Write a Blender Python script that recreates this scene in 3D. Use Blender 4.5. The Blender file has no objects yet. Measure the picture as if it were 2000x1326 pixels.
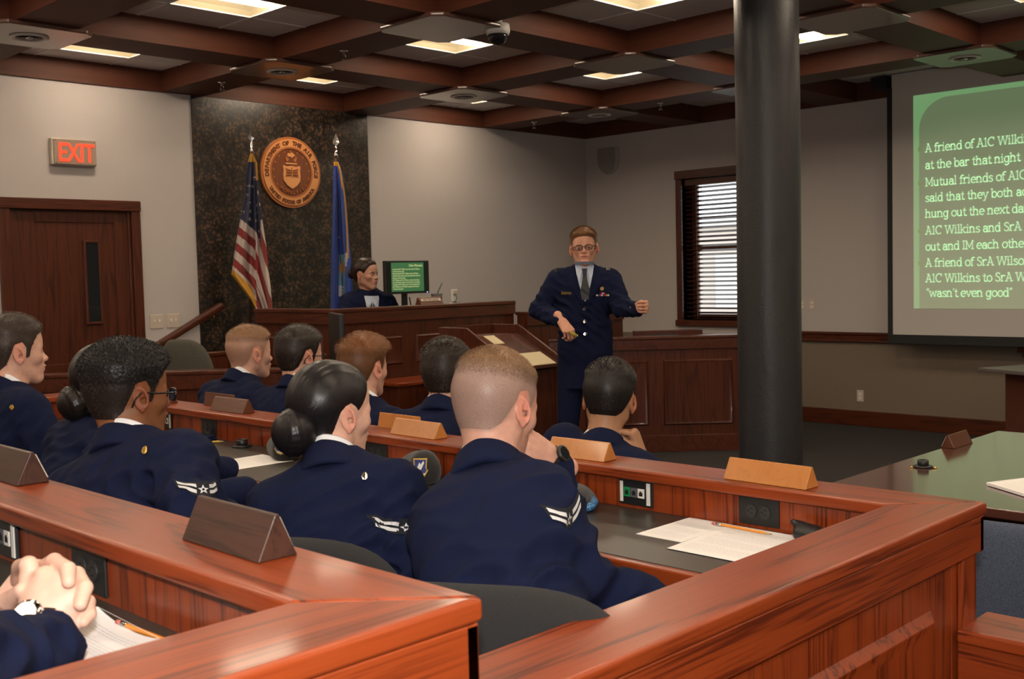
import bpy, bmesh, math, random
import numpy as np
from mathutils import Vector, Matrix
from mathutils.bvhtree import BVHTree
SC = bpy.context.scene
COL = SC.collection
random.seed(7)
RNG = np.random.default_rng(7)
rad = math.radians

# ------------------------------------------------------------------ camera
EYE = Vector((0.0, 0.0, 1.56))
YAW, PITCH, ROLL = rad(45.577), rad(-3.374), rad(-1.400)
_f = Vector((math.sin(YAW)*math.cos(PITCH), math.cos(YAW)*math.cos(PITCH), math.sin(PITCH)))
_r = Vector((math.cos(YAW), -math.sin(YAW), 0))
_u = _r.cross(_f)
_r2 = math.cos(ROLL)*_r + math.sin(ROLL)*_u
_u2 = -math.sin(ROLL)*_r + math.cos(ROLL)*_u
cam = bpy.data.cameras.new('camera')
cam.sensor_fit = 'HORIZONTAL'; cam.sensor_width = 36.0
cam.lens = 36.0*2126.9/2000.0
cam.clip_start = 0.02; cam.clip_end = 200
cam.dof.use_dof = True; cam.dof.focus_distance = 3.6; cam.dof.aperture_fstop = 11.0
camo = bpy.data.objects.new('camera', cam); COL.objects.link(camo)
camo.matrix_world = Matrix(((_r2.x, _u2.x, -_f.x, EYE.x), (_r2.y, _u2.y, -_f.y, EYE.y), (_r2.z, _u2.z, -_f.z, EYE.z), (0, 0, 0, 1)))
SC.camera = camo

# ------------------------------------------------------------------ light
w = bpy.data.worlds.new('daylight'); SC.world = w; w.use_nodes = True
bg = w.node_tree.nodes['Background']; bg.inputs[0].default_value = (0.86, 0.93, 1.0, 1); bg.inputs[1].default_value = 2.6
SC.view_settings.view_transform = 'Standard'; SC.view_settings.look = 'None'
SC.view_settings.gamma = 1.0; SC.view_settings.use_curve_mapping = False
SC.view_settings.exposure = 0.08
FLASH = 170.0         # the photographer's flash, in the hot shoe above the lens
LAMP = 44.0           # ceiling troffers
fl = bpy.data.lights.new('camera_flash', 'SPOT'); fl.energy = FLASH; fl.color = (1.0, 0.95, 0.90)
fl.shadow_soft_size = 0.035; fl.spot_size = rad(84); fl.spot_blend = 0.6
flo = bpy.data.objects.new('camera_flash', fl); COL.objects.link(flo)
flo.matrix_world = camo.matrix_world @ Matrix.Translation((0.01, 0.17, 0.03))

# ------------------------------------------------------------------ helpers
def prop(o, label=None, cat=None, group=None, kind=None):
    if label: o['label'] = label
    if cat: o['category'] = cat
    if group: o['group'] = group
    if kind: o['kind'] = kind
    return o
def thing(name, label, cat, loc=(0, 0, 0), group=None, rz=0.0):
    o = bpy.data.objects.new(name, None); COL.objects.link(o)
    o.location = loc; o.rotation_euler = (0, 0, rz); o.empty_display_size = 0.1
    return prop(o, label, cat, group)
def origin_of(o):
    v = Vector((0, 0, 0))
    while o is not None:
        v += Vector(o.location); o = o.parent
    return v
class MB:
    def __init__(s): s.v = []; s.f = []; s.m = []
    def add(s, V, F, m=0):
        n = len(s.v); s.v += [tuple(map(float, p)) for p in V]
        s.f += [tuple(i+n for i in q) for q in F]; s.m += [m]*len(F)
        return s
    def box(s, x0, x1, y0, y1, z0, z1, m=0):
        V = [(x, y, z) for z in (z0, z1) for y in (y0, y1) for x in (x0, x1)]
        return s.add(V, [(0, 2, 3, 1), (4, 5, 7, 6), (0, 1, 5, 4), (2, 6, 7, 3), (0, 4, 6, 2), (1, 3, 7, 5)], m)
    def obox(s, c, size, M=None, m=0):
        a, b, d = [q/2 for q in size]; c = Vector(c)
        V = [Vector((x, y, z)) for z in (-d, d) for y in (-b, b) for x in (-a, a)]
        if M is not None: V = [M @ q for q in V]
        V = [q+c for q in V]
        return s.add(V, [(0, 2, 3, 1), (4, 5, 7, 6), (0, 1, 5, 4), (2, 6, 7, 3), (0, 4, 6, 2), (1, 3, 7, 5)], m)
    def prism(s, poly, z0, z1, m=0):
        n = len(poly); V = [(x, y, z0) for x, y in poly]+[(x, y, z1) for x, y in poly]
        F = [tuple(range(n-1, -1, -1)), tuple(range(n, 2*n))]+[(i, (i+1) % n, n+(i+1) % n, n+i) for i in range(n)]
        return s.add(V, F, m)
    def prism3(s, poly, d, m=0):           # polygon of 3d points swept by vector d
        n = len(poly); d = Vector(d); P = [Vector(p) for p in poly]
        V = P+[p+d for p in P]
        F = [tuple(range(n-1, -1, -1)), tuple(range(n, 2*n))]+[(i, (i+1) % n, n+(i+1) % n, n+i) for i in range(n)]
        return s.add(V, F, m)
    def tube(s, path, r, n=10, m=0, caps=True):
        P = [Vector(p) for p in path]; R = r if isinstance(r, (list, tuple)) else [r]*len(P)
        V = []; F = []; up = None
        for i, p in enumerate(P):
            t = (P[min(i+1, len(P)-1)]-P[max(i-1, 0)]).normalized()
            if up is None: up = t.orthogonal().normalized()
            up = (up-t*up.dot(t)).normalized(); b = t.cross(up)
            for k in range(n):
                a = 2*math.pi*k/n; V.append(p+(up*math.cos(a)+b*math.sin(a))*R[i])
        for i in range(len(P)-1):
            for k in range(n):
                F.append((i*n+k, i*n+(k+1) % n, (i+1)*n+(k+1) % n, (i+1)*n+k))
        if caps: F += [tuple(range(n-1, -1, -1)), tuple((len(P)-1)*n+k for k in range(n))]
        return s.add(V, F, m)
    def lathe(s, prof, c=(0, 0, 0), M=None, n=24, m=0, caps=True):     # prof: (r, z)
        V = []; F = []; c = Vector(c)
        for r, z in prof:
            for k in range(n):
                a = 2*math.pi*k/n; q = Vector((r*math.cos(a), r*math.sin(a), z))
                V.append((M @ q if M is not None else q)+c)
        for i in range(len(prof)-1):
            for k in range(n):
                F.append((i*n+k, i*n+(k+1) % n, (i+1)*n+(k+1) % n, (i+1)*n+k))
        if caps and prof[0][0] > 1e-6: F.append(tuple(range(n-1, -1, -1)))
        if caps and prof[-1][0] > 1e-6: F.append(tuple((len(prof)-1)*n+k for k in range(n)))
        return s.add(V, F, m)
    def grid(s, fn, nu, nv, m=0, closed=False):
        V = [fn(i/(nu-1), j/(nv-1)) for j in range(nv) for i in range(nu)]
        F = [(j*nu+i, j*nu+i+1, (j+1)*nu+i+1, (j+1)*nu+i) for j in range(nv-1) for i in range(nu-1)]
        return s.add(V, F, m)
    def build(s, name, mats, parent=None, bevel=0.0, smooth=False, seg=2, abs_co=True):
        if not isinstance(mats, (list, tuple)): mats = [mats]
        o0 = origin_of(parent) if (parent is not None and abs_co) else Vector((0, 0, 0))
        me = bpy.data.meshes.new(name)
        me.from_pydata([(p[0]-o0.x, p[1]-o0.y, p[2]-o0.z) for p in s.v], [], s.f)
        for q in mats: me.materials.append(q)
        if len(mats) > 1: me.polygons.foreach_set('material_index', s.m)
        if smooth: me.polygons.foreach_set('use_smooth', [True]*len(me.polygons))
        me.validate(); me.update()
        o = bpy.data.objects.new(name, me); COL.objects.link(o)
        if parent is not None: o.parent = parent
        if bevel:
            b = o.modifiers.new('edge', 'BEVEL'); b.width = bevel; b.segments = seg; b.limit_method = 'ANGLE'; b.angle_limit = rad(40)
            me.polygons.foreach_set('use_smooth', [True]*len(me.polygons))
            wn = o.modifiers.new('wn', 'WEIGHTED_NORMAL'); wn.keep_sharp = False
        return o
def struct(name, mb, m, **k):
    return prop(mb.build(name, m, **k), kind='structure')
def copy_tree(o, parent=None):
    c = o.copy(); COL.objects.link(c)
    if parent is not None: c.parent = parent
    for ch in list(o.children): copy_tree(ch, c)
    return c
def add_mesh(mb, me, M=None, m=0):
    V = [(M @ v.co if M is not None else v.co) for v in me.vertices]
    mb.add(V, [tuple(p.vertices) for p in me.polygons], m)
_tc = {}
def text_mesh(txt, size=1.0, depth=0.0, bold=0.0, align='LEFT', spacing=1.0, res=3):
    cu = bpy.data.curves.new('t', 'FONT'); cu.body = txt; cu.size = size; cu.extrude = depth; cu.offset = bold
    cu.align_x = align; cu.space_character = spacing; cu.resolution_u = res
    o = bpy.data.objects.new('t', cu); COL.objects.link(o)
    dg = bpy.context.evaluated_depsgraph_get(); dg.update()
    me = bpy.data.meshes.new_from_object(o.evaluated_get(dg))
    bpy.data.objects.remove(o); bpy.data.curves.remove(cu)
    return me
def frame(o, x, y, z=None):
    x = Vector(x).normalized(); y = Vector(y); y = (y-x*x.dot(y)).normalized(); z = x.cross(y)
    return Matrix(((x.x, y.x, z.x, o[0]), (x.y, y.y, z.y, o[1]), (x.z, y.z, z.z, o[2]), (0, 0, 0, 1)))

# ------------------------------------------------------------------ materials
def newmat(name):
    m = bpy.data.materials.new(name); m.use_nodes = True
    nt = m.node_tree; b = nt.nodes['Principled BSDF']
    return m, nt, b
def N(nt, t, **k):
    n = nt.nodes.new(t)
    for a, v in k.items():
        if a.startswith('i_'):
            key = a[2:]; key = int(key) if key.isdigit() else key
            n.inputs[key].default_value = v
        else: setattr(n, a, v)
    return n
def ramp(nt, stops, interp='LINEAR'):
    r = nt.nodes.new('ShaderNodeValToRGB'); r.color_ramp.interpolation = interp
    e = r.color_ramp.elements
    while len(e) < len(stops): e.new(0.5)
    for q, (p, c) in zip(e, stops): q.position = p; q.color = (*c, 1) if len(c) == 3 else c
    return r
def plain(name, col, rough=0.5, metal=0.0, spec=0.5, emit=None, es=1.0, coat=0.0, sheen=0.0, noise=0.0, nscale=60, bump=0.0, alpha=None, trans=0.0):
    m, nt, b = newmat(name)
    b.inputs['Base Color'].default_value = (*col, 1); b.inputs['Roughness'].default_value = rough
    b.inputs['Metallic'].default_value = metal; b.inputs['Specular IOR Level'].default_value = spec
    b.inputs['Coat Weight'].default_value = coat; b.inputs['Coat Roughness'].default_value = 0.12
    b.inputs['Sheen Weight'].default_value = sheen
    if trans: b.inputs['Transmission Weight'].default_value = trans
    if emit: b.inputs['Emission Color'].default_value = (*emit, 1); b.inputs['Emission Strength'].default_value = es
    if noise or bump:
        tc = N(nt, 'ShaderNodeTexCoord'); no = N(nt, 'ShaderNodeTexNoise', i_Scale=nscale, i_Detail=4.0)
        nt.links.new(tc.outputs['Object'], no.inputs['Vector'])
        if noise:
            r = ramp(nt, [(0.3, tuple(c*(1-noise) for c in col)), (0.7, tuple(min(1, c*(1+noise)) for c in col))])
            nt.links.new(no.outputs['Fac'], r.inputs[0]); nt.links.new(r.outputs[0], b.inputs['Base Color'])
        if bump:
            bp = N(nt, 'ShaderNodeBump', i_Strength=bump, i_Distance=0.002)
            nt.links.new(no.outputs['Fac'], bp.inputs['Height']); nt.links.new(bp.outputs[0], b.inputs['Normal'])
    return m
def wood(name, light, dark, axis='x', scale=1.0, rough=0.34, coat=0.16, rot=0.0, contrast=1.0, band=7.0):
    m, nt, b = newmat(name); L = nt.links.new
    tc = N(nt, 'ShaderNodeTexCoord'); oi = N(nt, 'ShaderNodeObjectInfo')
    mul = N(nt, 'ShaderNodeMath', operation='MULTIPLY', i_1=9.0); L(oi.outputs['Random'], mul.inputs[0])
    add = N(nt, 'ShaderNodeVectorMath', operation='ADD'); L(tc.outputs['Object'], add.inputs[0]); L(mul.outputs[0], add.inputs[1])
    sv = {'x': (0.55, 7, 7), 'y': (7, 0.55, 7), 'z': (7, 7, 0.55)}[axis]
    mp = N(nt, 'ShaderNodeMapping'); mp.inputs['Scale'].default_value = tuple(q*scale for q in sv); mp.inputs['Rotation'].default_value = (0, 0, rot)
    L(add.outputs[0], mp.inputs[0])
    n1 = N(nt, 'ShaderNodeTexNoise', i_Scale=1.0, i_Detail=2.0, i_Distortion=0.6); L(mp.outputs[0], n1.inputs['Vector'])
    m2 = N(nt, 'ShaderNodeMath', operation='MULTIPLY', i_1=band); L(n1.outputs['Fac'], m2.inputs[0])
    fr = N(nt, 'ShaderNodeMath', operation='FRACT'); L(m2.outputs[0], fr.inputs[0])
    r1 = ramp(nt, [(0.0, (0, 0, 0)), (0.55, (0.75,)*3), (0.85, (1,)*3), (1.0, (0.1,)*3)]); L(fr.outputs[0], r1.inputs[0])
    mp2 = N(nt, 'ShaderNodeMapping'); mp2.inputs['Scale'].default_value = tuple(q*scale*s for q, s in zip(sv, {'x': (8, 26, 26), 'y': (26, 8, 26), 'z': (26, 26, 8)}[axis])); mp2.inputs['Rotation'].default_value = (0, 0, rot)
    L(add.outputs[0], mp2.inputs[0])
    n2 = N(nt, 'ShaderNodeTexNoise', i_Scale=1.0, i_Detail=3.0); L(mp2.outputs[0], n2.inputs['Vector'])
    r2 = ramp(nt, [(0.38, (0, 0, 0)), (0.6, (1, 1, 1))]); L(n2.outputs['Fac'], r2.inputs[0])
    mx = N(nt, 'ShaderNodeMix', data_type='FLOAT'); mx.inputs[0].default_value = 0.42
    L(r1.outputs[0], mx.inputs[2]); L(r2.outputs[0], mx.inputs[3])
    mid = tuple(a*(1-0.5*contrast)+d*0.5*contrast for a, d in zip(light, dark))
    r3 = ramp(nt, [(0.1, dark if contrast >= 1 else mid), (0.5, tuple((a+d)/2*1.05 for a, d in zip(light, mid))), (0.95, light)]); L(mx.outputs[0], r3.inputs[0])
    n3 = N(nt, 'ShaderNodeTexNoise', i_Scale=1.3, i_Detail=1.0); L(add.outputs[0], n3.inputs['Vector'])
    hv = N(nt, 'ShaderNodeHueSaturation'); L(r3.outputs[0], hv.inputs['Color'])
    mr = N(nt, 'ShaderNodeMapRange', i_3=0.88, i_4=1.12); L(n3.outputs['Fac'], mr.inputs[0]); L(mr.outputs[0], hv.inputs['Value'])
    L(hv.outputs[0], b.inputs['Base Color'])
    b.inputs['Roughness'].default_value = rough; b.inputs['Coat Weight'].default_value = coat; b.inputs['Coat Roughness'].default_value = 0.1; b.inputs['Specular IOR Level'].default_value = 0.35
    bp = N(nt, 'ShaderNodeBump', i_Strength=0.06, i_Distance=0.001); L(mx.outputs[0], bp.inputs['Height']); L(bp.outputs[0], b.inputs['Normal'])
    return m
OAK_L, OAK_D = (0.255, 0.043, 0.009), (0.085, 0.013, 0.004)
M = {}
for ax in 'xyz':
    M['oak_'+ax] = wood('oak_'+ax, OAK_L, OAK_D, ax)
    M['dark_'+ax] = wood('dark_oak_'+ax, (0.085, 0.020, 0.008), (0.036, 0.009, 0.004), ax)
    M['beam_'+ax] = wood('cherry_'+ax, (0.085, 0.022, 0.009), (0.042, 0.011, 0.006), ax, contrast=0.8, rough=0.62, coat=0.0)
M['rail_wood'] = wood('handrail_wood', (0.16, 0.045, 0.014), (0.08, 0.02, 0.008), 'x')
M['dark_d'] = wood('dark_oak_diagonal', (0.085, 0.020, 0.008), (0.036, 0.009, 0.004), 'x', rot=rad(45))
M['beam_under'] = wood('cherry_soffit', (0.10, 0.050, 0.036), (0.065, 0.032, 0.024), 'x', contrast=0.7, rough=0.30, coat=0.35)
M['maple'] = wood('honey_wood', (0.44, 0.17, 0.042), (0.30, 0.10, 0.022), 'z', scale=1.6, contrast=0.7, rough=0.28)
M['walnut'] = wood('walnut', (0.115, 0.040, 0.020), (0.06, 0.02, 0.011), 'y', scale=2.0, contrast=0.9)
M['worn'] = wood('worn_walnut', (0.055, 0.022, 0.014), (0.028, 0.012, 0.009), 'y', scale=2.0, rough=0.45, coat=0.1)
M['mahog'] = wood('mahogany', (0.085, 0.030, 0.020), (0.048, 0.017, 0.012), 'y', contrast=0.6, rough=0.16, coat=0.7)
M['seal_light'] = wood('seal_light_wood', (0.60, 0.27, 0.10), (0.45, 0.18, 0.06), 'z', contrast=0.5)
M['seal_mid'] = wood('seal_mid_wood', (0.38, 0.13, 0.04), (0.28, 0.09, 0.03), 'z', contrast=0.5)
M['seal_dark'] = wood('seal_dark_wood', (0.16, 0.05, 0.02), (0.10, 0.03, 0.013), 'z', contrast=0.6)
M['wall'] = plain('painted_wallcovering', (0.46, 0.42, 0.405), 0.85, noise=0.03, nscale=350, bump=0.25)
M['wall_low'] = plain('textured_wainscot', (0.175, 0.135, 0.10), 0.9, noise=0.14, nscale=260, bump=0.4)
M['tile'] = plain('ceiling_tile', (0.60, 0.58, 0.57), 0.95, noise=0.16, nscale=330, bump=0.5)
M['tbar'] = plain('ceiling_tbar', (0.72, 0.70, 0.68), 0.5)
M['carpet'] = plain('grey_carpet', (0.024, 0.020, 0.020), 0.98, noise=0.5, nscale=420, bump=0.9)
M['laminate'] = plain('black_laminate', (0.032, 0.027, 0.023), 0.36, noise=0.15, nscale=500)
M['black'] = plain('black_plastic', (0.012, 0.012, 0.013), 0.38)
M['matte'] = plain('black_fabric', (0.013, 0.012, 0.012), 0.95, noise=0.2, nscale=500, bump=0.5, sheen=0.15)
M['white'] = plain('white_plastic', (0.72, 0.70, 0.65), 0.4)
M['plate'] = plain('almond_plate', (0.52, 0.44, 0.37), 0.4)
M['paper'] = plain('paper', (0.82, 0.80, 0.79), 0.75)
M['ink'] = plain('grey_print', (0.62, 0.61, 0.62), 0.9)
M['steel'] = plain('brushed_steel', (0.55, 0.54, 0.52), 0.25, metal=1.0)
M['chrome'] = plain('chrome', (0.75, 0.75, 0.76), 0.10, metal=1.0)
M['brass'] = plain('brass', (0.75, 0.48, 0.14), 0.22, metal=1.0)
M['silver'] = plain('silver_metal', (0.78, 0.77, 0.74), 0.2, metal=1.0)
M['gold_cloth'] = plain('gold_fringe', (0.46, 0.23, 0.025), 0.7, noise=0.25, nscale=120)
M['dkglass'] = plain('dark_glass', (0.012, 0.014, 0.016), 0.06)
M['glassc'] = plain('clear_glass', (0.95, 0.97, 0.96), 0.02, trans=1.0)
# ------------------------------------------------------------------ room shell
XE, YN, XW_, YS = 9.97, 8.47, -2.6, -3.6         # east / north / west / south walls
ZB, ZC = 3.155, 3.325                            # beam soffit, ceiling tiles
mb = MB().box(XW_, XE, YS, YN, -0.1, 0.0); struct('floor', mb, M['carpet'])
mb = MB().box(XW_-0.1, 3.17, YN, YN+0.12, 0, 3.4); mb.box(4.3, 4.81, YN, YN+0.12, 0, 3.4); mb.box(3.17, 4.3, YN, YN+0.12, 2.18, 3.4); mb.box(6.69, XE+0.2, YN, YN+0.12, 0, 3.4)
mb.box(4.81, 6.69, YN+0.03, YN+0.12, 0, 3.4)
struct('wall_north', mb, M['wall'])
# east wall with a window opening
WY0, WY1, WZ0, WZ1 = 6.02, 7.09, 1.02, 2.57
mb = MB().box(XE, XE+0.22, YS, WY0, 0.87, 3.4); mb.box(XE, XE+0.22, WY1, YN+0.1, 0.87, 3.4)
mb.box(XE, XE+0.22, WY0, WY1, 0.87, WZ0); mb.box(XE, XE+0.22, WY0, WY1, WZ1, 3.4)
struct('wall_east', mb, M['wall'])
mb = MB().box(XE, XE+0.2, YS, YN+0.1, 0, 0.87)
struct('wall_east_lower', mb, M['wall_low'])
struct('wall_west', MB().box(XW_-0.1, XW_, YS, YN, 0, 3.4), M['wall'])
struct('wall_south', MB().box(XW_, XE, YS-0.1, YS, 0, 3.4), M['wall'])
# granite-look stone panel behind the bench
def granite():
    m, nt, b = newmat('brown_granite'); L = nt.links.new
    tc = N(nt, 'ShaderNodeTexCoord'); wn = N(nt, 'ShaderNodeTexNoise', i_Scale=14.0, i_Detail=2.0)
    L(tc.outputs['Object'], wn.inputs['Vector'])
    vm = N(nt, 'ShaderNodeVectorMath', operation='MULTIPLY_ADD'); L(wn.outputs['Color'], vm.inputs[0]); vm.inputs[1].default_value = (0.05,)*3; L(tc.outputs['Object'], vm.inputs[2])
    v = N(nt, 'ShaderNodeTexVoronoi', i_Scale=34.0); L(vm.outputs[0], v.inputs['Vector'])
    r = ramp(nt, [(0.0, (0.105, 0.055, 0.028)), (0.3, (0.08, 0.043, 0.024)), (0.5, (0.034, 0.022, 0.015)), (0.7, (0.013, 0.012, 0.011))]); L(v.outputs['Distance'], r.inputs[0])
    n2 = N(nt, 'ShaderNodeTexNoise', i_Scale=9.0, i_Detail=3.0); L(tc.outputs['Object'], n2.inputs['Vector'])
    r2 = ramp(nt, [(0.35, (0.3,)*3), (0.65, (1.25,)*3)]); L(n2.outputs['Fac'], r2.inputs[0])
    mx = N(nt, 'ShaderNodeMix', data_type='RGBA', blend_type='MULTIPLY'); mx.inputs[0].default_value = 1.0
    L(r.outputs[0], mx.inputs[6]); L(r2.outputs[0], mx.inputs[7]); L(mx.outputs[2], b.inputs['Base Color'])
    b.inputs['Roughness'].default_value = 0.35
    return m
struct('wall_panel', MB().box(4.81, 6.69, YN-0.015, YN+0.03, 0, ZB), granite())
# ceiling: tiles with troffer openings, beams, plates
CX = [-2.73, -0.863, 1.003, 2.87, 4.737, 6.605, 8.45]       # beam centre lines (run along y)
CY = [-2.14, -0.30, 1.54, 3.38, 5.21, 6.99]                 # beam centre lines (run along x)
HB = 0.195
def spans(cs, lo, hi):
    out = []; e = [lo]+cs+[hi]
    for i in range(len(e)-1):
        a = e[i]+(HB if i > 0 else 0); b = e[i+1]-(HB if i < len(e)-2 else 0)
        if b-a > 0.35: out.append((a, b))
    return out
SX = spans([c for c in CX if c > XW_], XW_, XE); SY = spans(CY, YS, YN)
tiles = MB(); tb = MB(); LIGHTS = []
for ix, (a, b) in enumerate(SX):
    for iy, (c, d) in enumerate(SY):
        cx, cy = (a+b)/2, (c+d)/2
        if a > 8.3: cx = a+0.72
        lit = not (a > 8.3) and b-a > 1.2
        if lit: LIGHTS.append((cx, cy))
        xs = [a, cx-0.3, cx+0.3, b]; ys = [c, cy-0.3, cy+0.3, d]
        for i in range(3):
            for j in range(3):
                if lit and i == 1 and j == 1: continue
                tiles.add([(xs[i], ys[j], ZC), (xs[i], ys[j+1], ZC), (xs[i+1], ys[j+1], ZC), (xs[i+1], ys[j], ZC)], [(0, 1, 2, 3)])
        for x in xs[1:3]: tb.box(x-0.009, x+0.009, c, d, ZC-0.004, ZC+0.004)
        for y in ys[1:3]: tb.box(a, b, y-0.009, y+0.009, ZC-0.004, ZC+0.004)
struct('ceiling', tiles, M['tile']); struct('ceiling_grid', tb, M['tbar'])
struct('ceiling_slab', MB().box(XW_-0.1, XE+0.2, YS-0.1, YN+0.1, 3.46, 3.6), M['tile'])
k = 0
for c in CX:
    if c < XW_: continue
    k += 1; struct('trim_%d' % k, MB().box(c-HB, c+HB, YS, YN-0.02, ZB, ZC+0.02), M['beam_y'])
for c in CY:
    for i, (a, b) in enumerate(SX):
        k += 1; struct('trim_%d' % k, MB().box(a, b, c-HB, c+HB, ZB+0.0005, ZC+0.02), M['beam_x'])
for mbx, mt in ((MB().box(XW_, XE, YN-0.022, YN, ZB-0.003, ZC+0.02), 'beam_x'), (MB().box(XE-0.022, XE, YS, YN-0.022, ZB-0.003, ZC+0.02), 'beam_y')):
    k += 1; struct('trim_%d' % k, mbx, M[mt])
for x in CX[1:]:
    for y in CY:
        k += 1; s = 0.30
        struct('trim_%d' % k, MB().prism([(x-s, y-s+0.06), (x-s+0.06, y-s), (x+s-0.06, y-s), (x+s, y-s+0.06), (x+s, y+s-0.06), (x+s-0.06, y+s), (x-s+0.06, y+s), (x-s, y+s-0.06)], ZB-0.028, ZB), M['beam_under'], bevel=0.008)
# troffer lights
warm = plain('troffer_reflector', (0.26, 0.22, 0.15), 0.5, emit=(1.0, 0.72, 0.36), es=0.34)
lens = plain('troffer_lens', (0.9, 0.9, 0.85), 0.4, emit=(1.0, 0.82, 0.61), es=LAMP)
L0 = None
def troffer_parts(t):
    x, y = t.location.x, t.location.y; m_ = MB()
    def refl(s):
        pr = [(0.295, 0.0), (0.27, 0.035), (0.22, 0.062), (0.15, 0.078), (0.10, 0.07), (0.095, 0.045)]
        m_.add([(x+e*0.295, y+s*q, ZC+z) for q, z in pr for e in (-1, 1)], [(2*i, 2*i+1, 2*i+3, 2*i+2) for i in range(len(pr)-1)])
    refl(-1); refl(1)
    for e in (-1, 1): m_.add([(x+e*0.297, y-0.297, ZC), (x+e*0.297, y+0.297, ZC), (x+e*0.26, y+0.25, ZC+0.1), (x+e*0.26, y-0.25, ZC+0.1)], [(0, 1, 2, 3)])
    m_.box(x-0.3, x+0.3, y-0.3, y+0.3, ZC+0.104, ZC+0.115)
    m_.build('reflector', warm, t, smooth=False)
    MB().box(x-0.25, x+0.25, y-0.075, y+0.075, ZC+0.012, ZC+0.05).build('lamp_lens', lens, t, bevel=0.012)
fr = MB()
NAMES = {}
for i, (x, y) in enumerate(LIGHTS):
    lab = 'square warm-lit recessed ceiling light in a coffer outside the picture'
    px = {(2, 5): 0}
    if L0 is None:
        L0 = thing('ceiling_light', lab, 'ceiling light', (x, y, ZC), 'coffer ceiling lights'); troffer_parts(L0); o = L0
    else:
        o = copy_tree(L0); o.location = (x, y, ZC)
    NAMES[(round(x, 1), round(y, 1))] = o
def lab_light(x, y, s):
    o = min(NAMES.values(), key=lambda q: (q.location.x-x)**2+(q.location.y-y)**2); o['label'] = s
lab_light(3.8, 7.8, 'warm square ceiling light above the exit sign and door')
lab_light(5.67, 7.8, 'warm square ceiling light above the round wooden seal')
lab_light(7.5, 7.8, 'small-looking warm ceiling light farthest back near the room corner')
lab_light(3.8, 6.1, 'large warm ceiling light cut by the top left edge of the photo')
lab_light(5.67, 6.1, 'big warm ceiling light in the coffer left of the dome camera, top centre')
lab_light(7.5, 6.1, 'warm ceiling light in the coffer just left of the black column')
lab_light(5.67, 4.3, 'warm ceiling light right of the dome camera cut by the top edge')
lab_light(7.5, 4.3, 'warm ceiling light just right of the black column')
# downlights in the beam plates
ring = plain('downlight_ring', (0.55, 0.50, 0.45), 0.4); cone = plain('downlight_cone', (0.06, 0.06, 0.06), 0.12, metal=0.9)
D0 = None
for x, y, lab in ((2.87, 6.99, 'dark recessed downlight in the beam at the far left edge'), (4.737, 6.99, 'dark recessed downlight above the granite panel left of the seal'), (6.605, 6.99, 'dark recessed downlight under the centre ceiling crossing above the white wall'), (8.45, 6.99, 'dark recessed downlight nearest the room corner above the wall speaker'), (8.45, 3.38, 'dark recessed downlight above the projection screen')):
    if D0 is None:
        D0 = thing('downlight', lab, 'downlight', (x, y, ZB-0.028), 'recessed downlights in the beams'); D0.location = (0, 0, 0)
        MB().lathe([(0.115, 0.004), (0.115, -0.004), (0.095, -0.008), (0.082, -0.003), (0.082, 0.003)], n=32).build('ring', ring, D0, smooth=True)
        MB().lathe([(0.082, -0.0035), (0.06, 0.0), (0.03, 0.006), (0.0, 0.008)], n=32).build('reflector_cone', cone, D0, smooth=True)
        MB().lathe([(0.0, -0.012), (0.018, -0.008), (0.022, 0.0)], n=16).build('bulb', M['chrome'], D0, smooth=True)
        o = D0
    else: o = copy_tree(D0)
    o.location = (x, y, ZB-0.031); o['label'] = lab
# sprinklers
S0 = None
for x, y, lab in ((4.70, 7.78, 'small chrome fire sprinkler under the beam left of the granite panel'), (4.72, 6.2, 'small chrome fire sprinkler under the beam above the left flag'), (8.42, 7.85, 'small chrome fire sprinkler near the room corner'), (8.46, 6.25, 'small chrome fire sprinkler left of the black column')):
    if S0 is None:
        S0 = thing('fire_sprinkler', lab, 'sprinkler', (0, 0, 0), 'ceiling sprinklers')
        MB().lathe([(0.03, 0), (0.03, -0.005), (0.008, -0.008), (0.008, -0.03)], n=16).build('escutcheon', M['chrome'], S0, smooth=True)
        m_ = MB().tube([(0.012, 0, -0.025), (0.016, 0, -0.045), (0.004, 0, -0.062)], 0.003, 6); m_.tube([(-0.012, 0, -0.025), (-0.016, 0, -0.045), (-0.004, 0, -0.062)], 0.003, 6)
        m_.build('yoke', M['chrome'], S0); MB().lathe([(0.022, -0.062), (0.022, -0.066), (0, -0.066)], n=12).build('deflector', M['chrome'], S0); o = S0
    else: o = copy_tree(S0)
    o.location = (x, y, ZB); o['label'] = lab
# air diffuser and dome camera in the coffer at top centre
t = thing('air_diffuser', 'dark grey square air vent in the ceiling beside the dome camera', 'vent', (5.20, 4.85, ZC))
MB().box(4.95, 5.36, 4.60, 5.0, ZC-0.010, ZC-0.002).build('panel', plain('vent_grey', (0.10, 0.10, 0.10), 0.6), t, bevel=0.004)
m_ = MB()
for q in range(7): m_.box(4.97, 5.34, 4.63+q*0.055, 4.645+q*0.055, ZC-0.013, ZC-0.009)
m_.build('louvre', plain('vent_dark', (0.04, 0.04, 0.042), 0.5), t)
t = thing('dome_camera', 'white security camera with black dome hanging from the ceiling beam', 'camera', (5.03, 4.99, ZB))
MB().lathe([(0.03, 0.16), (0.03, 0.02), (0.075, 0.01), (0.08, -0.03), (0.072, -0.055)], t.location, n=28).build('housing', M['white'], t, smooth=True)
MB().lathe([(0.066, -0.052), (0.064, -0.075), (0.05, -0.10), (0.03, -0.116), (0, -0.122)], t.location, n=28).build('dome', M['dkglass'], t, smooth=True)
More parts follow.
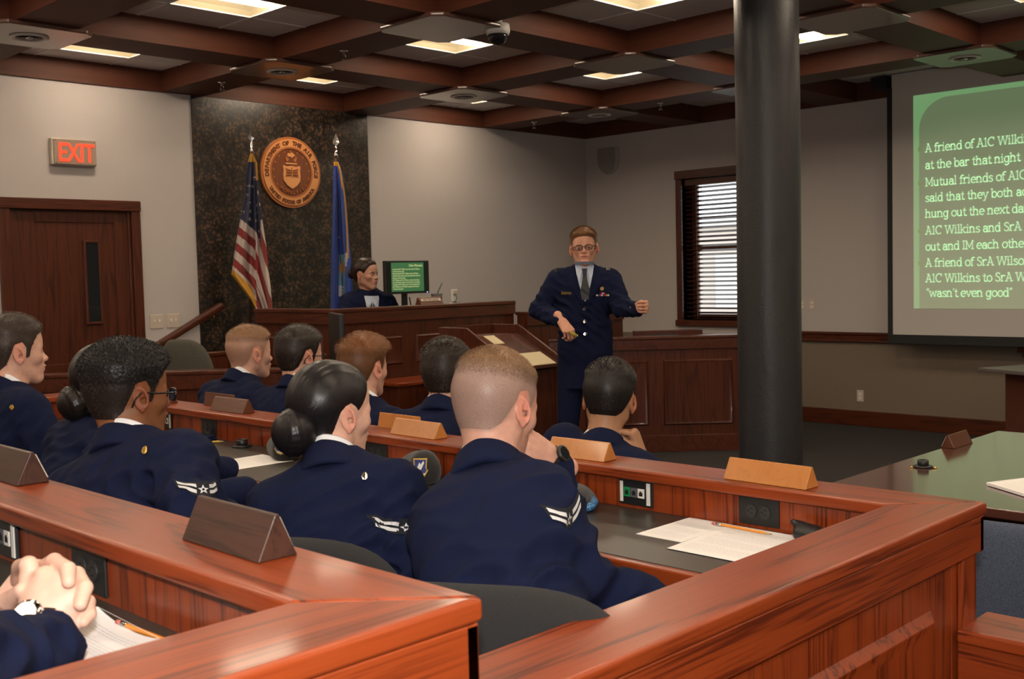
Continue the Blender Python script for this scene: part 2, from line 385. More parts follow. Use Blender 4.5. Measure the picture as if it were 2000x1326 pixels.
# baseboards, chair rail, column
struct('baseboard_east', MB().box(XE-0.02, XE, YS, YN, 0, 0.153), M['dark_y'], bevel=0.006)
struct('baseboard_north', MB().box(6.69, XE, YN-0.02, YN, 0, 0.153), M['dark_x'], bevel=0.006)
m_ = MB().box(XE-0.022, XE, YS, 5.99, 0.823, 0.922); m_.box(XE-0.034, XE, YS, 5.99, 0.895, 0.922); m_.box(XE-0.03, XE, YS, 5.99, 0.823, 0.84)
struct('trim_chair_rail', m_, M['dark_y'], bevel=0.004)
struct('trim_chair_rail_north', MB().box(6.69, XE, YN-0.025, YN, 0.823, 0.922), M['dark_x'], bevel=0.004)
def paint_col():
    m, nt, b = newmat('column_paint'); L = nt.links.new
    b.inputs['Base Color'].default_value = (0.026, 0.026, 0.029, 1); b.inputs['Roughness'].default_value = 0.46
    tc = N(nt, 'ShaderNodeTexCoord'); mp = N(nt, 'ShaderNodeMapping'); mp.inputs['Scale'].default_value = (5, 5, 1.6); L(tc.outputs['Object'], mp.inputs[0])
    n1 = N(nt, 'ShaderNodeTexNoise', i_Scale=1.0, i_Detail=3.0, i_Distortion=0.5); L(mp.outputs[0], n1.inputs['Vector'])
    n2 = N(nt, 'ShaderNodeTexNoise', i_Scale=90.0, i_Detail=2.0); L(tc.outputs['Object'], n2.inputs['Vector'])
    ad = N(nt, 'ShaderNodeMath', operation='MULTIPLY_ADD', i_1=0.12); L(n2.outputs['Fac'], ad.inputs[0]); L(n1.outputs['Fac'], ad.inputs[2])
    bp = N(nt, 'ShaderNodeBump', i_Strength=0.5, i_Distance=0.02); L(ad.outputs[0], bp.inputs['Height']); L(bp.outputs[0], b.inputs['Normal'])
    return m
CPOS = (5.548, 3.345)
m_ = MB(); prof = [(0.182, 0.0), (0.182, 3.6)]
def colf(u, v):
    a = 2*math.pi*u; z = v*3.45
    r = 0.1815+0.0012*math.sin(3*a+2*z)+0.001*math.sin(5*a-3.1*z+1)
    return (CPOS[0]+r*math.cos(a), CPOS[1]+r*math.sin(a), z)
m_.grid(colf, 73, 60)
prop(m_.build('round_column', paint_col(), smooth=True), 'black painted round iron column floor to ceiling left of the screen', 'column')
# door in the north wall
struct('wall_light_block', MB().box(3.0, 4.5, YN+0.12, YN+0.2, 0, 2.4), M['wall'])  # unseen wall added behind the door to stop light leaking through its gap
t = prop(thing('door_1', 'dark brown wooden door with narrow glass under the exit sign', 'door', (3.74, YN, 0)), kind='structure')
m_ = MB().box(3.27, 4.23, YN+0.03, YN+0.07, 0.01, 2.15)
m_.box(3.27, 3.45, YN+0.02, YN+0.03, 0.01, 2.15); m_.box(4.09, 4.23, YN+0.02, YN+0.03, 0.01, 2.15)
m_.box(3.45, 4.09, YN+0.02, YN+0.03, 2.06, 2.15); m_.box(3.45, 4.09, YN+0.02, YN+0.03, 0.82, 0.95)
m_.build('leaf', M['dark_z'], t, bevel=0.003)
MB().box(3.845, 3.945, YN+0.012, YN+0.024, 1.27, 1.90).build('glass', M['dkglass'], t)
m_ = MB()
for a, b, c, d in ((3.825, 3.845, 1.25, 1.92), (3.945, 3.965, 1.25, 1.92), (3.845, 3.945, 1.90, 1.92), (3.845, 3.945, 1.25, 1.27)): m_.box(a, b, YN+0.006, YN+0.03, c, d)
m_.build('glass_frame', M['dark_z'], t, bevel=0.003)
m_ = MB().box(3.17, 3.26, YN-0.022, YN+0.08, 0, 2.155); m_.box(4.225, 4.302, YN-0.022, YN+0.08, 0, 2.155)
m_.box(4.20, 4.226, YN, YN+0.08, 0, 2.155)
m_.build('casing', M['dark_z'], t, bevel=0.006)
MB().box(3.15, 4.305, YN-0.03, YN+0.08, 2.155, 2.24).build('head_casing', M['dark_x'], t, bevel=0.006)
MB().lathe([(0.028, 0), (0.028, 0.006), (0.012, 0.01), (0.012, 0.04), (0.03, 0.05), (0.03, 0.068), (0, 0.075)], (4.16, YN+0.02, 1.02), Matrix.Rotation(rad(90), 3, 'X'), n=20).build('door_knob', M['brass'], t, smooth=True)
# window with wooden blind in the east wall
t = prop(thing('window_1', 'tall window with open wooden blind left of the column', 'window', (XE, 6.56, 0.95)), kind='structure')
m_ = MB().box(XE-0.025, XE+0.01, WY0-0.075, WY0, 0.95, WZ1); m_.box(XE-0.025, XE+0.01, WY1, WY1+0.075, 0.95, WZ1)
m_.build('casing', M['dark_z'], t, bevel=0.005)
m_ = MB().box(XE-0.03, XE+0.01, WY0-0.085, WY1+0.085, WZ1, WZ1+0.09); m_.box(XE-0.04, XE+0.01, WY0-0.09, WY1+0.09, 0.95, 1.02)
m_.build('head_casing', M['dark_y'], t, bevel=0.005)
m_ = MB().box(XE, XE+0.2, WY1, WY1+0.01, WZ0, WZ1); m_.box(XE, XE+0.2, WY0-0.01, WY0, WZ0, WZ1); m_.box(XE, XE+0.2, WY0, WY1, WZ1, WZ1+0.01); m_.box(XE, XE+0.2, WY0, WY1, WZ0-0.01, WZ0)
m_.build('reveal', M['dark_z'], t)
m_ = MB()
for y in (WY0+0.03, WY1-0.1): m_.box(XE+0.14, XE+0.18, y, y+0.07, WZ0, WZ1)
for z in (WZ0, 1.77, WZ1-0.07): m_.box(XE+0.14, XE+0.18, WY0+0.1, WY1-0.1, z, z+0.06)
m_.box(XE+0.14, XE+0.175, WY0+0.1, WY1-0.1, 2.13, 2.155)
m_.build('sash', M['dark_z'], t, bevel=0.004)
gl = plain('window_glass', (1, 1, 1), 0.0, trans=1.0); gl.node_tree.nodes['Principled BSDF'].inputs['IOR'].default_value = 1.02
MB().box(XE+0.158, XE+0.162, WY0+0.08, WY1-0.08, WZ0+0.04, WZ1-0.05).build('pane', gl, t)
m_ = MB(); ns = 30
for i in range(ns):
    z = WZ0+0.03+(WZ1-WZ0-0.13)*i/(ns-1)
    m_.obox((XE+0.06, (WY0+WY1)/2, z), (0.05, WY1-WY0-0.03, 0.004), Matrix.Rotation(rad(22), 3, 'Y'))
m_.build('blind_slats', M['dark_y'], t)
m_ = MB().box(XE+0.025, XE+0.09, WY0+0.01, WY1-0.01, WZ1-0.075, WZ1-0.005); m_.build('blind_headrail', M['dark_y'], t, bevel=0.004)
m_ = MB()
for y in (WY0+0.16, WY1-0.16): 
    for dx in (0.034, 0.086): m_.tube([(XE+dx, y, WZ0+0.01), (XE+dx, y, WZ1-0.04)], 0.0012, 5)
m_.build('blind_cord', M['plate'], t)
# outside: brick building across a bright yard
brick = newmat('brick'); nt = brick[1]; tc = N(nt, 'ShaderNodeTexCoord'); bt = N(nt, 'ShaderNodeTexBrick', i_Scale=2.0)
bt.inputs['Color1'].default_value = (0.55, 0.20, 0.13, 1); bt.inputs['Color2'].default_value = (0.45, 0.16, 0.10, 1); bt.inputs['Mortar'].default_value = (0.5, 0.42, 0.36, 1)
mp = N(nt, 'ShaderNodeMapping'); mp.inputs['Rotation'].default_value = (rad(90), 0, rad(90)); nt.links.new(tc.outputs['Object'], mp.inputs[0]); nt.links.new(mp.outputs[0], bt.inputs['Vector']); nt.links.new(bt.outputs[0], brick[2].inputs['Base Color'])
t = thing('brick_building', 'red brick building seen through the window blind', 'building', (34, 22, -3))
MB().box(34, 42, 6, 44, -3, 3.2).build('wall', brick[0], t)
m_ = MB()
for i in range(10): m_.box(33.95, 34.0, 7+i*3.6, 8.3+i*3.6, 0.2, 2.1)
m_.build('window', M['white'], t); MB().box(33.8, 42.2, 5.8, 44.2, 3.2, 3.45).build('roof_edge', M['tile'], t)
prop(MB().box(10.6, 60, -20, 60, -3.2, -3.0).build('yard', plain('pale_ground', (0.6, 0.58, 0.52), 0.9)), kind='structure')
# ------------------------------------------------------------------ joinery of the jury box
def raised_panel(m_, fx, a0, a1, z0, z1, m=0, d=0.014, fr=0.035):
    """fx(a, out, z) -> point; raised field with bevelled border standing out of a flat panel"""
    o = [(a0, z0), (a1, z0), (a1, z1), (a0, z1)]; i1 = [(a0+fr*.35, z0+fr*.35), (a1-fr*.35, z0+fr*.35), (a1-fr*.35, z1-fr*.35), (a0+fr*.35, z1-fr*.35)]
    i2 = [(a0+fr, z0+fr), (a1-fr, z0+fr), (a1-fr, z1-fr), (a0+fr, z1-fr)]
    V = [fx(a, 0.0, z) for a, z in o]+[fx(a, d, z) for a, z in i1]+[fx(a, d*.25, z) for a, z in i2]
    F = []
    for b in (0, 4):
        for k in range(4): F.append((b+k, b+(k+1) % 4, b+4+(k+1) % 4, b+4+k))
    F.append((8, 9, 10, 11)); m_.add(V, F, m)
def outlet_plate(parent, fx, a, z, data=False):
    """black duplex or data plate; fx(a,out,z)"""
    def bx(m_, a0, a1, z0, z1, o0, o1, m=0):
        V = [fx(p, o, q) for o in (o0, o1) for q in (z0, z1) for p in (a0, a1)]
        m_.add(V, [(0, 2, 3, 1), (4, 5, 7, 6), (0, 1, 5, 4), (2, 6, 7, 3), (0, 4, 6, 2), (1, 3, 7, 5)], m)
    m_ = MB(); bx(m_, a-.057, a+.057, z-.035, z+.035, 0, .006)
    p = m_.build('data_plate' if data else 'power_outlet', M['black'], parent, bevel=0.002)
    if not data:
        m_ = MB()
        for s in (-1, 1):
            c = a+s*.0195
            ring = [fx(c+.0155*math.cos(q), .006, z+.017*math.sin(q)) for q in np.linspace(0, 2*math.pi, 17)[:-1]]
            ring2 = [fx(c+.0150*math.cos(q), .0085, z+.0165*math.sin(q)) for q in np.linspace(0, 2*math.pi, 17)[:-1]]
            m_.add(ring+ring2, [(k, (k+1) % 16, 16+(k+1) % 16, 16+k) for k in range(16)]+[tuple(range(16, 32))])
        m_.build('receptacle', M['receptacle'], p)
        m_ = MB()
        for s in (-1, 1):
            c = a+s*.0195
            for dz in (-.006, .006): bx(m_, c-.005, c+.003, z+dz-.0012, z+dz+.0012, .0084, .0088)
            bx(m_, c+.006, c+.010, z-.002, z+.002, .0084, .0088)
        m_.build('slot', M['void'], p)
    else:
        m_ = MB(); bx(m_, a-.050, a-.038, z-.03, z+.03, .006, .008); m_.build('label_strip', M['white'], p); m_ = MB(); bx(m_, a+.042, a+.052, z-.028, z+.028, .006, .008); m_.build('label_strip', M['white'], p)
        for c, mt in ((.028, 'jack_green'), (.004, 'jack_grey'), (-.02, 'white')):
            m_ = MB(); bx(m_, a+c-.011, a+c+.011, z-.013, z+.013, .006, .009); j = m_.build('jack', M[mt], p, bevel=.001)
            m_ = MB(); bx(m_, a+c-.006, a+c+.006, z-.007, z+.003, .009, .0094); bx(m_, a+c-.003, a+c+.003, z+.003, z+.006, .009, .0094); 
            m_.build('socket', M['void'], p)
    return p
M['receptacle'] = plain('receptacle_black', (0.022, 0.022, 0.022), 0.3)
M['void'] = plain('void_black', (0.003, 0.003, 0.003), 0.8)
M['jack_green'] = plain('jack_green', (0.01, 0.22, 0.07), 0.4); M['jack_grey'] = plain('jack_grey', (0.10, 0.095, 0.11), 0.5)
def jury_counter(label, xo, xi, yo, yi, yfo, yfi, xb, zr, zd, xd, zfloor, plates):
    t = thing('jury_counter', label, 'counter', (xo-0.1, (yo+yfo)/2, zfloor))
    T = 0.03
    m_ = MB().prism([(xo, yo), (xo, yfo), (xi, yfi), (xi, yi)], zr-T, zr); m_.build('front_cap_rail', M['oak_y'], t, bevel=0.007, seg=3)
    m_ = MB().prism([(xo, yo), (xi, yi), (xb, yi), (xb, yo)], zr-T, zr); m_.build('side_cap_rail', M['oak_x'], t, bevel=0.007, seg=3)
    m_ = MB().prism([(xo, yfo), (xb, yfo), (xb, yfi), (xi, yfi)], zr-T, zr); m_.build('side_cap_rail', M['oak_x'], t, bevel=0.007, seg=3)
    # fascia boards under the cap, outside
    MB().box(xo-.026, xo-.005, yo+.005, yfo-.005, zr-.110, zr-T).build('front_fascia', M['oak_y'], t, bevel=.003)
    MB().box(xb, xo-.005, yo+.005, yo+.026, zr-.110, zr-T-.0005).build('side_fascia', M['oak_x'], t, bevel=.003)
    MB().box(xb, xo-.005, yfo-.026, yfo-.005, zr-.110, zr-T-.0005).build('side_fascia', M['oak_x'], t, bevel=.003)
    # carcass panels
    m_ = MB().box(xi+.027, xo-.026, yo+.026, yfo-.026, zfloor, zr-T-.001); m_.build('front_panel', M['oak_z'], t, bevel=.003)
    m_ = MB().box(xb, xi+.026, yo+.026, yi-.03, zfloor, zr-T-.001)
    m_.box(xo-.10, xo-.03, yo+.012, yo+.026, zfloor, zr-.11)
    raised_panel(m_, lambda a, o, z: (a, yo+.026-o, z), xb+.25, xo-.235, zfloor+.10, zr-.195, d=.016, fr=.055); m_.build('side_panel', M['oak_z'], t, bevel=.002)
    MB().box(xb, xi+.026, yfi+.03, yfo-.026, zfloor, zr-T-.001).build('side_panel', M['oak_z'], t)
    # desk
    MB().box(xd+.03, xi+.027, yi-.03, yfi+.03, zd-.032, zd).build('desk_top', M['laminate'], t)
    MB().box(xd, xd+.03, yi-.03, yfi+.03, zd-.052, zd).build('desk_edge', M['oak_y'], t, bevel=.005)
    for q, (y, dt) in enumerate(plates):
        outlet_plate(t, lambda a, o, z: (xi+.027-o, a, z), y, zd+.044, dt)
    return t
MC = jury_counter('middle row oak jury counter with black desk top and five name blocks', 2.449, 2.291, 0.93, 1.091, 5.40, 5.24, 0.86, 1.031, 0.92, 1.87, 0.0,
             [(1.812, True), (1.431, False), (2.933, False), (4.035, False), (4.40, True)])
NC = jury_counter('nearest oak jury counter rail with dark name blocks at lower left', 0.848, 0.690, 0.885, 1.043, 5.40, 5.24, -1.0, 1.195, 1.085, 0.26, 0.0,
             [(1.945, True), (1.615, False)])
# platforms
struct('floor_tier', MB().box(-0.15, 2.33, 0.96, 5.36, 0, 0.18), M['carpet'])
struct('floor_tier_rear', MB().box(-1.9, 0.72, 0.96, 5.36, 0.18, 0.36), M['carpet'])
# low bar wall running from the corner of the middle counter
t = thing('low_bar_wall', 'low oak wall with flat cap beside the blue chair at lower right', 'low wall', (2.4, 0.2, 0))
MB().box(2.315, 2.485, -2.2, 0.945, 0.742, 0.772).build('cap', M['oak_y'], t, bevel=.006)
MB().box(2.335, 2.465, -2.2, 0.95, 0, 0.742).build('panel', M['oak_y'], t, bevel=.003)
# ------------------------------------------------------------------ judge's bench, witness stand, lectern, clerk desk
ED = Vector((math.sin(YAW), math.cos(YAW), 0)); EL = Vector((math.cos(YAW), -math.sin(YAW), 0))
def dg(l, d, z): q = EL*l+ED*d; return (q.x, q.y, z)
def dbox(m_, l0, l1, d0, d1, z0, z1, m=0):
    V = [dg(l, d, z) for z in (z0, z1) for d in (d0, d1) for l in (l0, l1)]
    return m_.add(V, [(0, 2, 3, 1), (4, 5, 7, 6), (0, 1, 5, 4), (2, 6, 7, 3), (0, 4, 6, 2), (1, 3, 7, 5)], m)
struct('floor_bench', MB().box(4.86, 7.9, 6.56, YN-.02, 0, 0.41), M['carpet'])
struct('floor_steps', MB().box(4.5, 4.86, 7.52, YN-.02, 0, 0.205), M['carpet'])
t = thing('judge_bench', 'tall dark oak judge bench with panelled front before the granite panel', 'bench', (5.6, 6.6, 0))
bx0, by0, bx1, zb = 4.715, 6.43, 6.62, 1.345
MB().prism([(bx0, by0), (bx0, 7.47), (bx0+.16, 7.47), (bx0+.16, by0+.16)], zb-.03, zb).build('side_cap', M['dark_y'], t, bevel=.006)
MB().prism([(bx0, by0), (bx0+.16, by0+.16), (bx1, by0+.16), (bx1, by0)], zb-.03, zb).build('front_cap', M['dark_x'], t, bevel=.006)
m_ = MB().box(bx0+.006, bx0+.03, by0+.006, 7.465, zb-.112, zb-.03); m_.build('side_fascia', M['dark_y'], t, bevel=.003)
MB().box(bx0+.03, bx1, by0+.006, by0+.03, zb-.112, zb-.03).build('front_fascia', M['dark_x'], t, bevel=.003)
m_ = MB().box(bx0+.03, bx0+.13, by0+.03, 7.46, 0, zb-.03); raised_panel(m_, lambda a, o, z: (bx0+.03-o, a, z), 6.6, 7.0, .9, 1.13); raised_panel(m_, lambda a, o, z: (bx0+.03-o, a, z), 7.08, 7.4, .9, 1.13); m_.build('side_panel', M['dark_z'], t, bevel=.002)
m_ = MB().box(bx0+.131, bx1, by0+.03, by0+.13, 0, zb-.031)
for a0, a1 in ((4.84, 5.08), (5.14, 5.38), (5.52, 5.88), (6.02, 6.38)): raised_panel(m_, lambda a, o, z: (a, by0+.03-o, z), a0, a1, 0.90, 1.12)
m_.build('front_panel', M['dark_z'], t, bevel=.002)
MB().box(bx0+.131, bx1, by0+.13, by0+.72, 1.11, 1.15).build('desk_top', M['dark_x'], t, bevel=.004)
m_ = MB().box(5.02, 6.2, 6.08, 6.43, 0, 0.775); m_.build('front_plinth', M['dark_z'], t, bevel=.003)
MB().box(5.0, 6.22, 6.06, 6.435, 0.775, 0.80).build('plinth_cap', M['oak_x'], t, bevel=.004)
t = thing('bench_side_wing', 'dark oak wall beside the bench seen behind the standing speaker', 'partition', (7.3, 6.35, 0))
MB().box(6.63, 7.94, 6.29, 6.45, 1.22, 1.25).build('cap', M['dark_x'], t, bevel=.005)
MB().box(6.63, 7.92, 6.30, 6.32, 1.13, 1.22).build('fascia', M['dark_x'], t, bevel=.003)
MB().box(6.63, 7.92, 6.321, 6.43, 0, 1.2195).build('panel', M['dark_z'], t)
t = thing('witness_stand', 'dark oak witness stand with raised panels between the speaker and the column', 'stand', dg(1.2, 9.4, 0))
l0, l1, d0, zw = 0.05, 2.15, 9.35, 1.004
m_ = dbox(MB(), l0, l1, d0, d0+.16, zw-.028, zw); m_.build('cap', M['dark_d'], t, bevel=.006)
m_ = dbox(MB(), l0, l1, d0+.006, d0+.026, zw-.115, zw-.028); m_.build('fascia', M['dark_d'], t, bevel=.003)
m_ = dbox(MB(), l0, l1, d0+.026, d0+.13, 0, zw-.028)
for a0, a1 in ((.1, .5), (0.62, 1.17), (1.30, 1.90)): raised_panel(m_, lambda a, o, z: dg(a, d0+.026-o, z), a0, a1, .23, .80)
m_.build('panel', M['dark_z'], t, bevel=.002)
m_ = dbox(MB(), l0, l1, d0+.012, d0+.026, 0, .145); m_.build('base_board', M['dark_d'], t, bevel=.003)
m_ = dbox(MB(), l0+.02, l1, d0+.13, d0+.62, .90, .93); m_.build('desk_shelf', M['dark_d'], t, bevel=.003)
m_ = dbox(MB(), 1.19, 1.86, 10.6, 10.72, 0, .985); m_.build('rear_rail', M['dark_d'], t, bevel=.004)
t = thing('lectern', 'dark wooden lectern with slanted top in front of the bench', 'lectern', (5.4, 5.45, 0))
xl, xr, yb, y1, y2 = 5.13, 5.665, 5.75, 5.47, 5.06
for a in (xl, xr-.02):
    m_ = MB().prism3([(a, yb, 0), (a, y2+.05, 0), (a, y2+.05, .90), (a, y2, .98), (a, y1, 1.205), (a, yb, 1.205)], (.02, 0, 0)); m_.build('side_panel', M['mahogz'] if 'mahogz' in M else M['dark_z'], t, bevel=.003)
m_ = MB().prism3([(xl+.02, y1, 1.14), (xl+.02, y2, .94), (xl+.02, y2, .918), (xl+.02, y1, 1.118)], (xr-xl-.04, 0, 0)); m_.build('reading_surface', M['lect'] if 'lect' in M else M['mahog'], t, bevel=.002)
MB().box(xl+.02, xr-.02, yb-.02, yb, 0, 1.205).build('front_panel', M['dark_z'], t)
MB().box(xl+.02, xr-.02, y1, yb-.02, 1.12, 1.14).build('top_shelf', M['dark_x'], t)
MB().box(xl+.02, xr-.02, y2+.06, y2+.08, .05, .90).build('rear_panel', M['dark_z'], t)
def sheet(name, pts, z, label, cat='paper', group=None, lines=0, mat='paper', curl=0.0, thick=.0007, up=None):
    """a sheet of paper from four plan corners (a,b,c,d), text lines run along a-b"""
    A = [Vector((p[0], p[1], z)) for p in pts]; t = thing(name, label, cat, sum(A, Vector())/4, group)
    def P(u, v, h=0): return (A[0]*(1-u)+A[1]*u)*(1-v)+(A[3]*(1-u)+A[2]*u)*v+Vector((0, 0, h+curl*((2*u-1)**2*(v**3))))
    m_ = MB(); n = 10
    for h in (0.0004, .0004+thick): m_.grid(lambda u, v: P(u, v, h), n, n)
    for a, b in (((0, 0), (1, 0)), ((1, 0), (1, 1)), ((1, 1), (0, 1)), ((0, 1), (0, 0))):
        m_.add([P(*a, .0004), P(*b, .0004), P(*b, .0004+thick), P(*a, .0004+thick)], [(0, 1, 2, 3)])
    m_.build('sheet', M[mat], t, smooth=False)
    if lines:
        m_ = MB(); rr = random.Random(int(pts[0][0]*1000))
        for k in range(lines):
            v = .1+.8*k/lines
            if k % 7 == 6: continue
            u = .1
            e = .88 if k % 7 != 5 else .5
            while u < e:
                wd = min(e-u, rr.uniform(.02, .07))
                m_.add([P(u, v, .0016+thick), P(u+wd, v, .0016+thick), P(u+wd, v+.007, .0016+thick), P(u, v+.007, .0016+thick)], [(0, 1, 2, 3)]); u += wd+.012
        m_.build('printed_lines', M['ink'], t)
    return t
def lect_sheet(name, u0, u1, v0, v1, lab):
    t = thing(name, lab, 'paper', (xl+.02+(u0+u1)/2, y1-(v0+v1)/2*.41, 1.14-(v0+v1)/2*.2))
    def P(u, v, h): return (xl+.02+u, y1-v*.41, 1.14-v*.2+h+.001)
    m_ = MB(); V = [P(u, v, h) for h in (0, .003) for v in (v0, v1) for u in (u0, u1)]
    m_.add(V, [(0, 2, 3, 1), (4, 5, 7, 6), (0, 1, 5, 4), (2, 6, 7, 3), (0, 4, 6, 2), (1, 3, 7, 5)]); m_.build('sheet', M['notepaper'], t)
M['notepaper'] = plain('cream_paper', (0.62, 0.52, 0.33), 0.8)
lect_sheet('note_paper', .14, .24, .02, .28, 'small pale note at the top of the lectern')
lect_sheet('script_paper', .20, .45, .62, .99, 'cream sheet of paper on the lower edge of the lectern')
# clerk desk in front of the bench
t = thing('clerk_desk', 'long oak clerk desk standing behind the front row of jurors', 'desk', dg(-2.0, 7.1, 0))
m_ = dbox(MB(), -3.05, -1.0, 6.9, 7.04, .975, 1.003); m_.build('cap_rail', M['oakd'] if 'oakd' in M else M['dark_d'], t, bevel=.006)
m_ = dbox(MB(), -3.05, -1.0, 6.906, 6.926, .885, .975); m_.build('fascia', M['dark_d'], t, bevel=.003)
m_ = dbox(MB(), -3.04, -1.01, 6.926, 7.02, 0, .975); m_.build('front_panel', M['dark_z'], t)
m_ = dbox(MB(), -3.04, -1.01, 7.02, 7.62, .86, .89); m_.build('desk_top', M['dark_d'], t, bevel=.003)
t = thing('low_partition', 'low dark oak partition behind the grey chair below the handrail', 'partition', (4.2, 7.5, 0))
MB().box(3.55, 4.70, 7.42, 7.52, 1.0, 1.03).build('cap', M['dark_x'], t, bevel=.005)
MB().box(3.56, 4.69, 7.43, 7.51, 0, 1.0).build('panel', M['dark_z'], t)
# handrail up the bench steps
t = thing('handrail', 'sloping brown wooden handrail on the wall beside the light switches', 'handrail', (4.6, YN, 1.1))
d = Vector((4.98, 8.385, 1.362))-Vector((4.22, 8.385, .975)); d.normalize(); up = Vector((-d.z, 0, d.x))
m_ = MB(); 
prof = [(-.022, -.03), (.022, -.03), (.028, -.01), (.028, .015), (.018, .03), (-.018, .03), (-.028, .015), (-.028, -.01)]
a = Vector((4.22, 8.385, .975)); m_.prism3([a+Vector((0, y, 0))+up*q for y, q in prof], Vector((4.98, 8.385, 1.362))-a); m_.build('rail', M['dark_x'], t, bevel=.004)
for s in (.18, .74):
    q = a+d*s-up*.03
    m_ = MB().tube([q, q-up*.03, q+Vector((0, .04, -.05)), (q.x, YN-.004, q.z-.055)], .006, 8); m_.lathe([(.022, 0), (.022, .006), (0, .006)], (q.x, YN-.006, q.z-.055), Matrix.Rotation(rad(90), 3, 'X'), 16); m_.build('bracket', M['brass'], t, smooth=True)
# counsel table
t = thing('counsel_table', 'large dark polished table reflecting the screen, right of the jury rail', 'table', (4.5, 1.1, 0))
pts = [(3.66, .2), (3.66, 1.94), (3.68, 1.98), (3.72, 2.0), (5.39, 2.0), (5.39, .2)]
MB().prism(pts, .715, .75).build('top', M['mahog'], t, bevel=.006)
MB().box(3.95, 5.2, .35, 1.78, .02, .715).build('pedestal', M['mahogz'] if 'mahogz' in M else M['dark_z'], t)
# side table by the east wall
t = thing('side_table', 'dark grey-topped side table turned at an angle before the screen wall', 'table', (8.6, 2.8, 0))
c = Vector((8.287, 3.10, 0)); e1 = Vector((.67, -.74, 0)).normalized(); e2 = Vector((-.35, -.94, 0)).normalized()
e1 = Vector((.93, -.37, 0)).normalized(); e1 = EL*0.93+ED*.36; e2 = EL*.42-ED*.907
c = Vector(dg(3.535, 8.25, 0)); c.z = 0
poly = [c, c+e2*.75, c+e2*.75+e1*1.5, c+e1*1.5]
MB().prism([(p.x, p.y) for p in poly], .742, .772).build('top', plain('grey_laminate', (.10, .085, .08), .4), t, bevel=.004)
q0 = c+e2*.16+e1*.1; poly = [q0, q0+e2*.5, q0+e2*.5+e1*1.3, q0+e1*1.3]
MB().prism([(p.x, p.y) for p in poly], 0.0, .742).build('cabinet', M['mahog'], t, bevel=.004)
# ledge under the screen
m_ = MB().box(XE-.09, XE, YS, 3.50, .775, .82); m_.box(XE-.07, XE, YS, 3.46, .735, .775); 
t = thing('wall_ledge', 'dark wooden ledge on the wall under the projection screen', 'ledge', (XE, 2, .77)); m_.build('ledge', M['dark_y'], t, bevel=.006)
# chairs
def pad(w_, h_, th, n=3.2, bend=0.12, c=(0, 0, 0), Mx=None, taper=0.0):
    """cushion-like pad standing in xz, bulging in y"""
    m_ = MB(); nr, na = 9, 44; V = []; F = []
    rr = [0, .35, .6, .78, .88, .94, .98, 1.0]
    def pt(r, a, s):
        ca, sa = math.cos(a), math.sin(a)
        x = math.copysign(abs(ca)**(2/n), ca)*w_/2*r; z = math.copysign(abs(sa)**(2/n), sa)*h_/2*r
        x *= 1-taper*(z/(h_/2)); y = s*th/2*math.sqrt(max(0, 1-r**5))+bend*(x*x)/(w_/2)**2*w_*.5
        q = Vector((x, y, z+h_/2)); return (Mx @ q if Mx is not None else q)+Vector(c)
    for s in (1, -1):
        b = len(V)
        for i, r in enumerate(rr):
            for k_ in range(na): V.append(pt(r, 2*math.pi*k_/na, s))
        for i in range(len(rr)-1):
            for k_ in range(na):
                q = (b+i*na+k_, b+i*na+(k_+1) % na, b+(i+1)*na+(k_+1) % na, b+(i+1)*na+k_); F.append(q if s > 0 else q[::-1])
    m_.add(V, F); return m_
def swivel_chair(label, loc, rz, back_top=0.98, seat_z=.47, bw=.46, bh=.50, mat='matte', group=None, lean=8, tap=.06):
    """front of the chair faces local +x"""
    t = thing('swivel_chair', label, 'chair', loc, group, rz)
    R = Matrix.Rotation(rad(90), 3, 'Z'); Rl = Matrix.Rotation(rad(-lean), 3, 'Y')
    pad(bw, bh, .075, 3.4, -.16, (-.20, 0, back_top-bh), Rl @ R, tap).build('backrest', M[mat], t, smooth=True, abs_co=False)
    Rs = Matrix(((0, 0, 1), (1, 0, 0), (0, 1, 0)))
    pad(.48, .46, .09, 4, 0, (-.21, 0, seat_z-.045), Rs).build('seat', M[mat], t, smooth=True, abs_co=False)
    MB().tube([(-.10, 0, seat_z-.08), (-.27, 0, seat_z-.07), (-.30, 0, seat_z+.02), (-.265, 0, back_top-bh*.55)], .016, 8).build('back_bar', M['black'], t, smooth=True, abs_co=False)
    MB().lathe([(.03, .08), (.03, .25), (.02, .25), (.02, seat_z-.08), (.07, seat_z-.075)], n=16).build('gas_column', M['black'], t, smooth=True, abs_co=False)
    for k_ in range(5):
        a = 2*math.pi*k_/5+.3
        l = MB().tube([(.02*math.cos(a), .02*math.sin(a), .095), (.27*math.cos(a), .27*math.sin(a), .07)], [.022, .014], 8).build('base_leg', M['black'], t, abs_co=False)
        MB().lathe([(0, -.012), (.025, -.012), (.028, 0), (.025, .012), (0, .012)], (.27*math.cos(a), .27*math.sin(a), .028), Matrix.Rotation(a, 3, 'Z') @ Matrix.Rotation(rad(90), 3, 'X'), 14).build('caster', M['black'], l, abs_co=False, smooth=True)
    return t
M['grey_cloth'] = plain('grey_weave', (0.075, 0.072, 0.058), 0.95, noise=0.45, nscale=260, bump=0.6)
M['blue_cloth'] = plain('blue_grey_weave', (0.060, 0.075, 0.115), 0.95, noise=0.5, nscale=330, bump=0.6)
swivel_chair('empty grey high-backed swivel chair below the wooden handrail', (4.05, 7.0, 0), rad(20), 1.185, .5, .46, .62, 'grey_cloth', lean=10, tap=.12)
swivel_chair('blue-grey chair pushed under the polished table at the right edge', (3.50, 1.22, 0), rad(6), .80, .44, .52, .5, 'blue_cloth', lean=4, tap=0)
swivel_chair('black chair behind the witness stand counter', (8.05, 5.95, 0), rad(215), .985, .5, .48, .52, lean=2, tap=-.02)
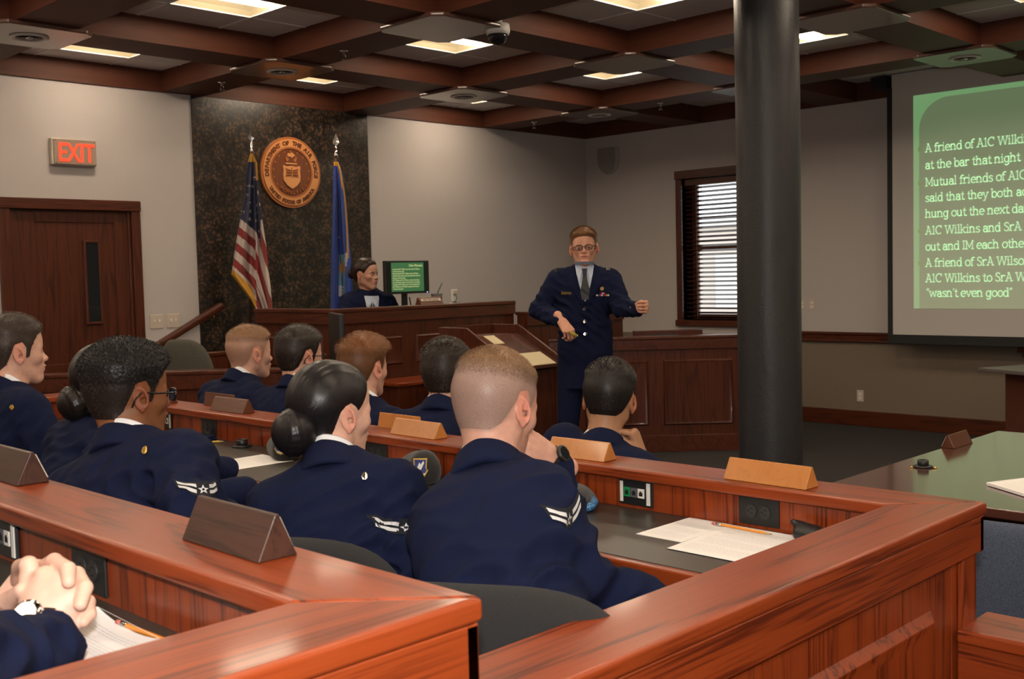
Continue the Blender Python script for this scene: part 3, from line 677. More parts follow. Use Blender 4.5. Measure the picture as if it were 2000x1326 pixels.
# ------------------------------------------------------------------ implicit modelling of people
def at(px, py, D):                     # point at distance D straight ahead of the camera, measured in the photo frame
    x = (px-1000)/2126.9; y = -(py-663)/2126.9
    return EYE+(_r2*x+_u2*y+_f)*D
class Field:
    def __init__(s, lo, hi, h):
        s.lo = np.array(lo, float); s.h = h
        s.n = np.ceil((np.array(hi, float)-s.lo)/h).astype(int)+1
        s.F = np.full(s.n, 1.0, np.float32)
        s.ax = [s.lo[i]+h*np.arange(s.n[i], dtype=np.float32) for i in range(3)]
    def sl(s, lo, hi):
        a = np.clip(np.floor((np.array(lo)-s.lo)/s.h).astype(int), 0, s.n); b = np.clip(np.ceil((np.array(hi)-s.lo)/s.h).astype(int)+1, 0, s.n)
        return tuple(slice(int(p), int(q)) for p, q in zip(a, b))
    def grids(s, S):
        X = s.ax[0][S[0]][:, None, None]; Y = s.ax[1][S[1]][None, :, None]; Z = s.ax[2][S[2]][None, None, :]
        return X, Y, Z
    def put(s, fn, lo, hi, k, op='+'):
        m = k+0.03; S = s.sl(np.array(lo)-m, np.array(hi)+m)
        if any(q.stop <= q.start for q in S): return
        d = fn(*s.grids(S)).astype(np.float32); A = s.F[S]
        if op == '-':                       # smooth max(F, -d)
            d = -d; F0 = A; hh = np.clip(0.5-0.5*(F0-d)/k, 0, 1); s.F[S] = F0*(1-hh)+d*hh+k*hh*(1-hh)
        else:
            hh = np.clip(0.5+0.5*(A-d)/k, 0, 1); s.F[S] = A*(1-hh)+d*hh-k*hh*(1-hh)
    def cone(s, a, b, ra, rb, k=0.01, op='+'):
        a = np.array(a, float); b = np.array(b, float); ab = b-a; L = max(float(ab@ab), 1e-9); r = max(ra, rb)
        def fn(X, Y, Z):
            t = np.clip(((X-a[0])*ab[0]+(Y-a[1])*ab[1]+(Z-a[2])*ab[2])/L, 0, 1)
            return np.sqrt((X-a[0]-t*ab[0])**2+(Y-a[1]-t*ab[1])**2+(Z-a[2]-t*ab[2])**2)-(ra+(rb-ra)*t)
        s.put(fn, np.minimum(a, b)-r, np.maximum(a, b)+r, k, op)
    def ell(s, c, r, k=0.01, op='+', R=None):
        c = np.array(c, float); r = np.array(r, float)
        def fn(X, Y, Z):
            x, y, z = X-c[0], Y-c[1], Z-c[2]
            if R is not None:
                x, y, z = (R[0][0]*x+R[1][0]*y+R[2][0]*z, R[0][1]*x+R[1][1]*y+R[2][1]*z, R[0][2]*x+R[1][2]*y+R[2][2]*z)
            k0 = np.sqrt((x/r[0])**2+(y/r[1])**2+(z/r[2])**2); k1 = np.sqrt((x/r[0]**2)**2+(y/r[1]**2)**2+(z/r[2]**2)**2)
            return k0*(k0-1)/np.maximum(k1, 1e-6)
        m = float(r.max()) if R is not None else r
        s.put(fn, c-m, c+m, k, op)
    def mesh(s): return surface_nets(s.F, s.lo, s.h)
def surface_nets(F, lo, h):
    S = F < 0; n = np.array(F.shape)-1
    cnt = np.zeros(n, np.int8); P = np.zeros((3,)+tuple(n), np.float32); E_ = np.zeros(n, np.float32)
    for d in (0, 1, 2):
        a = [slice(None)]*3; b = [slice(None)]*3; a[d] = slice(0, -1); b[d] = slice(1, None)
        A, B = F[tuple(a)], F[tuple(b)]; ch = (A < 0) != (B < 0)
        t = np.where(ch, A/np.where(ch, A-B, 1), 0).astype(np.float32)
        o = [q for q in (0, 1, 2) if q != d]
        for i in (0, 1):
            for j in (0, 1):
                sl = [slice(0, n[q]) for q in range(3)]
                sl[o[0]] = slice(i, i+n[o[0]]); sl[o[1]] = slice(j, j+n[o[1]]); sl[d] = slice(0, n[d])
                c = ch[tuple(sl)]; tt = t[tuple(sl)]
                E_ += c; P[d] += tt; P[o[0]] += c*i; P[o[1]] += c*j
    act = E_ > 0; idx = np.full(n, -1, np.int64); idx[act] = np.arange(act.sum())
    ii = np.stack(np.nonzero(act), 1).astype(np.float32)
    V = (ii+np.stack([P[d][act] for d in range(3)], 1)/E_[act][:, None])*h+np.array(lo, np.float32)
    Q = []
    for d in (0, 1, 2):
        u, v = (d+1) % 3, (d+2) % 3
        a = [slice(None)]*3; b = [slice(None)]*3; a[d] = slice(0, -1); b[d] = slice(1, None)
        sa, sb = S[tuple(a)], S[tuple(b)]; ch = sa != sb
        w_ = np.stack(np.nonzero(ch), 1)
        w_ = w_[(w_[:, u] > 0) & (w_[:, v] > 0) & (w_[:, u] < n[u]) & (w_[:, v] < n[v])]
        if not len(w_): continue
        e_u = np.zeros(3, int); e_u[u] = 1; e_v = np.zeros(3, int); e_v[v] = 1
        g = lambda q: idx[q[:, 0], q[:, 1], q[:, 2]]
        q = np.stack([g(w_-e_u-e_v), g(w_-e_v), g(w_), g(w_-e_u)], 1)
        fl_ = sa[w_[:, 0], w_[:, 1], w_[:, 2]]
        q[~fl_] = q[~fl_][:, ::-1]; Q.append(q)
    Q = np.concatenate(Q) if Q else np.zeros((0, 4), int)
    Q = Q[(Q >= 0).all(1)]
    return V, Q
def smooth_mesh(V, Q, it=2, lam=0.5):
    e = np.concatenate([Q[:, [0, 1]], Q[:, [1, 2]], Q[:, [2, 3]], Q[:, [3, 0]]])
    for _ in range(it):
        S = np.zeros_like(V); c = np.zeros(len(V))
        for a, b in ((0, 1), (1, 0)):
            np.add.at(S, e[:, a], V[e[:, b]]); np.add.at(c, e[:, a], 1)
        V = V+lam*(S/np.maximum(c, 1)[:, None]-V)
    return V
def vnormals(V, Q):
    n = np.cross(V[Q[:, 2]]-V[Q[:, 0]], V[Q[:, 3]]-V[Q[:, 1]]); o = np.zeros_like(V)
    for k_ in range(4): np.add.at(o, Q[:, k_], n)
    return o/np.maximum(np.linalg.norm(o, axis=1), 1e-9)[:, None]
def np_mesh(name, V, Q, mat, parent, col=None, smooth=True, tris=None):
    o0 = np.array(origin_of(parent)) if parent is not None else 0
    me = bpy.data.meshes.new(name); V = np.asarray(V, float)-o0
    me.from_pydata(V.tolist(), [], Q.tolist() if hasattr(Q, 'tolist') else Q)
    for q in (mat if isinstance(mat, list) else [mat]): me.materials.append(q)
    me.polygons.foreach_set('use_smooth', [smooth]*len(me.polygons))
    if col is not None:
        at_ = me.color_attributes.new('Col', 'FLOAT_COLOR', 'POINT')
        c4 = np.ones((len(V), 4), np.float32); c4[:, :3] = col; at_.data.foreach_set('color', c4.ravel())
    me.update()
    o = bpy.data.objects.new(name, me); COL.objects.link(o)
    if parent is not None: o.parent = parent
    return o
def attr_mat(name, rough, sss=0.0, spec=0.4, var=0.0, sheen=0.0, aniso=False, nscale=120, bump=0.0):
    m, nt, b = newmat(name); L = nt.links.new
    a = N(nt, 'ShaderNodeVertexColor'); a.layer_name = 'Col'
    src = a.outputs['Color']
    if var or bump:
        tc = N(nt, 'ShaderNodeTexCoord'); no = N(nt, 'ShaderNodeTexNoise', i_Scale=nscale, i_Detail=3.0); L(tc.outputs['Object'], no.inputs['Vector'])
        if var:
            mr = N(nt, 'ShaderNodeMapRange', i_1=0.3, i_2=0.7, i_3=1-var, i_4=1+var); L(no.outputs['Fac'], mr.inputs[0])
            hv = N(nt, 'ShaderNodeHueSaturation'); L(src, hv.inputs['Color']); L(mr.outputs[0], hv.inputs['Value']); src = hv.outputs[0]
        if bump:
            bp = N(nt, 'ShaderNodeBump', i_Strength=bump, i_Distance=0.001); L(no.outputs['Fac'], bp.inputs['Height']); L(bp.outputs[0], b.inputs['Normal'])
    L(src, b.inputs['Base Color']); b.inputs['Roughness'].default_value = rough; b.inputs['Specular IOR Level'].default_value = spec
    if sss:
        b.inputs['Subsurface Weight'].default_value = sss; b.inputs['Subsurface Radius'].default_value = (1.0, 0.35, 0.2); b.inputs['Subsurface Scale'].default_value = 0.006
    b.inputs['Sheen Weight'].default_value = sheen
    return m
M['skin'] = attr_mat('skin', 0.48, 0.12, 0.35, 0.07, nscale=55, bump=0.05)
M['hair'] = attr_mat('hair', 0.45, 0, 0.35, 0.12, nscale=300)
M['sleek'] = attr_mat('sleek_hair', 0.36, 0, 0.32, 0.15, nscale=140)
def navy():
    m, nt, b = newmat('navy_wool'); L = nt.links.new
    tc = N(nt, 'ShaderNodeTexCoord'); n1 = N(nt, 'ShaderNodeTexNoise', i_Scale=900.0, i_Detail=1.0); L(tc.outputs['Object'], n1.inputs['Vector'])
    n2 = N(nt, 'ShaderNodeTexNoise', i_Scale=7.0, i_Detail=3.0, i_Distortion=0.8); L(tc.outputs['Object'], n2.inputs['Vector'])
    r = ramp(nt, [(0.3, (0.0054, 0.0085, 0.029)), (0.7, (0.0088, 0.0128, 0.041))]); L(n1.outputs['Fac'], r.inputs[0]); L(r.outputs[0], b.inputs['Base Color'])
    b.inputs['Roughness'].default_value = 0.9; b.inputs['Specular IOR Level'].default_value = 0.12
    bp = N(nt, 'ShaderNodeBump', i_Strength=0.5, i_Distance=0.012); L(n2.outputs['Fac'], bp.inputs['Height'])
    bp2 = N(nt, 'ShaderNodeBump', i_Strength=0.15, i_Distance=0.0008); L(n1.outputs['Fac'], bp2.inputs['Height']); L(bp.outputs[0], bp2.inputs['Normal']); L(bp2.outputs[0], b.inputs['Normal'])
    return m
M['navy'] = navy()
M['shirt'] = plain('pale_blue_shirt', (0.52, 0.58, 0.72), 0.8)
M['shirtw'] = plain('white_shirt', (0.74, 0.76, 0.82), 0.8)
M['tie'] = plain('dark_tie', (0.022, 0.025, 0.030), 0.55, noise=0.2, nscale=300)
M['patch_black'] = plain('patch_black', (0.006, 0.007, 0.012), 0.9)
M['patch_white'] = plain('patch_white', (0.62, 0.62, 0.63), 0.8)

def poly_sdf(X, Z, poly):
    d = np.full(np.broadcast(X, Z).shape, 1e9, np.float32); s = np.ones_like(d); n = len(poly)
    for i in range(n):
        ax, az = poly[i]; bx, bz = poly[i-1]; ex, ez = bx-ax, bz-az
        wx, wz = X-ax, Z-az; t = np.clip((wx*ex+wz*ez)/(ex*ex+ez*ez), 0, 1)
        d = np.minimum(d, (wx-ex*t)**2+(wz-ez*t)**2)
        c1 = Z >= az; c2 = Z < bz; c3 = ex*wz > ez*wx
        fl_ = (c1 & c2 & c3) | (~c1 & ~c2 & ~c3); s = np.where(fl_, -s, s)
    return s*np.sqrt(d)
HAIR_M = [(.108, .082), (.086, .075), (.066, .066), (.053, .046), (.041, .022), (.035, -.014), (.017, -.016), (.018, .022), (.004, .040), (-.020, .032), (-.031, -.006), (-.042, -.040), (-.062, -.060), (-.15, -.068), (-.15, .25), (.13, .25)]
HAIR_W = [(.110, .092), (.092, .087), (.072, .074), (.056, .048), (.042, .026), (.028, .010), (.019, .022), (.0, .032), (-.024, .012), (-.032, -.030), (-.048, -.062), (-.15, -.075), (-.15, .25), (.13, .25)]
def lumpy(X, Y, Z, f, ph=0.0):
    return (np.sin(f*X+1.7*np.sin(f*.7*Z+ph))+np.sin(f*1.13*Y+1.3*np.sin(f*.9*X+2+ph))+np.sin(f*.93*Z+1.9*np.sin(f*.8*Y+ph)))/3
def head_build(neck, h=0.003, fem=0.0, ear=1.0, open_mouth=False, jaw=1.0):
    """local head: +x face, +y left, +z up, origin between the ears.  returns fields"""
    f = Field((-.135, -.125, -.24), (.145, .125, .155), h)
    w_ = 1-.05*fem
    f.ell((-.014, 0, .046), (.098, .077*w_, .086), .01)
    f.ell((-.030, 0, .030), (.080, .079*w_, .078), .03)
    f.ell((.034, 0, .035), (.058, .064*w_, .075), .03)
    f.ell((.036, 0, -.035), (.056*w_, .0525*w_*jaw, .074), .03)            # face mass
    for s in (-1, 1):
        f.cone((.000, s*.051*w_*jaw, -.045), (.072, s*.014*jaw, -.095), .016, .015, .025)   # jaw
        f.cone((.000, s*.058*w_, -.005), (.000, s*.051*w_*jaw, -.05), .015, .015, .025)
        f.ell((.062, s*.040*jaw, -.014), (.022, .020, .020), .026)         # cheek
        f.cone((.079, s*.014, .020), (.070, s*.048, .019), .010*(1-.4*fem), .008, .014)  # brow
    f.ell((.079, 0, -.090), (.019, .021, .015), .02)                   # chin
    f.ell((.080, 0, -.052), (.021, .030, .027), .02)                   # muzzle
    f.cone((.083, 0, .014), (.103, 0, -.018), .007, .010, .012)        # nose
    f.ell((.106, 0, -.022), (.012, .011, .010), .008)
    for s in (-1, 1): f.ell((.096, s*.012, -.026), (.011, .0075, .008), .006)
    for s in (-1, 1): f.ell((.093, s*.031, .000), (.018, .019, .0130), .010, '-')
    for s in (-1, 1): f.ell((.0735, s*.031, .001), (.0125, .017, .0130), .004)
    for s in (-1, 1):
        f.cone((.0835, s*.019, .0080), (.0800, s*.043, .0055), .0042, .0038, .004); f.cone((.0820, s*.020, -.0085), (.0790, s*.042, -.0080), .0036, .0034, .004)
    f.ell((.099, 0, -.048), (.0085, .023, .0062), .004)
    f.ell((.097, 0, -.0605), (.0085, .019, .0072), .004)
    if open_mouth: f.ell((.106, 0, -.0535), (.012, .018, .0042), .003, '-')
    else: f.cone((.108, -.022, -.0540), (.108, .022, -.0540), .0035, .0035, .003, '-')
    # neck
    nb = np.array(neck, float); r0 = .056-.010*fem
    f.cone((-.030, 0, -.030), nb*.75+np.array((-.030, 0, -.03))*.25, r0, r0*.98, .035)
    f.cone(nb*.6+np.array((-.030, 0, -.03))*.4, nb, r0, r0*1.08, .02)
    H = f.F.copy()
    for s in (-1, 1):
        c = np.array((-.006, s*.081*w_, -.004)); tilt = Matrix.Rotation(rad(-14), 3, 'Y') @ Matrix.Identity(3)
        R = (Matrix.Rotation(rad(s*22), 3, 'Z') @ tilt); R_ = [[R[i][j] for j in range(3)] for i in range(3)]
        f.ell(c+np.array((0, s*.003, 0)), (.0185*ear, .0062, .0315*ear), .006, '+', R_)
        f.ell(c+np.array((.002, s*.012, .002)), (.0105*ear, .0085, .020*ear), .003, '-', R_)
        f.ell(c+np.array((.006, s*.002, -.004)), (.006, .008, .006), .004, '-')
        # helix rim
        ring = []
        for a in np.linspace(rad(-60), rad(235), 15):
            q = Vector((.0155*ear*math.cos(a), s*.006, .028*ear*math.sin(a))); ring.append(np.array(R @ q)+c)
        for i in range(len(ring)-1): f.cone(ring[i], ring[i+1], .0032, .0032, .002)
        f.ell(c+np.array((.004, s*.004, -.029*ear)), (.0065, .0045, .008), .004)
    f.F = f.F.astype(np.float32)
    return f, H
def head_colors(V, skin, lips, brow, stubble=None, hairtint=None):
    c = np.tile(np.array(skin, np.float32), (len(V), 1)); x, y, z = V[:, 0], V[:, 1], V[:, 2]
    def blend(mask, col):
        m_ = np.clip(mask, 0, 1)[:, None]; c[:] = c*(1-m_)+np.array(col)*m_
    ear = np.clip((np.abs(y)-.076)/.008, 0, 1)*(z > -.05)*(z < .05)
    red = (skin[0]*1.02, skin[1]*.72, skin[2]*.68)
    blend(ear*.75, red)
    blend(np.clip(1-np.sqrt(((x-.105)/.02)**2+(y/.018)**2+((z+.02)/.02)**2), 0, 1)*.5, red)
    for s in (-1, 1): blend(np.clip(1-np.sqrt(((x-.075)/.03)**2+((y-s*.042)/.025)**2+((z+.022)/.025)**2), 0, 1)*.35, red)
    lip = np.clip(1.3-np.sqrt((y/.026)**2+((z+.054)/.0135)**2)*1.1, 0, 1)*(x > .088)
    blend(lip*.85, lips)
    if brow is not None:
        for s in (-1, 1):
            yy = (y*s-.031)/.021; zz = (z-.0215+.004*yy*yy)/.0052
            blend(np.clip(1.35-np.sqrt(yy**2*.9+zz**2), 0, 1)*(x > .055)*.9, brow)
        for s in (-1, 1):   # lash line
            yy = (y*s-.031)/.016; zz = (z-.0075+.003*yy*yy)/.0028
            blend(np.clip(1.3-np.sqrt(yy**2+zz**2), 0, 1)*(x > .06)*.75, tuple(q*.35 for q in brow))
    if stubble is not None:
        m_ = np.clip((-.03-z)/.02, 0, 1)*np.clip((x+.01)/.03, 0, 1)*(z > -.115)
        blend(m_*.25, stubble)
    return c
def strands(V, Q, n, length, flow, width, lift, rng, colf, seg=3, jitter=.35):
    """short hair ribbons growing on a mesh; length/flow/lift are functions of the root positions"""
    nv = vnormals(V, Q); a = V[Q[:, 0]]; ar = np.linalg.norm(np.cross(V[Q[:, 2]]-a, V[Q[:, 3]]-V[Q[:, 1]]), axis=1)
    pk = rng.choice(len(Q), n, p=ar/ar.sum()); w_ = rng.dirichlet((1, 1, 1, 1), n)
    P = sum(w_[:, [i]]*V[Q[pk, i]] for i in range(4)); Nn = sum(w_[:, [i]]*nv[Q[pk, i]] for i in range(4)); Nn /= np.linalg.norm(Nn, axis=1)[:, None]
    Ln = length(P)*rng.uniform(.65, 1.1, n); keep = Ln > .0012; P, Nn, Ln = P[keep], Nn[keep], Ln[keep]; n = len(P)
    Fl = flow(P, Nn)+rng.normal(0, jitter, (n, 3)); Fl -= Nn*(Fl*Nn).sum(1)[:, None]; Fl /= np.maximum(np.linalg.norm(Fl, axis=1), 1e-6)[:, None]
    lf = lift(P)[:, None]; side = np.cross(Nn, Fl)
    VV = []; q = P-Nn*.001
    st = (Ln/seg)[:, None]
    for k_ in range(seg+1):
        wd = width*(1-.75*k_/seg); VV += [q-side*wd, q+side*wd]
        tt = k_/seg; dirv = Nn*lf*(1-.75*tt)+Fl*(.35+.65*tt)*(1-.5*lf); dirv /= np.linalg.norm(dirv, axis=1)[:, None]; q = q+dirv*st
    m_ = 2*(seg+1); A = np.stack(VV, 1).reshape(-1, 3); b = np.arange(n)[:, None]*m_
    F_ = np.concatenate([b+np.array([2*k_, 2*k_+1, 2*k_+3, 2*k_+2]) for k_ in range(seg)])
    C_ = np.repeat(colf(P)*rng.uniform(.75, 1.25, n)[:, None], m_, axis=0)
    return A, F_, C_
def head_matrix(pos, az, pitch, roll, sc):
    return Matrix.Translation(pos) @ Matrix.Rotation(rad(az), 4, 'Z') @ Matrix.Rotation(rad(pitch), 4, 'Y') @ Matrix.Rotation(rad(roll), 4, 'X') @ Matrix.Scale(sc, 4)
def xf(Mx, V):
    A = np.array(Mx); return V @ A[:3, :3].T+A[:3, 3]
def npv(v): return np.array((v[0], v[1], v[2]), float)

FING = {'index': (.030, .000, (.043, .025, .021), .0088), 'middle': (.010, .004, (.047, .029, .022), .0090), 'ring': (-.010, .001, (.043, .027, .022), .0085), 'little': (-.028, -.008, (.034, .020, .019), .0076)}
def hand(f, wr, d, n, t, curls, thumb, sc=1.0, spread=0.08):
    """add a hand to a field. wr wrist, d finger direction, n dorsal normal, t thumb side; curls: 4 x (mcp,pip,dip) degrees; thumb: 3 local points (t,d,-n) in m"""
    wr = npv(wr); d = npv(Vector(d).normalized()); n = Vector(n); n = npv((n-Vector(d)*n.dot(Vector(d))).normalized()); c = npv(Vector(d).cross(Vector(n)))
    t = c*(1 if np.dot(c, npv(t)) > 0 else -1)
    k = .010*sc
    f.cone(wr-d*.05*sc, wr, .027*sc, .024*sc, .012)
    for nm, cu in zip(FING, curls):
        off, ds, ln, r = FING[nm]; K = wr+d*(.088+ds)*sc+t*off*sc+n*(.004-abs(off)*.12)*sc
        f.cone(wr+t*off*.55*sc, K, .0165*sc, .0125*sc, k)
        ang = 0; p = K; sp = off*spread/.03
        for j, L_ in enumerate(ln):
            ang += rad(cu[j]); dr = d*math.cos(ang)-n*math.sin(ang)+t*sp*math.cos(ang); q = p+dr*L_*sc/np.linalg.norm(dr)
            f.cone(p, q, r*(1-.06*j)*sc, r*(.96-.08*j)*sc, .0035 if j == 0 else .003); p = q
    P = [wr+t*.016*sc+d*.018*sc]+[wr+(t*a+d*b-n*c_)*sc for a, b, c_ in thumb]
    rr = [.017, .0125, .0105, .0088]
    for i in range(len(P)-1): f.cone(P[i], P[i+1], rr[i]*sc, rr[i+1]*sc, .008 if i == 0 else .004)
    f.cone(wr+t*.02*sc-n*.008*sc, P[1], .016*sc, .012*sc, .01)
def lookup(d, p): return np.interp(p, [q[0] for q in d], [q[1] for q in d])

TORSO = [(-.08, .150, .115), (0.0, .178, .130), (.10, .172, .125), (.22, .166, .118), (.34, .182, .125), (.43, .196, .125), (.49, .190, .112), (.53, .150, .090), (.565, .095, .072), (.60, .066, .062)]
def jacket_field(sp, h=0.0075):
    pv, nb = npv(sp['pelvis']), npv(sp['neck']); az = rad(sp['taz'])
    u = nb-pv; Ls = np.linalg.norm(u); u /= Ls
    fw = np.array((math.cos(az), math.sin(az), 0)); fw -= u*(fw@u); fw /= np.linalg.norm(fw); l = np.cross(u, fw)
    sc = sp.get('tw', 1.0); shw = sp.get('shw', .165)*sc
    tl = sp.get('tilt', 0.0)
    pts = [pv, nb]
    sh = {}
    for s, nm in ((1, 'L'), (-1, 'R')):
        j = nb-u*.085+l*s*shw+u*s*tl*.5-fw*.012
        if 'sh'+nm in sp: j = npv(sp['sh'+nm])
        sh[nm] = j; pts += [j, npv(sp['el'+nm]), npv(sp['wr'+nm])]
    lo = np.min(pts, 0)-.22; hi = np.max(pts, 0)+.20
    hi[2] = min(hi[2], max(nb[2]+.10, npv(sp['wrL'])[2]+.1, npv(sp['wrR'])[2]+.1))
    lo[2] = max(lo[2], pv[2]-.22-(.1 if sp.get('stand') else 0))
    f = Field(lo, hi, h)
    T = TORSO; k = Ls/.56; low = sp.get('skirt', 0.0)
    us = np.array([q[0] for q in T]); la = np.array([q[1] for q in T])*sc; lb = np.array([q[2] for q in T])*sc*sp.get('deep', 1.0)
    bow = sp.get('bow', 0.0)
    def fn(X, Y, Z):
        x, y, z = X-pv[0], Y-pv[1], Z-pv[2]
        t = (x*u[0]+y*u[1]+z*u[2])/k; ff = x*fw[0]+y*fw[1]+z*fw[2]; ll = x*l[0]+y*l[1]+z*l[2]
        ff = ff+bow*np.sin(np.clip(t/.58, 0, 1)*math.pi)
        tc_ = np.clip(t, us[0]-low, us[-1]); a = np.interp(tc_, us, la).astype(np.float32); b = np.interp(tc_, us, lb).astype(np.float32)
        d2 = ((np.abs(ll)/a)**2.5+(np.abs(ff)/b)**2.5)**(1/2.5)
        d = (d2-1)*np.minimum(a, b)*.9
        return np.maximum(d, np.maximum(us[0]-low-t, t-us[-1])*k)
    f.put(fn, lo+.03, hi-.03, .01)
    for nm, s in (('L', 1), ('R', -1)):
        e, w_ = npv(sp['el'+nm]), npv(sp['wr'+nm]); j = sh[nm]
        f.cone(nb-u*.03+l*s*.055, j+u*.012-l*s*.015, .056*sc, .064*sc, .035)
        f.cone(j, e, .074*sc, .060*sc, .035)
        ddir = (w_-e)/np.linalg.norm(w_-e)
        f.cone(e, w_-ddir*.005, .061*sc, .044*sc, .022)
    # cloth folds: irregular creases round the elbows, armpits and waist
    X, Y, Z = f.ax[0][:, None, None], f.ax[1][None, :, None], f.ax[2][None, None, :]
    amp = np.zeros(f.F.shape, np.float32); rg = np.random.default_rng(sp.get('seed', 0)+100)
    def waves(c_, axis, n, l0, l1, jit):
        o = 0
        for _ in range(n):
            kv = npv(axis)/np.linalg.norm(axis)+rg.normal(0, jit, 3); kv *= 2*math.pi/rg.uniform(l0, l1)/np.linalg.norm(kv); ph = rg.uniform(0, 6.3)
            kw = rg.normal(0, 1, 3)*14
            o = o+np.sin((X-c_[0])*kv[0]+(Y-c_[1])*kv[1]+(Z-c_[2])*kv[2]+ph+1.2*np.sin((X-c_[0])*kw[0]+(Y-c_[1])*kw[1]+(Z-c_[2])*kw[2]))
        o = o/n; return (np.abs(o)*1.6-.5).astype(np.float32)
    for nm, s in (('L', 1), ('R', -1)):
        e, w_ = npv(sp['el'+nm]), npv(sp['wr'+nm]); j = sh[nm]
        for c_, r_, am, ax_ in ((e, .10, .011, (w_-j)), (j*.75+e*.25-u*.05, .12, .010, e-j+l*s*.1), (w_*.55+e*.45, .11, .008, w_-e)):
            S = f.sl(c_-2.2*r_, c_+2.2*r_)
            X, Y, Z = f.grids(S)
            if 0 in np.broadcast_shapes(X.shape, Y.shape, Z.shape): continue
            g = np.exp(-(((X-c_[0])**2+(Y-c_[1])**2+(Z-c_[2])**2)/r_**2)); amp[S] += am*g*waves(c_, ax_, 3, .06, .13, .45)
        # armhole seam
        aj = (e-j)/np.linalg.norm(e-j); c_ = j+aj*.015-l*s*.02
        ax2 = (aj*.45+l*s*.9); ax2 /= np.linalg.norm(ax2); S = f.sl(c_-.13, c_+.13); X, Y, Z = f.grids(S)
        if 0 not in np.broadcast_shapes(X.shape, Y.shape, Z.shape):
            d_ = (X-c_[0])*ax2[0]+(Y-c_[1])*ax2[1]+(Z-c_[2])*ax2[2]; g = np.exp(-(((X-c_[0])**2+(Y-c_[1])**2+(Z-c_[2])**2)/.11**2)**2)
            amp[S] += .0035*g*np.exp(-(d_/.007)**2)
    X, Y, Z = f.ax[0][:, None, None], f.ax[1][None, :, None], f.ax[2][None, None, :]
    t = ((X-pv[0])*u[0]+(Y-pv[1])*u[1]+(Z-pv[2])*u[2])/k
    amp += (.015*np.exp(-((t-.20)/.15)**2)+.007*np.exp(-((t-.42)/.12)**2))*waves(pv, u+l*.5, 3, .07, .15, .4)
    f.F += amp
    return f, dict(u=u, fw=fw, l=l, sh=sh, nb=nb, pv=pv, k=k)
def ring_collar(name, mat, parent, c, u, fw, l, rx, ry, prof, phi, drop, n=41, gap=0.0, vneck=0.0):
    """collar band: prof is a list of (radial offset, height); angle 0 at the back"""
    c, u, fw, l = Vector(c), Vector(u), Vector(fw), Vector(l); m_ = MB(); V = []
    for i in range(n):
        a = -phi+2*phi*i/(n-1); ta = abs(a)/math.pi
        dz = -drop*ta**1.6; w_ = 1.0
        for ro, hz in prof:
            hz2 = hz*(1-.25*ta)
            q = c+(-fw*math.cos(a)*(rx+ro)+l*math.sin(a)*(ry+ro))+u*(hz2+dz)+fw*vneck*max(0, ta-.45)
            V.append(q)
    p = len(prof); F = [(i*p+j, i*p+(j+1) % p, (i+1)*p+(j+1) % p, (i+1)*p+j) for i in range(n-1) for j in range(p)]
    F += [tuple(range(p)), tuple((n-1)*p+j for j in range(p))[::-1]]
    m_.add(V, F); return m_.build(name, mat, parent, smooth=True)
class Drape:
    def __init__(s, V, Q): s.b = BVHTree.FromPolygons([tuple(p) for p in V], [tuple(q) for q in Q.tolist()])
    def set(s, o, x, y):                # local frame on the cloth: origin, right, up
        s.o = Vector(o); s.x = Vector(x).normalized(); y = Vector(y); s.y = (y-s.x*s.x.dot(y)).normalized(); s.n = s.x.cross(s.y); return s
    def at(s, a, b, off):
        p = s.o+s.x*a+s.y*b+s.n*.18; h = s.b.ray_cast(p, -s.n, .40)
        if h[0] is None: return p-s.n*getattr(s, 'last', .18)+s.n*off
        s.last = h[3]
        nn = h[1] if h[1].dot(s.n) > 0 else -h[1]
        return h[0]+(nn*.6+s.n*.4).normalized()*off
    def loft(s, m_, A, B, off, n=8, k=3, m=0, th=0.0):
        """patch between two polylines with the same number of points"""
        def res(P, t):
            P = [Vector((q[0], q[1], 0)) for q in P]; L_ = [0]
            for i in range(1, len(P)): L_.append(L_[-1]+(P[i]-P[i-1]).length)
            x = t*L_[-1]
            for i in range(1, len(P)):
                if x <= L_[i]+1e-9: return P[i-1].lerp(P[i], (x-L_[i-1])/max(1e-9, L_[i]-L_[i-1]))
            return P[-1]
        def fn(u, v):
            p = res(A, u).lerp(res(B, u), v); return s.at(p.x, p.y, off)
        m_.grid(fn, n, k, m)
        if th:
            for v in (0, 1):
                W = []
                for i in range(n):
                    p = res(A, i/(n-1)).lerp(res(B, i/(n-1)), v); W += [s.at(p.x, p.y, off), s.at(p.x, p.y, off-th)]
                m_.add(W, [(2*i, 2*i+1, 2*i+3, 2*i+2) for i in range(n-1)], m)
        return m_
    def poly(s, m_, P, off, m=0):
        c = (sum(p[0] for p in P)/len(P), sum(p[1] for p in P)/len(P)); V = [s.at(*c, off)]+[s.at(*p, off) for p in P]
        return m_.add(V, [(0, i+1, (i+1) % len(P)+1) for i in range(len(P))], m)
def star_pts(c, r, r2=None, n=5, a0=90):
    r2 = r2 or r*.42
    return [(c[0]+(r if i % 2 == 0 else r2)*math.cos(rad(a0+180*i/n)), c[1]+(r if i % 2 == 0 else r2)*math.sin(rad(a0+180*i/n))) for i in range(2*n)]
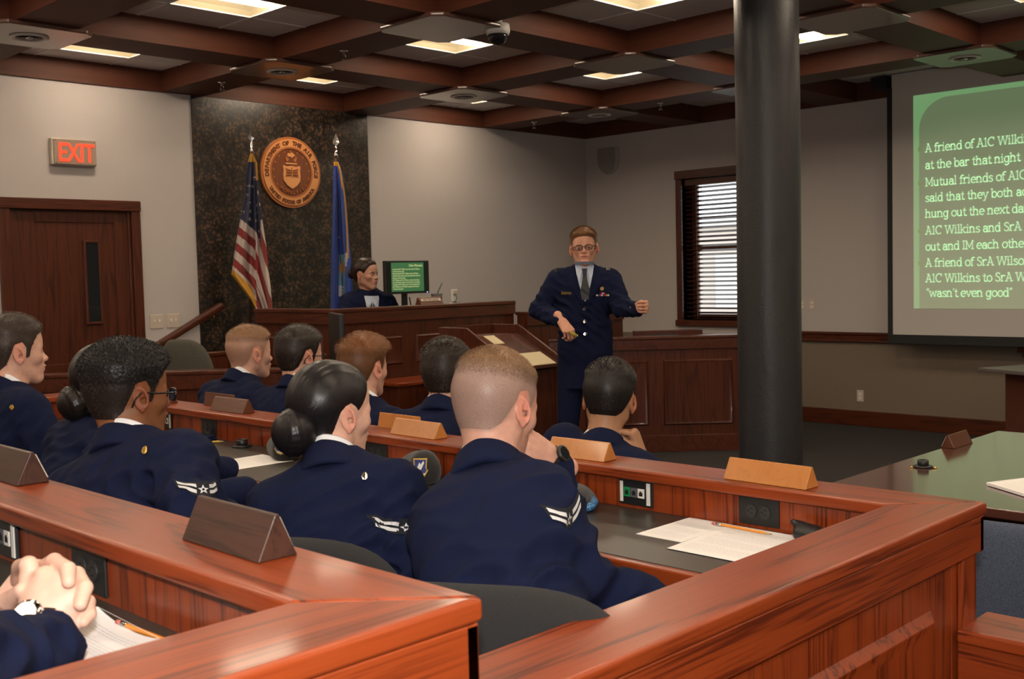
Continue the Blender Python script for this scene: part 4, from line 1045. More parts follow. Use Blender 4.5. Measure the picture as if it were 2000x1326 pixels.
def chevron(dr, parent, stripes=2, sz=1.0):
    """winged sleeve rank: star in a dark disc with stripes sweeping up on both sides"""
    m_ = MB(); w_ = .045*sz
    for s in (-1, 1):
        A = [(0, -.022*sz), (s*w_*.5, -.012*sz), (s*w_*1.02, .012*sz)]; B = [(0, .018*sz), (s*w_*.5, .022*sz), (s*w_*1.08, .040*sz)]
        dr.loft(m_, A, B, .0022, 9, 4)
    p = m_.build('rank_patch', M['patch_black'], parent)
    m_ = MB()
    for s in (-1, 1):
        for q in range(stripes):
            o = q*.0135*sz
            A = [(s*.014*sz, -.010*sz+o), (s*.028*sz, -.004*sz+o), (s*(.043*sz), .0095*sz+o)]; B = [(s*.014*sz, -.002*sz+o), (s*.028*sz, .004*sz+o), (s*(.044*sz), .018*sz+o)]
            dr.loft(m_, A, B, .0034, 7, 3)
    dr.poly(m_, star_pts((0, -.002*sz), .012*sz), .0036)
    m_.build('rank_stripe', M['patch_white'], p)
    m_ = MB(); dr.poly(m_, [(.0032*sz*math.cos(a), -.002*sz+.0032*sz*math.sin(a)) for a in np.linspace(0, 6.28, 13)[:-1]], .0042); m_.build('rank_dot', M['patch_black'], p)
def disc_pin(dr, parent, a, b, r, mat, name='pin', th=.003):
    m_ = MB(); n = 14
    P = [(a+r*math.cos(q), b+r*math.sin(q)) for q in np.linspace(0, 2*math.pi, n+1)[:-1]]
    V = [dr.at(*p, .001) for p in P]+[dr.at(*p, .001+th) for p in P]; m_.add(V, [(i, (i+1) % n, n+(i+1) % n, n+i) for i in range(n)]+[tuple(range(n, 2*n))])
    return m_.build(name, mat, parent)
def person(sp):
    """sp: dict of joints (world metres), head pose, hair and kit"""
    loc = Vector(sp['loc']); t = thing('person', sp['label'], 'person', loc)
    rng = np.random.default_rng(sp.get('seed', 1)); fem = sp.get('fem', 0.0); sc = sp.get('hs', 1.0)
    HM = head_matrix(sp['head'], sp['az'], sp.get('pitch', 0), sp.get('roll', 0), sc)
    f_j, fr_ = jacket_field(sp, sp.get('jh', .0075)); u, fw, l, nb = fr_['u'], fr_['fw'], fr_['l'], fr_['nb']
    inv = HM.inverted(); nl = npv(inv @ Vector(nb-u*.03))
    hf, H = head_build(nl, sp.get('hh', .003), fem, sp.get('ear', 1.0), sp.get('open', False), sp.get('jaw', 1.0))
    # ------- body: head, neck, torso core, arms and hands in one mesh
    V, Q = hf.mesh(); V = smooth_mesh(V, Q, 1, .4)
    skin = sp['skin']; Cc = head_colors(V, skin, sp.get('lips', (skin[0]*.78, skin[1]*.5, skin[2]*.5)), sp.get('brow'), sp.get('stubble'))
    if 'fade' in sp:      # close-cropped scalp shows as tinted skin
        msk = poly_sdf(V[:, 0], V[:, 2], HAIR_M); g = np.clip((-msk+.004)/.012, 0, 1)*(np.abs(V[:, 1]) < .083)
        g = g*sp['fade'](V); Cc = Cc*(1-g[:, None])+np.array(sp['haircol'])*g[:, None]
    Vw = xf(HM, V)
    bf = Field(np.min([fr_['pv'], nb, npv(sp['elL']), npv(sp['elR']), npv(sp['wrL']), npv(sp['wrR'])], 0)-.16, np.max([fr_['pv'], nb, npv(sp['elL']), npv(sp['elR']), npv(sp['wrL']), npv(sp['wrR'])], 0)+.16, .014)
    bf.cone(fr_['pv'], nb-u*.16, .06, .065, .03); bf.cone(nb-u*.16, nb-u*.02, .06, .045, .03)
    for nm in 'LR':
        bf.cone(nb-u*.10, fr_['sh'][nm], .045, .036, .02); bf.cone(fr_['sh'][nm], npv(sp['el'+nm]), .036, .032, .015); bf.cone(npv(sp['el'+nm]), npv(sp['wr'+nm]), .032, .024, .015)
    V2, Q2 = bf.mesh(); parts = [(Vw, Q, Cc), (V2, Q2, np.tile(np.array(skin), (len(V2), 1)))]
    for hd in sp.get('hands', []):
        if callable(hd): V3, Q3 = hd()
        else:
            c = npv(hd[0]); g = Field(c-.17, c+.17, .0028); hand(g, *hd); V3, Q3 = g.mesh()
        V3 = smooth_mesh(V3, Q3, 1, .4)
        c3 = np.tile(np.array(skin), (len(V3), 1)); parts.append((V3, Q3, c3))
    VV = np.concatenate([p[0] for p in parts]); off = np.cumsum([0]+[len(p[0]) for p in parts[:-1]])
    QQ = np.concatenate([p[1]+o for p, o in zip(parts, off)]); CCc = np.concatenate([p[2] for p in parts])
    body = np_mesh('body', VV, QQ, M['skin'], t, CCc)
    # ------- hair
    if sp.get('hair'):
        hs = sp['hair']; g = Field(hf.lo, hf.lo+(hf.n-1)*hf.h, hf.h)
        X, Y, Z = [np.broadcast_to(q, H.shape) for q in (hf.ax[0][:, None, None], hf.ax[1][None, :, None], hf.ax[2][None, None, :])]
        mk = poly_sdf(X, Z, hs.get('poly', HAIR_M)); th = hs['thick'](X, Y, Z)*np.clip(-mk/hs.get('soft', .020), .10, 1)
        A = H-th; B = mk; kk = .004; hh = np.clip(.5-.5*(A-B)/kk, 0, 1)
        g.F = (A*(1-hh)+B*hh+kk*hh*(1-hh)).astype(np.float32)
        Vh, Qh = g.mesh(); Vh = smooth_mesh(Vh, Qh, 1, .5)
        colf = hs['col']; Ch = colf(Vh); hp = [(Vh, Qh, Ch)]
        if hs.get('bun'): hp.append(hs['bun'](colf))
        if hs.get('n'):
            A_, F_, C_ = strands(Vh, Qh, hs['n'], hs['len'], hs['flow'], hs.get('w', .00045), hs['lift'], rng, hs.get('scol', colf), jitter=hs.get('jit', .35)); hp.append((A_, F_, C_))
        VV = np.concatenate([xf(HM, p[0]) for p in hp]); off = np.cumsum([0]+[len(p[0]) for p in hp[:-1]])
        QQ = np.concatenate([p[1]+o for p, o in zip(hp, off)])
        np_mesh('hair', VV, QQ, M[hs.get('mat', 'hair')], t, np.concatenate([p[2] for p in hp]))
    # ------- jacket
    VJ, QJ = f_j.mesh(); VJ = smooth_mesh(VJ, QJ, 1, .4)
    jk = np_mesh('jacket', VJ, QJ, M['navy'], t)
    dr = Drape(VJ, QJ)
    cu = Vector(u)*.55+((HM @ Vector((-.03, 0, -.03)))-Vector(nb)).normalized()*.45; cu.normalize()
    cb = Vector(nb)+cu*(.014+sp.get('cz', 0))
    rr = (.056-.010*fem)*1.10*sc+sp.get('cr', 0)
    jc = cb-Vector(fw)*.004
    ring_collar('jacket_collar', M['navy'], jk, jc, cu, fw, l, rr+.010, rr+.010, [(.000, .026), (.005, .032), (.011, .027), (.030, -.022), (.033, -.030), (.026, -.034), (.000, -.03)], rad(128), .085)
    ring_collar('shirt_collar', M['shirtw'], t, cb, cu, fw, l, rr+.001, rr+.001, [(0, .045), (.003, .050), (.007, .045), (.010, -.02), (0, -.03)], rad(150), .060)
    # cuffs
    for nm in sp.get('cuffs', ''):
        e, w_ = Vector(sp['el'+nm]), Vector(sp['wr'+nm]); d = (w_-e).normalized()
        MB().tube([w_-d*.03, w_+d*.010, w_+d*.018], [.037, .036, .033], 20).build('shirt_cuff', M['shirtw'], t, smooth=True)
    # trousers and shoes
    if sp.get('legs'):
        P = [npv(q) for q in sp['legs']]; lf = Field(np.min(P+[fr_['pv']], 0)-.15, np.max(P+[fr_['pv']], 0)+.15, .013)
        for i in (0, 3):
            hp_ = fr_['pv']+fr_['l']*(.085 if i == 0 else -.085)-np.array((0, 0, .03))
            lf.cone(hp_, P[i], .092, .066, .04); lf.cone(P[i], P[i+1], .066, .050, .02)
        V4, Q4 = lf.mesh(); np_mesh('trousers', V4, Q4, M['navy'], t)
        for i in (1, 4):
            a = Vector(P[i]); b = Vector(P[i+1])
            sf = Field(np.minimum(npv(a), npv(b))-.07, np.maximum(npv(a), npv(b))+.07, .008); sf.cone(npv(a)+np.array((0, 0, -.03)), npv(b), .042, .036, .02); sf.cone(npv(a), npv(a)+np.array((0, 0, .05)), .045, .045, .02)
            sf.F = np.maximum(sf.F, (loc.z+.002-sf.ax[2])[None, None, :]).astype(np.float32)
            V5, Q5 = sf.mesh(); np_mesh('shoe', V5, Q5, M['black'], t)
    sp['_'] = dict(t=t, jk=jk, dr=dr, fr=fr_, HM=HM, VJ=VJ, QJ=QJ)
    if sp.get('rank'):
        e = Vector(sp['elR']); s_ = Vector(fr_['sh']['R']); ax = (e-s_).normalized()
        o, nrm = sp['rank'](fr_); nrm = Vector(nrm); up = (-ax+Vector((0, 0, 1)))*.5; x = up.cross(nrm)
        dr.set(o, x, up); chevron(dr, jk, sp.get('stripes', 2), sp.get('rsz', 1.0))
    if sp.get('glasses'):
        g = sp['glasses']; gm = M['gframe']; gt = MB()
        def w3(x, y, z): return HM @ Vector((x, y, z))
        gx, gz = g.get('x', .112), g.get('z', .004)
        def rim(s):
            return [w3(gx-.25*abs(yy)**1.5*3, s*yy, gz+zz) for yy, zz in [(.031+.0235*math.copysign(abs(math.cos(a))**.6, math.cos(a)), .0155*math.copysign(abs(math.sin(a))**.7, math.sin(a))) for a in np.linspace(0, 2*math.pi, 25)]]
        for s in (-1, 1): gt.tube(rim(s), g.get('r', .0021), 6, caps=False)
        gt.tube([w3(gx-.001, -.008, gz+.004), w3(gx+.001, 0, gz+.006), w3(gx-.001, .008, gz+.004)], .0022, 6)
        go = gt.build('glasses_frame', gm, t, smooth=True)
        for s in (-1, 1):
            MB().tube([w3(gx-.012, s*.055, gz+.006), w3(gx-.02, s*.072, gz+.007), w3(.03, s*.081, gz+.006), w3(-.006, s*.086, gz+.008), w3(-.022, s*.086, gz-.008), w3(-.03, s*.084, gz-.03)], .0022, 6).build('temple_arm', gm, go, smooth=True)
            m_ = MB(); rp = rim(s)[:-1]; c = sum(rp, Vector())/len(rp); m_.add([c]+rp, [(0, i+1, (i+1) % len(rp)+1) for i in range(len(rp))]); m_.build('lens', M['lens'], go)
    if sp.get('eyes'):
        for s in (-1, 1):
            m_ = MB(); c = Vector((.0748, s*.031, .0010)); look = Matrix.Rotation(rad(sp.get('gaze', 0)), 3, 'Z') @ Matrix.Rotation(rad(90), 3, 'Y')
            pr = [(0.0128*math.sin(a), .0128*math.cos(a)) for a in np.linspace(0, math.pi, 31)]
            for i in range(len(pr)-1): m_.lathe([pr[i], pr[i+1]], c, look, 16, m=2 if i < 2 else (1 if i < 5 else 0))
            m_.v = [tuple(HM @ Vector(q)) for q in m_.v]
            m_.build('eye', [M['eyewhite'], sp['eyes'], M['void']], t, smooth=True)
    return sp
M['gframe'] = plain('black_spectacle_frame', (0.012, 0.009, 0.008), 0.2)
M['lens'] = plain('spectacle_lens', (1, 1, 1), 0.0, trans=1.0); M['lens'].node_tree.nodes['Principled BSDF'].inputs['IOR'].default_value = 1.06
M['eyewhite'] = plain('eye_white', (0.62, 0.58, 0.55), 0.2)
M['iris_blue'] = plain('iris_blue', (0.10, 0.16, 0.22), 0.15); M['iris_brown'] = plain('iris_brown', (0.06, 0.025, 0.01), 0.15)
# ------------------------------------------------------------------ the people
W_SKIN = (.56, .31, .225)
def crew(side, top, z0=.055, z1=.095, front=0.0):
    def th(X, Y, Z):
        q = np.clip((Z-z0)/(z1-z0), 0, 1); q = q*q*(3-2*q)
        return side+(top-side)*q+front*np.clip((X-.03)/.05, 0, 1)*q
    return th
def crew_len(side, top, z0=.055, z1=.095):
    def f(P):
        q = np.clip((P[:, 2]-z0)/(z1-z0), 0, 1); return side+(top-side)*q
    return f
def crew_flow(P, Nn):
    q = np.clip((P[:, 2]-.07)/.04, 0, 1)[:, None]
    top = np.stack([np.where(P[:, 0] > -.055, 1.0, -.8), P[:, 1]*3, 0*P[:, 0]], 1); low = np.stack([.15+0*P[:, 0], 0*P[:, 0], -1+0*P[:, 0]], 1)
    return top*q+low*(1-q)
def crew_lift(P):
    return .18+.34*np.clip((P[:, 2]-.06)/.04, 0, 1)
def hcol(side, top, z0=.06, z1=.10):
    s_, t_ = np.array(side), np.array(top)
    def f(P):
        q = np.clip((P[:, 2]-z0)/(z1-z0), 0, 1)[:, None]; return s_*(1-q)+t_*q
    return f
def hair_crew(side, top, cs, ct, n, ls=.004, lt=.012, w=.0005, **k):
    return dict(thick=crew(side, top, front=k.pop('front', 0.0)), len=crew_len(ls, lt), flow=crew_flow, lift=crew_lift, col=hcol(cs, ct), n=n, w=w, **k)
def bun_maker(c, ax, r, tr, flat=1.0):
    def mk(colf):
        c_ = np.array(c); a = Vector(ax).normalized(); e1 = a.orthogonal().normalized(); e2 = a.cross(e1)
        g = Field(c_-r-tr-.02, c_+r+tr+.02, .003)
        g.ell(c_-npv(a)*.012, (r*.9,)*3, .01)
        for j, (o, rr_) in enumerate(((-.020, .82), (-.008, 1.02), (.005, .95), (.015, .68), (.020, .34))):
            p = []
            for q in np.linspace(0, 2*math.pi, 22):
                wob = .005*math.sin(q+j*.9)
                p.append(c_+npv(a)*(o+wob)*flat+npv(e1)*math.cos(q)*r*rr_*.72+npv(e2)*math.sin(q)*r*rr_*.72)
            for i in range(21): g.cone(p[i], p[i+1], tr*.72, tr*.72, .0008)
        V, Q = g.mesh(); return V, Q, colf(V)
    return mk
CAMR, CAMF = _r, _f
def rank_on(frac, tilt=0.0, nrm=None):
    def f(fr):
        s_, e = Vector(fr['sh']['R']), Vector(f.sp['elR']); o = s_.lerp(e, frac); n = Vector(-fr['l'])+Vector(fr['fw'])*tilt
        return o, (nrm or n)
    return f
def px_rank(px, py, D, ang):
    def f(fr): return at(px, py, D), -CAMF*math.cos(rad(ang))+CAMR*math.sin(rad(ang))
    return f
SP = []
# --- middle row (their desk height .92, floor .18)
M4 = dict(label='person in navy uniform with fair cropped hair, hand with black wristwatch at mouth',
    loc=(1.42, 1.50, .18), jh=.0058, seed=4, head=at(968, 800, 2.40), az=4, pitch=17, roll=-3, hs=.985, taz=36, pelvis=(1.43, 1.40, .74), neck=at(960, 930, 2.36),
    elL=at(1098, 1030, 2.66), wrL=at(1088, 908, 2.63), elR=at(1150, 1128, 2.22), wrR=(1.86, 1.30, .82), shR=at(1052, 985, 2.26), shL=at(922, 975, 2.50), bow=.03, tw=.93,
    skin=(.55, .295, .22), brow=(.12, .06, .03), fade=lambda V: np.clip(.55+.3*np.sin(V[:, 0]*70+V[:, 2]*50)*np.sin(V[:, 2]*90+V[:, 1]*60), 0, 1), haircol=(.24, .165, .135),
    hair=dict(hair_crew(.0006, .006, (.29, .185, .15), (.24, .135, .068), 30000, .0036, .011, w=.00038, jit=.55), scol=hcol((.085, .055, .043), (.22, .12, .058))),
    hands=[(at(1080, 897, 2.62), at(1030, 868, 2.575)-at(1080, 897, 2.62), Vector((.2, -1, .25)), Vector((0, 0, 1)), [(60, 80, 50), (66, 85, 50), (72, 88, 50), (75, 90, 50)], [(.035, .055, .012), (.03, .078, .03), (.018, .095, .036)])],
    cuffs='L', rank=px_rank(1078, 1020, 2.2, 48), rsz=1.15, legs=[(1.75, 1.80, .66), (1.68, 1.80, .28), (1.80, 1.80, .23), (1.75, 1.55, .66), (1.68, 1.55, .28), (1.80, 1.55, .23)])
M3 = dict(label='person in navy uniform with sleek black hair in a low coiled bun',
    loc=(1.42, 2.0, .18), jh=.006, seed=3, fem=1, head=at(648, 810, 2.62), az=-2, pitch=6, hs=.97, taz=36, pelvis=(1.41, 1.92, .72), neck=at(655, 908, 2.56), tw=.88, shw=.168,
    elL=(1.62, 2.42, .93), wrL=(1.88, 2.28, .955), elR=at(800, 1092, 2.42), wrR=(1.78, 2.02, .80),
    skin=(.62, .36, .27), brow=(.03, .02, .015),
    hair=dict(poly=HAIR_W, thick=lambda X, Y, Z: .0045+.0006*np.sin(Y*300)*np.clip((Z-.03)/.05, 0, 1), col=lambda P: np.tile(np.array((.010, .008, .009)), (len(P), 1)), n=5000, len=lambda P: .02+0*P[:, 0], flow=lambda P, n: np.array((-.12, 0, -.045))-P, lift=lambda P: .03+0*P[:, 0], w=.0004, jit=.012, mat='sleek', bun=bun_maker((-.116, .0, -.044), (-1, .25, -.25), .064, .0185)),
    rank=px_rank(800, 1028, 2.4, 58), legs=[(1.68, 2.2, .66), (1.62, 2.2, .28), (1.74, 2.2, .23), (1.68, 1.98, .66), (1.62, 1.98, .28), (1.74, 1.98, .23)])
M2 = dict(label='person in navy uniform with black curly hair and thick black glasses',
    loc=(1.16, 2.34, .18), jh=.006, seed=2, head=at(250, 772, 2.72), az=0, pitch=5, hs=.97, taz=24, pelvis=(1.10, 2.32, .70), neck=at(258, 878, 2.68), tw=1.04,
    elL=(1.38, 2.86, .93), wrL=(1.68, 2.74, .955), elR=at(372, 992, 2.42), wrR=(1.55, 2.42, .86),
    skin=(.205, .078, .034), brow=(.012, .009, .008), lips=(.20, .065, .045), ear=1.0,
    hair=dict(thick=lambda X, Y, Z: .003+.015*np.clip((Z-.03)/.05, 0, 1)+.005*np.clip((X-.02)/.06, 0, 1)*np.clip((Z-.05)/.03, 0, 1)+.0016*lumpy(X, Y, Z, 560)*np.clip((Z-.0)/.05, 0.25, 1), col=hcol((.020, .013, .010), (.009, .0075, .0075), .0, .06), n=24000, len=crew_len(.003, .008, .0, .08), flow=lambda P, n: RNG.normal(0, 1, P.shape), lift=lambda P: .7+0*P[:, 0], w=.0007, jit=.8),
    glasses=dict(x=.113, z=.004, r=.0030), rank=px_rank(362, 990, 2.45, 38), legs=[(1.45, 2.66, .66), (1.40, 2.66, .28), (1.52, 2.66, .23), (1.45, 2.44, .66), (1.40, 2.44, .28), (1.52, 2.44, .23)])
Mb = dict(label='person in navy uniform with black bun mostly hidden behind the curly-haired man',
    loc=(1.35, 3.22, .18), seed=12, fem=1, head=at(214, 752, 3.38), az=0, hs=.97, taz=15, pelvis=(1.25, 3.1, .72), neck=at(222, 822, 3.34), tw=.92,
    elL=(1.6, 3.5, .93), wrL=(1.88, 3.4, .955), elR=at(205, 905, 3.15), wrR=(1.85, 3.12, .955), skin=(.50, .28, .2), brow=(.03, .02, .015),
    hair=dict(poly=HAIR_W, thick=lambda X, Y, Z: .008+0*X, col=lambda P: np.tile(np.array((.012, .009, .008)), (len(P), 1)), n=2500, len=lambda P: .02+0*P[:, 0], flow=lambda P, n: np.array((-.12, 0, -.03))-P, lift=lambda P: .03+0*P[:, 0], w=.0005, jit=.02, mat='sleek', bun=bun_maker((-.125, 0, -.050), (-1, .0, -.4), .060, .020)))
M1 = dict(label='person in navy uniform with short dark brown hair in profile at the left edge',
    loc=(1.42, 4.0, .18), seed=1, head=at(28, 690, 3.95), az=-6, pitch=2, hs=1.0, taz=8, pelvis=(1.32, 3.92, .74), neck=at(26, 772, 3.92), tw=1.0,
    elL=(1.65, 4.3, .93), wrL=(1.92, 4.2, .955), elR=at(118, 925, 3.74), wrR=(1.86, 3.85, .9), skin=(.60, .34, .255), brow=(.035, .02, .014), eyes=M['iris_brown'], gaze=-6,
    hair=hair_crew(.004, .013, (.042, .027, .020), (.035, .022, .016), 7000, .010, .018, w=.0006, front=-.003), rank=px_rank(120, 880, 3.75, 45), rsz=1.1,
    legs=[(1.75, 4.1, .66), (1.68, 4.1, .28), (1.80, 4.1, .23), (1.75, 3.88, .66), (1.68, 3.88, .28), (1.80, 3.88, .23)])
# --- front row (floor 0)
def front(px, py, D, az, nx, ny, lab, seed, hair, skin=W_SKIN, **k):
    hd = at(px, py, D); nk = at(nx, ny, D-.03); x, y = nk.x, nk.y; ta = k.get('taz', 4); cx, cy = math.cos(rad(ta)), math.sin(rad(ta))
    d = dict(label=lab, loc=(x-.26*cx, y-.26*cy, 0.0), seed=seed, head=hd, az=az, taz=k.pop('taz', 4), pelvis=(x-.25*cx, y-.25*cy, .56), neck=nk, hs=1.0, tw=1.02, skin=skin, hair=hair, jh=.009,
             elL=(x+.12, y+.30, .72), wrL=(x+.36, y+.14, .76), elR=(x+.10, y-.30, .72), wrR=(x+.36, y-.10, .76), brow=(.05, .03, .02))
    d['legs'] = [(x+.18, y+.11, .50), (x+.12, y+.11, .10), (x+.24, y+.11, .045), (x+.18, y-.11, .50), (x+.12, y-.11, .10), (x+.24, y-.11, .045)]
    d.update(k); return d
F5 = front(1190, 782, 3.75, 26, 1176, 878, 'person in navy uniform with black cropped hair resting chin on right hand, front row', 25,
    hair_crew(.0045, .012, (.010, .008, .007), (.012, .009, .008), 7000, .007, .014, w=.0006), (.36, .185, .105), pitch=14, roll=4, taz=36, tilt=.10, deep=.95, bow=.03,
    hands=[(at(1254, 893, 3.70), at(1238, 846, 3.70)-at(1254, 893, 3.70), CAMR*.75-CAMF*.25, -CAMF, [(62, 80, 45), (70, 85, 50), (76, 88, 50), (80, 90, 50)], [(.035, .05, .012), (.030, .075, .032), (.016, .095, .038)])],
    elR=at(1275, 985, 3.62), wrR=at(1256, 902, 3.69))
F5['shL'] = at(1098, 872, 3.78)
F4 = front(872, 735, 4.22, 30, 866, 806, 'person in navy uniform with dark brown hair, front row, beside the lectern', 24,
    hair_crew(.008, .016, (.022, .014, .011), (.026, .017, .013), 8000, .014, .022, w=.0006), pitch=4, taz=28)
F3 = front(711, 722, 4.52, 8, 716, 796, 'person in navy uniform with thick auburn hair, front row', 23,
    hair_crew(.008, .020, (.125, .052, .021), (.20, .078, .026), 8000, .012, .022, w=.0006, front=.008), (.60, .33, .24), pitch=3, taz=18)
F2 = front(586, 698, 4.92, -4, 584, 762, 'person in navy uniform with dark hair and thin glasses, front row', 22,
    hair_crew(.007, .015, (.020, .013, .010), (.024, .016, .012), 6000, .011, .018, w=.0006), pitch=4, taz=10, glasses=dict(x=.112, z=.004))
F1 = front(488, 692, 5.16, -5, 476, 748, 'person in navy uniform with reddish fair crew cut, farthest left in the front row', 21,
    dict(hair_crew(.0008, .010, (.36, .205, .145), (.21, .105, .050), 9000, .004, .014, w=.0004, front=.004), scol=hcol((.16, .085, .05), (.22, .11, .05))), (.60, .33, .24), pitch=3, fade=lambda V: .4+.15*np.sin(V[:, 0]*80)*np.sin(V[:, 2]*70), haircol=(.26, .15, .10))
# --- the presiding judge behind the bench
jn = at(721, 572, 8.85)
J = dict(label='woman in navy uniform seated behind the bench beside the monitor', loc=(jn.x+.05, jn.y+.12, .41), seed=31, fem=1, head=at(714, 537, 8.82), az=-72, pitch=3, hs=1.03,
    taz=-112, pelvis=(jn.x+.05, jn.y+.16, 1.0), neck=jn, tw=.98, elL=(jn.x+.30, jn.y-.06, 1.12), wrL=(jn.x+.12, jn.y-.32, 1.17), elR=(jn.x-.30, jn.y-.02, 1.12), wrR=(jn.x-.12, jn.y-.30, 1.17),
    skin=(.50, .26, .18), brow=(.025, .014, .010), lips=(.42, .14, .12), eyes=M['iris_brown'], gaze=8, cr=.002,
    hair=dict(poly=HAIR_W, thick=lambda X, Y, Z: .008+0*X, col=lambda P: np.tile(np.array((.022, .011, .008)), (len(P), 1)), n=2500, len=lambda P: .02+0*P[:, 0], flow=lambda P, n: np.array((-.12, 0, 0))-P, lift=lambda P: .03+0*P[:, 0], w=.0006, jit=.02, mat='sleek', bun=bun_maker((-.125, 0, .01), (-1, 0, 0), .045, .016)))
# --- the captain standing at the lectern
cp = at(1141, 528, 6.98)
CAP = dict(label='standing man in navy uniform with glasses and tie, left arm held out', loc=(cp.x, cp.y, 0.0), seed=41, head=at(1141, 486, 6.98), az=219, pitch=-1, roll=3, hs=1.0, ear=1.05, open=True,
    taz=222, pelvis=at(1143, 690, 7.0), neck=cp, stand=True, skirt=.20, shw=.178, tw=1.0, deep=1.0,
    elR=at(1053, 606, 7.0), wrR=at(1096, 627, 6.78), elL=at(1216, 601, 6.84), wrL=at(1246, 603, 6.62), shR=at(1090, 548, 7.0), shL=at(1192, 548, 6.98),
    skin=(.62, .31, .21), jaw=.90, brow=(.13, .06, .03), lips=(.42, .14, .12), eyes=M['iris_blue'],
    hair=hair_crew(.004, .012, (.135, .062, .026), (.19, .085, .032), 6000, .006, .016, w=.0006, front=.006), glasses=dict(x=.113, z=.004, r=.0022), cuffs='LR', cr=-.004,
    hands=[(at(1097, 627, 6.76), at(1116, 655, 6.70)-at(1097, 627, 6.76), CAMR*.25-CAMF*.8+Vector((0, 0, .45)), CAMR, [(40, 70, 30), (45, 60, 30), (48, 55, 30), (50, 55, 30)], [(.030, .05, .02), (.022, .075, .04), (.012, .095, .045)]),
           (at(1247, 601, 6.60), CAMR*.35-CAMF*.75, CAMR*.9+CAMF*.35, Vector((0, 0, 1)), [(80, 95, 60), (84, 95, 60), (86, 95, 60), (88, 95, 60)], [(.03, .055, .015), (.02, .07, .035), (.0, .075, .042)])])
fr0 = Vector((-math.cos(rad(42)), -math.sin(rad(42)), 0)); lf0 = Vector((-fr0.y, fr0.x, 0))
CAP['legs'] = [Vector((cp.x, cp.y, .50))+lf0*.13+fr0*.03, Vector((cp.x, cp.y, .10))+lf0*.17, Vector((cp.x, cp.y, .045))+lf0*.19+fr0*.16, Vector((cp.x, cp.y, .50))-lf0*.13, Vector((cp.x, cp.y, .10))-lf0*.16-fr0*.03, Vector((cp.x, cp.y, .045))-lf0*.18+fr0*.12]
# --- the juror at the near desk: clasped hands with a steel watch reach into the picture
def chain(g, P, r, k=.003):
    P = [npv(at(*p)) for p in P]; r = r if isinstance(r, (list, tuple)) else [r]*len(P)
    for i in range(len(P)-1): g.cone(P[i], P[i+1], r[i], r[i+1], k)
def clasped():
    c = npv(at(80, 1165, 1.40)); g = Field(c-.13, c+.12, .0022)
    # left hand behind
    chain(g, [(-5, 1205, 1.50), (70, 1135, 1.50)], [.034, .030], .012); chain(g, [(20, 1215, 1.50), (130, 1150, 1.47)], [.030, .024], .012)
    # right hand, back towards the camera
    for p, r in (((58, 1128, 1.385), .0135), ((88, 1126, 1.372), .0140), ((116, 1138, 1.365), .0135), ((137, 1160, 1.362), .0125)): chain(g, [(78, 1222, 1.352), p], [.0255, r], .012)
    chain(g, [(60, 1262, 1.31), (80, 1218, 1.35)], [.025, .024], .012)
    chain(g, [(125, 1245, 1.352), (132, 1175, 1.362)], [.018, .016], .014)
    # right index standing up at the left, bent over
    chain(g, [(62, 1132, 1.385), (56, 1104, 1.385), (40, 1108, 1.42), (34, 1130, 1.445)], [.0125, .0115, .0105, .009])
    # left fingers wrapped over the back of the right hand
    chain(g, [(78, 1112, 1.430), (106, 1096, 1.398), (133, 1112, 1.362), (134, 1136, 1.345)], [.0105, .0102, .0095, .0085])
    chain(g, [(128, 1128, 1.425), (150, 1122, 1.392), (166, 1148, 1.362), (157, 1180, 1.346)], [.0102, .0102, .0095, .0085])
    chain(g, [(155, 1160, 1.42), (172, 1176, 1.392), (174, 1200, 1.370), (163, 1214, 1.358)], [.0090, .0090, .0085, .0075])
    # left thumb lying across at the left
    chain(g, [(-14, 1196, 1.43), (14, 1174, 1.392), (42, 1152, 1.366)], [.0130, .0112, .0088])
    return g.mesh()
P0 = dict(label='person at nearest desk, only clasped hands, steel watch and navy sleeve in view', loc=(-.12, 1.62, .36), seed=51, head=Vector((.10, 1.70, 1.63)), az=0, hs=1.0, taz=-6, pelvis=(-.10, 1.66, .92), neck=Vector((.06, 1.70, 1.45)), tw=1.02,
    elR=at(-120, 1330, 1.10), wrR=at(88, 1268, 1.315), elL=(.20, 1.86, 1.16), wrL=at(-25, 1222, 1.50), skin=(.66, .40, .31), brow=(.05, .03, .02), hair=hair_crew(.005, .012, (.05, .03, .02), (.05, .03, .02), 0), hands=[clasped])
for sp in (M4, M3, M2, Mb, M1, F5, F4, F3, F2, F1, J, CAP, P0):
    if sp.get('rank'): sp['rank'].sp = sp
    person(sp); SP.append(sp)
# chairs behind the jurors
for sp, lab in ((M4, 'black rounded chair back of the man with the wristwatch, lower centre'), (M3, 'black rounded chair back behind the woman with the coiled bun'), (M2, 'black chair under the curly-haired man with glasses'), (M1, 'black chair back under the man at the left edge')):
    p = sp['pelvis']; a = rad(sp['taz']-6); swivel_chair(lab, (p[0]-.075*math.cos(a), p[1]-.075*math.sin(a), .18), a, .905, .42, .54, .50, lean=7, tap=.03)
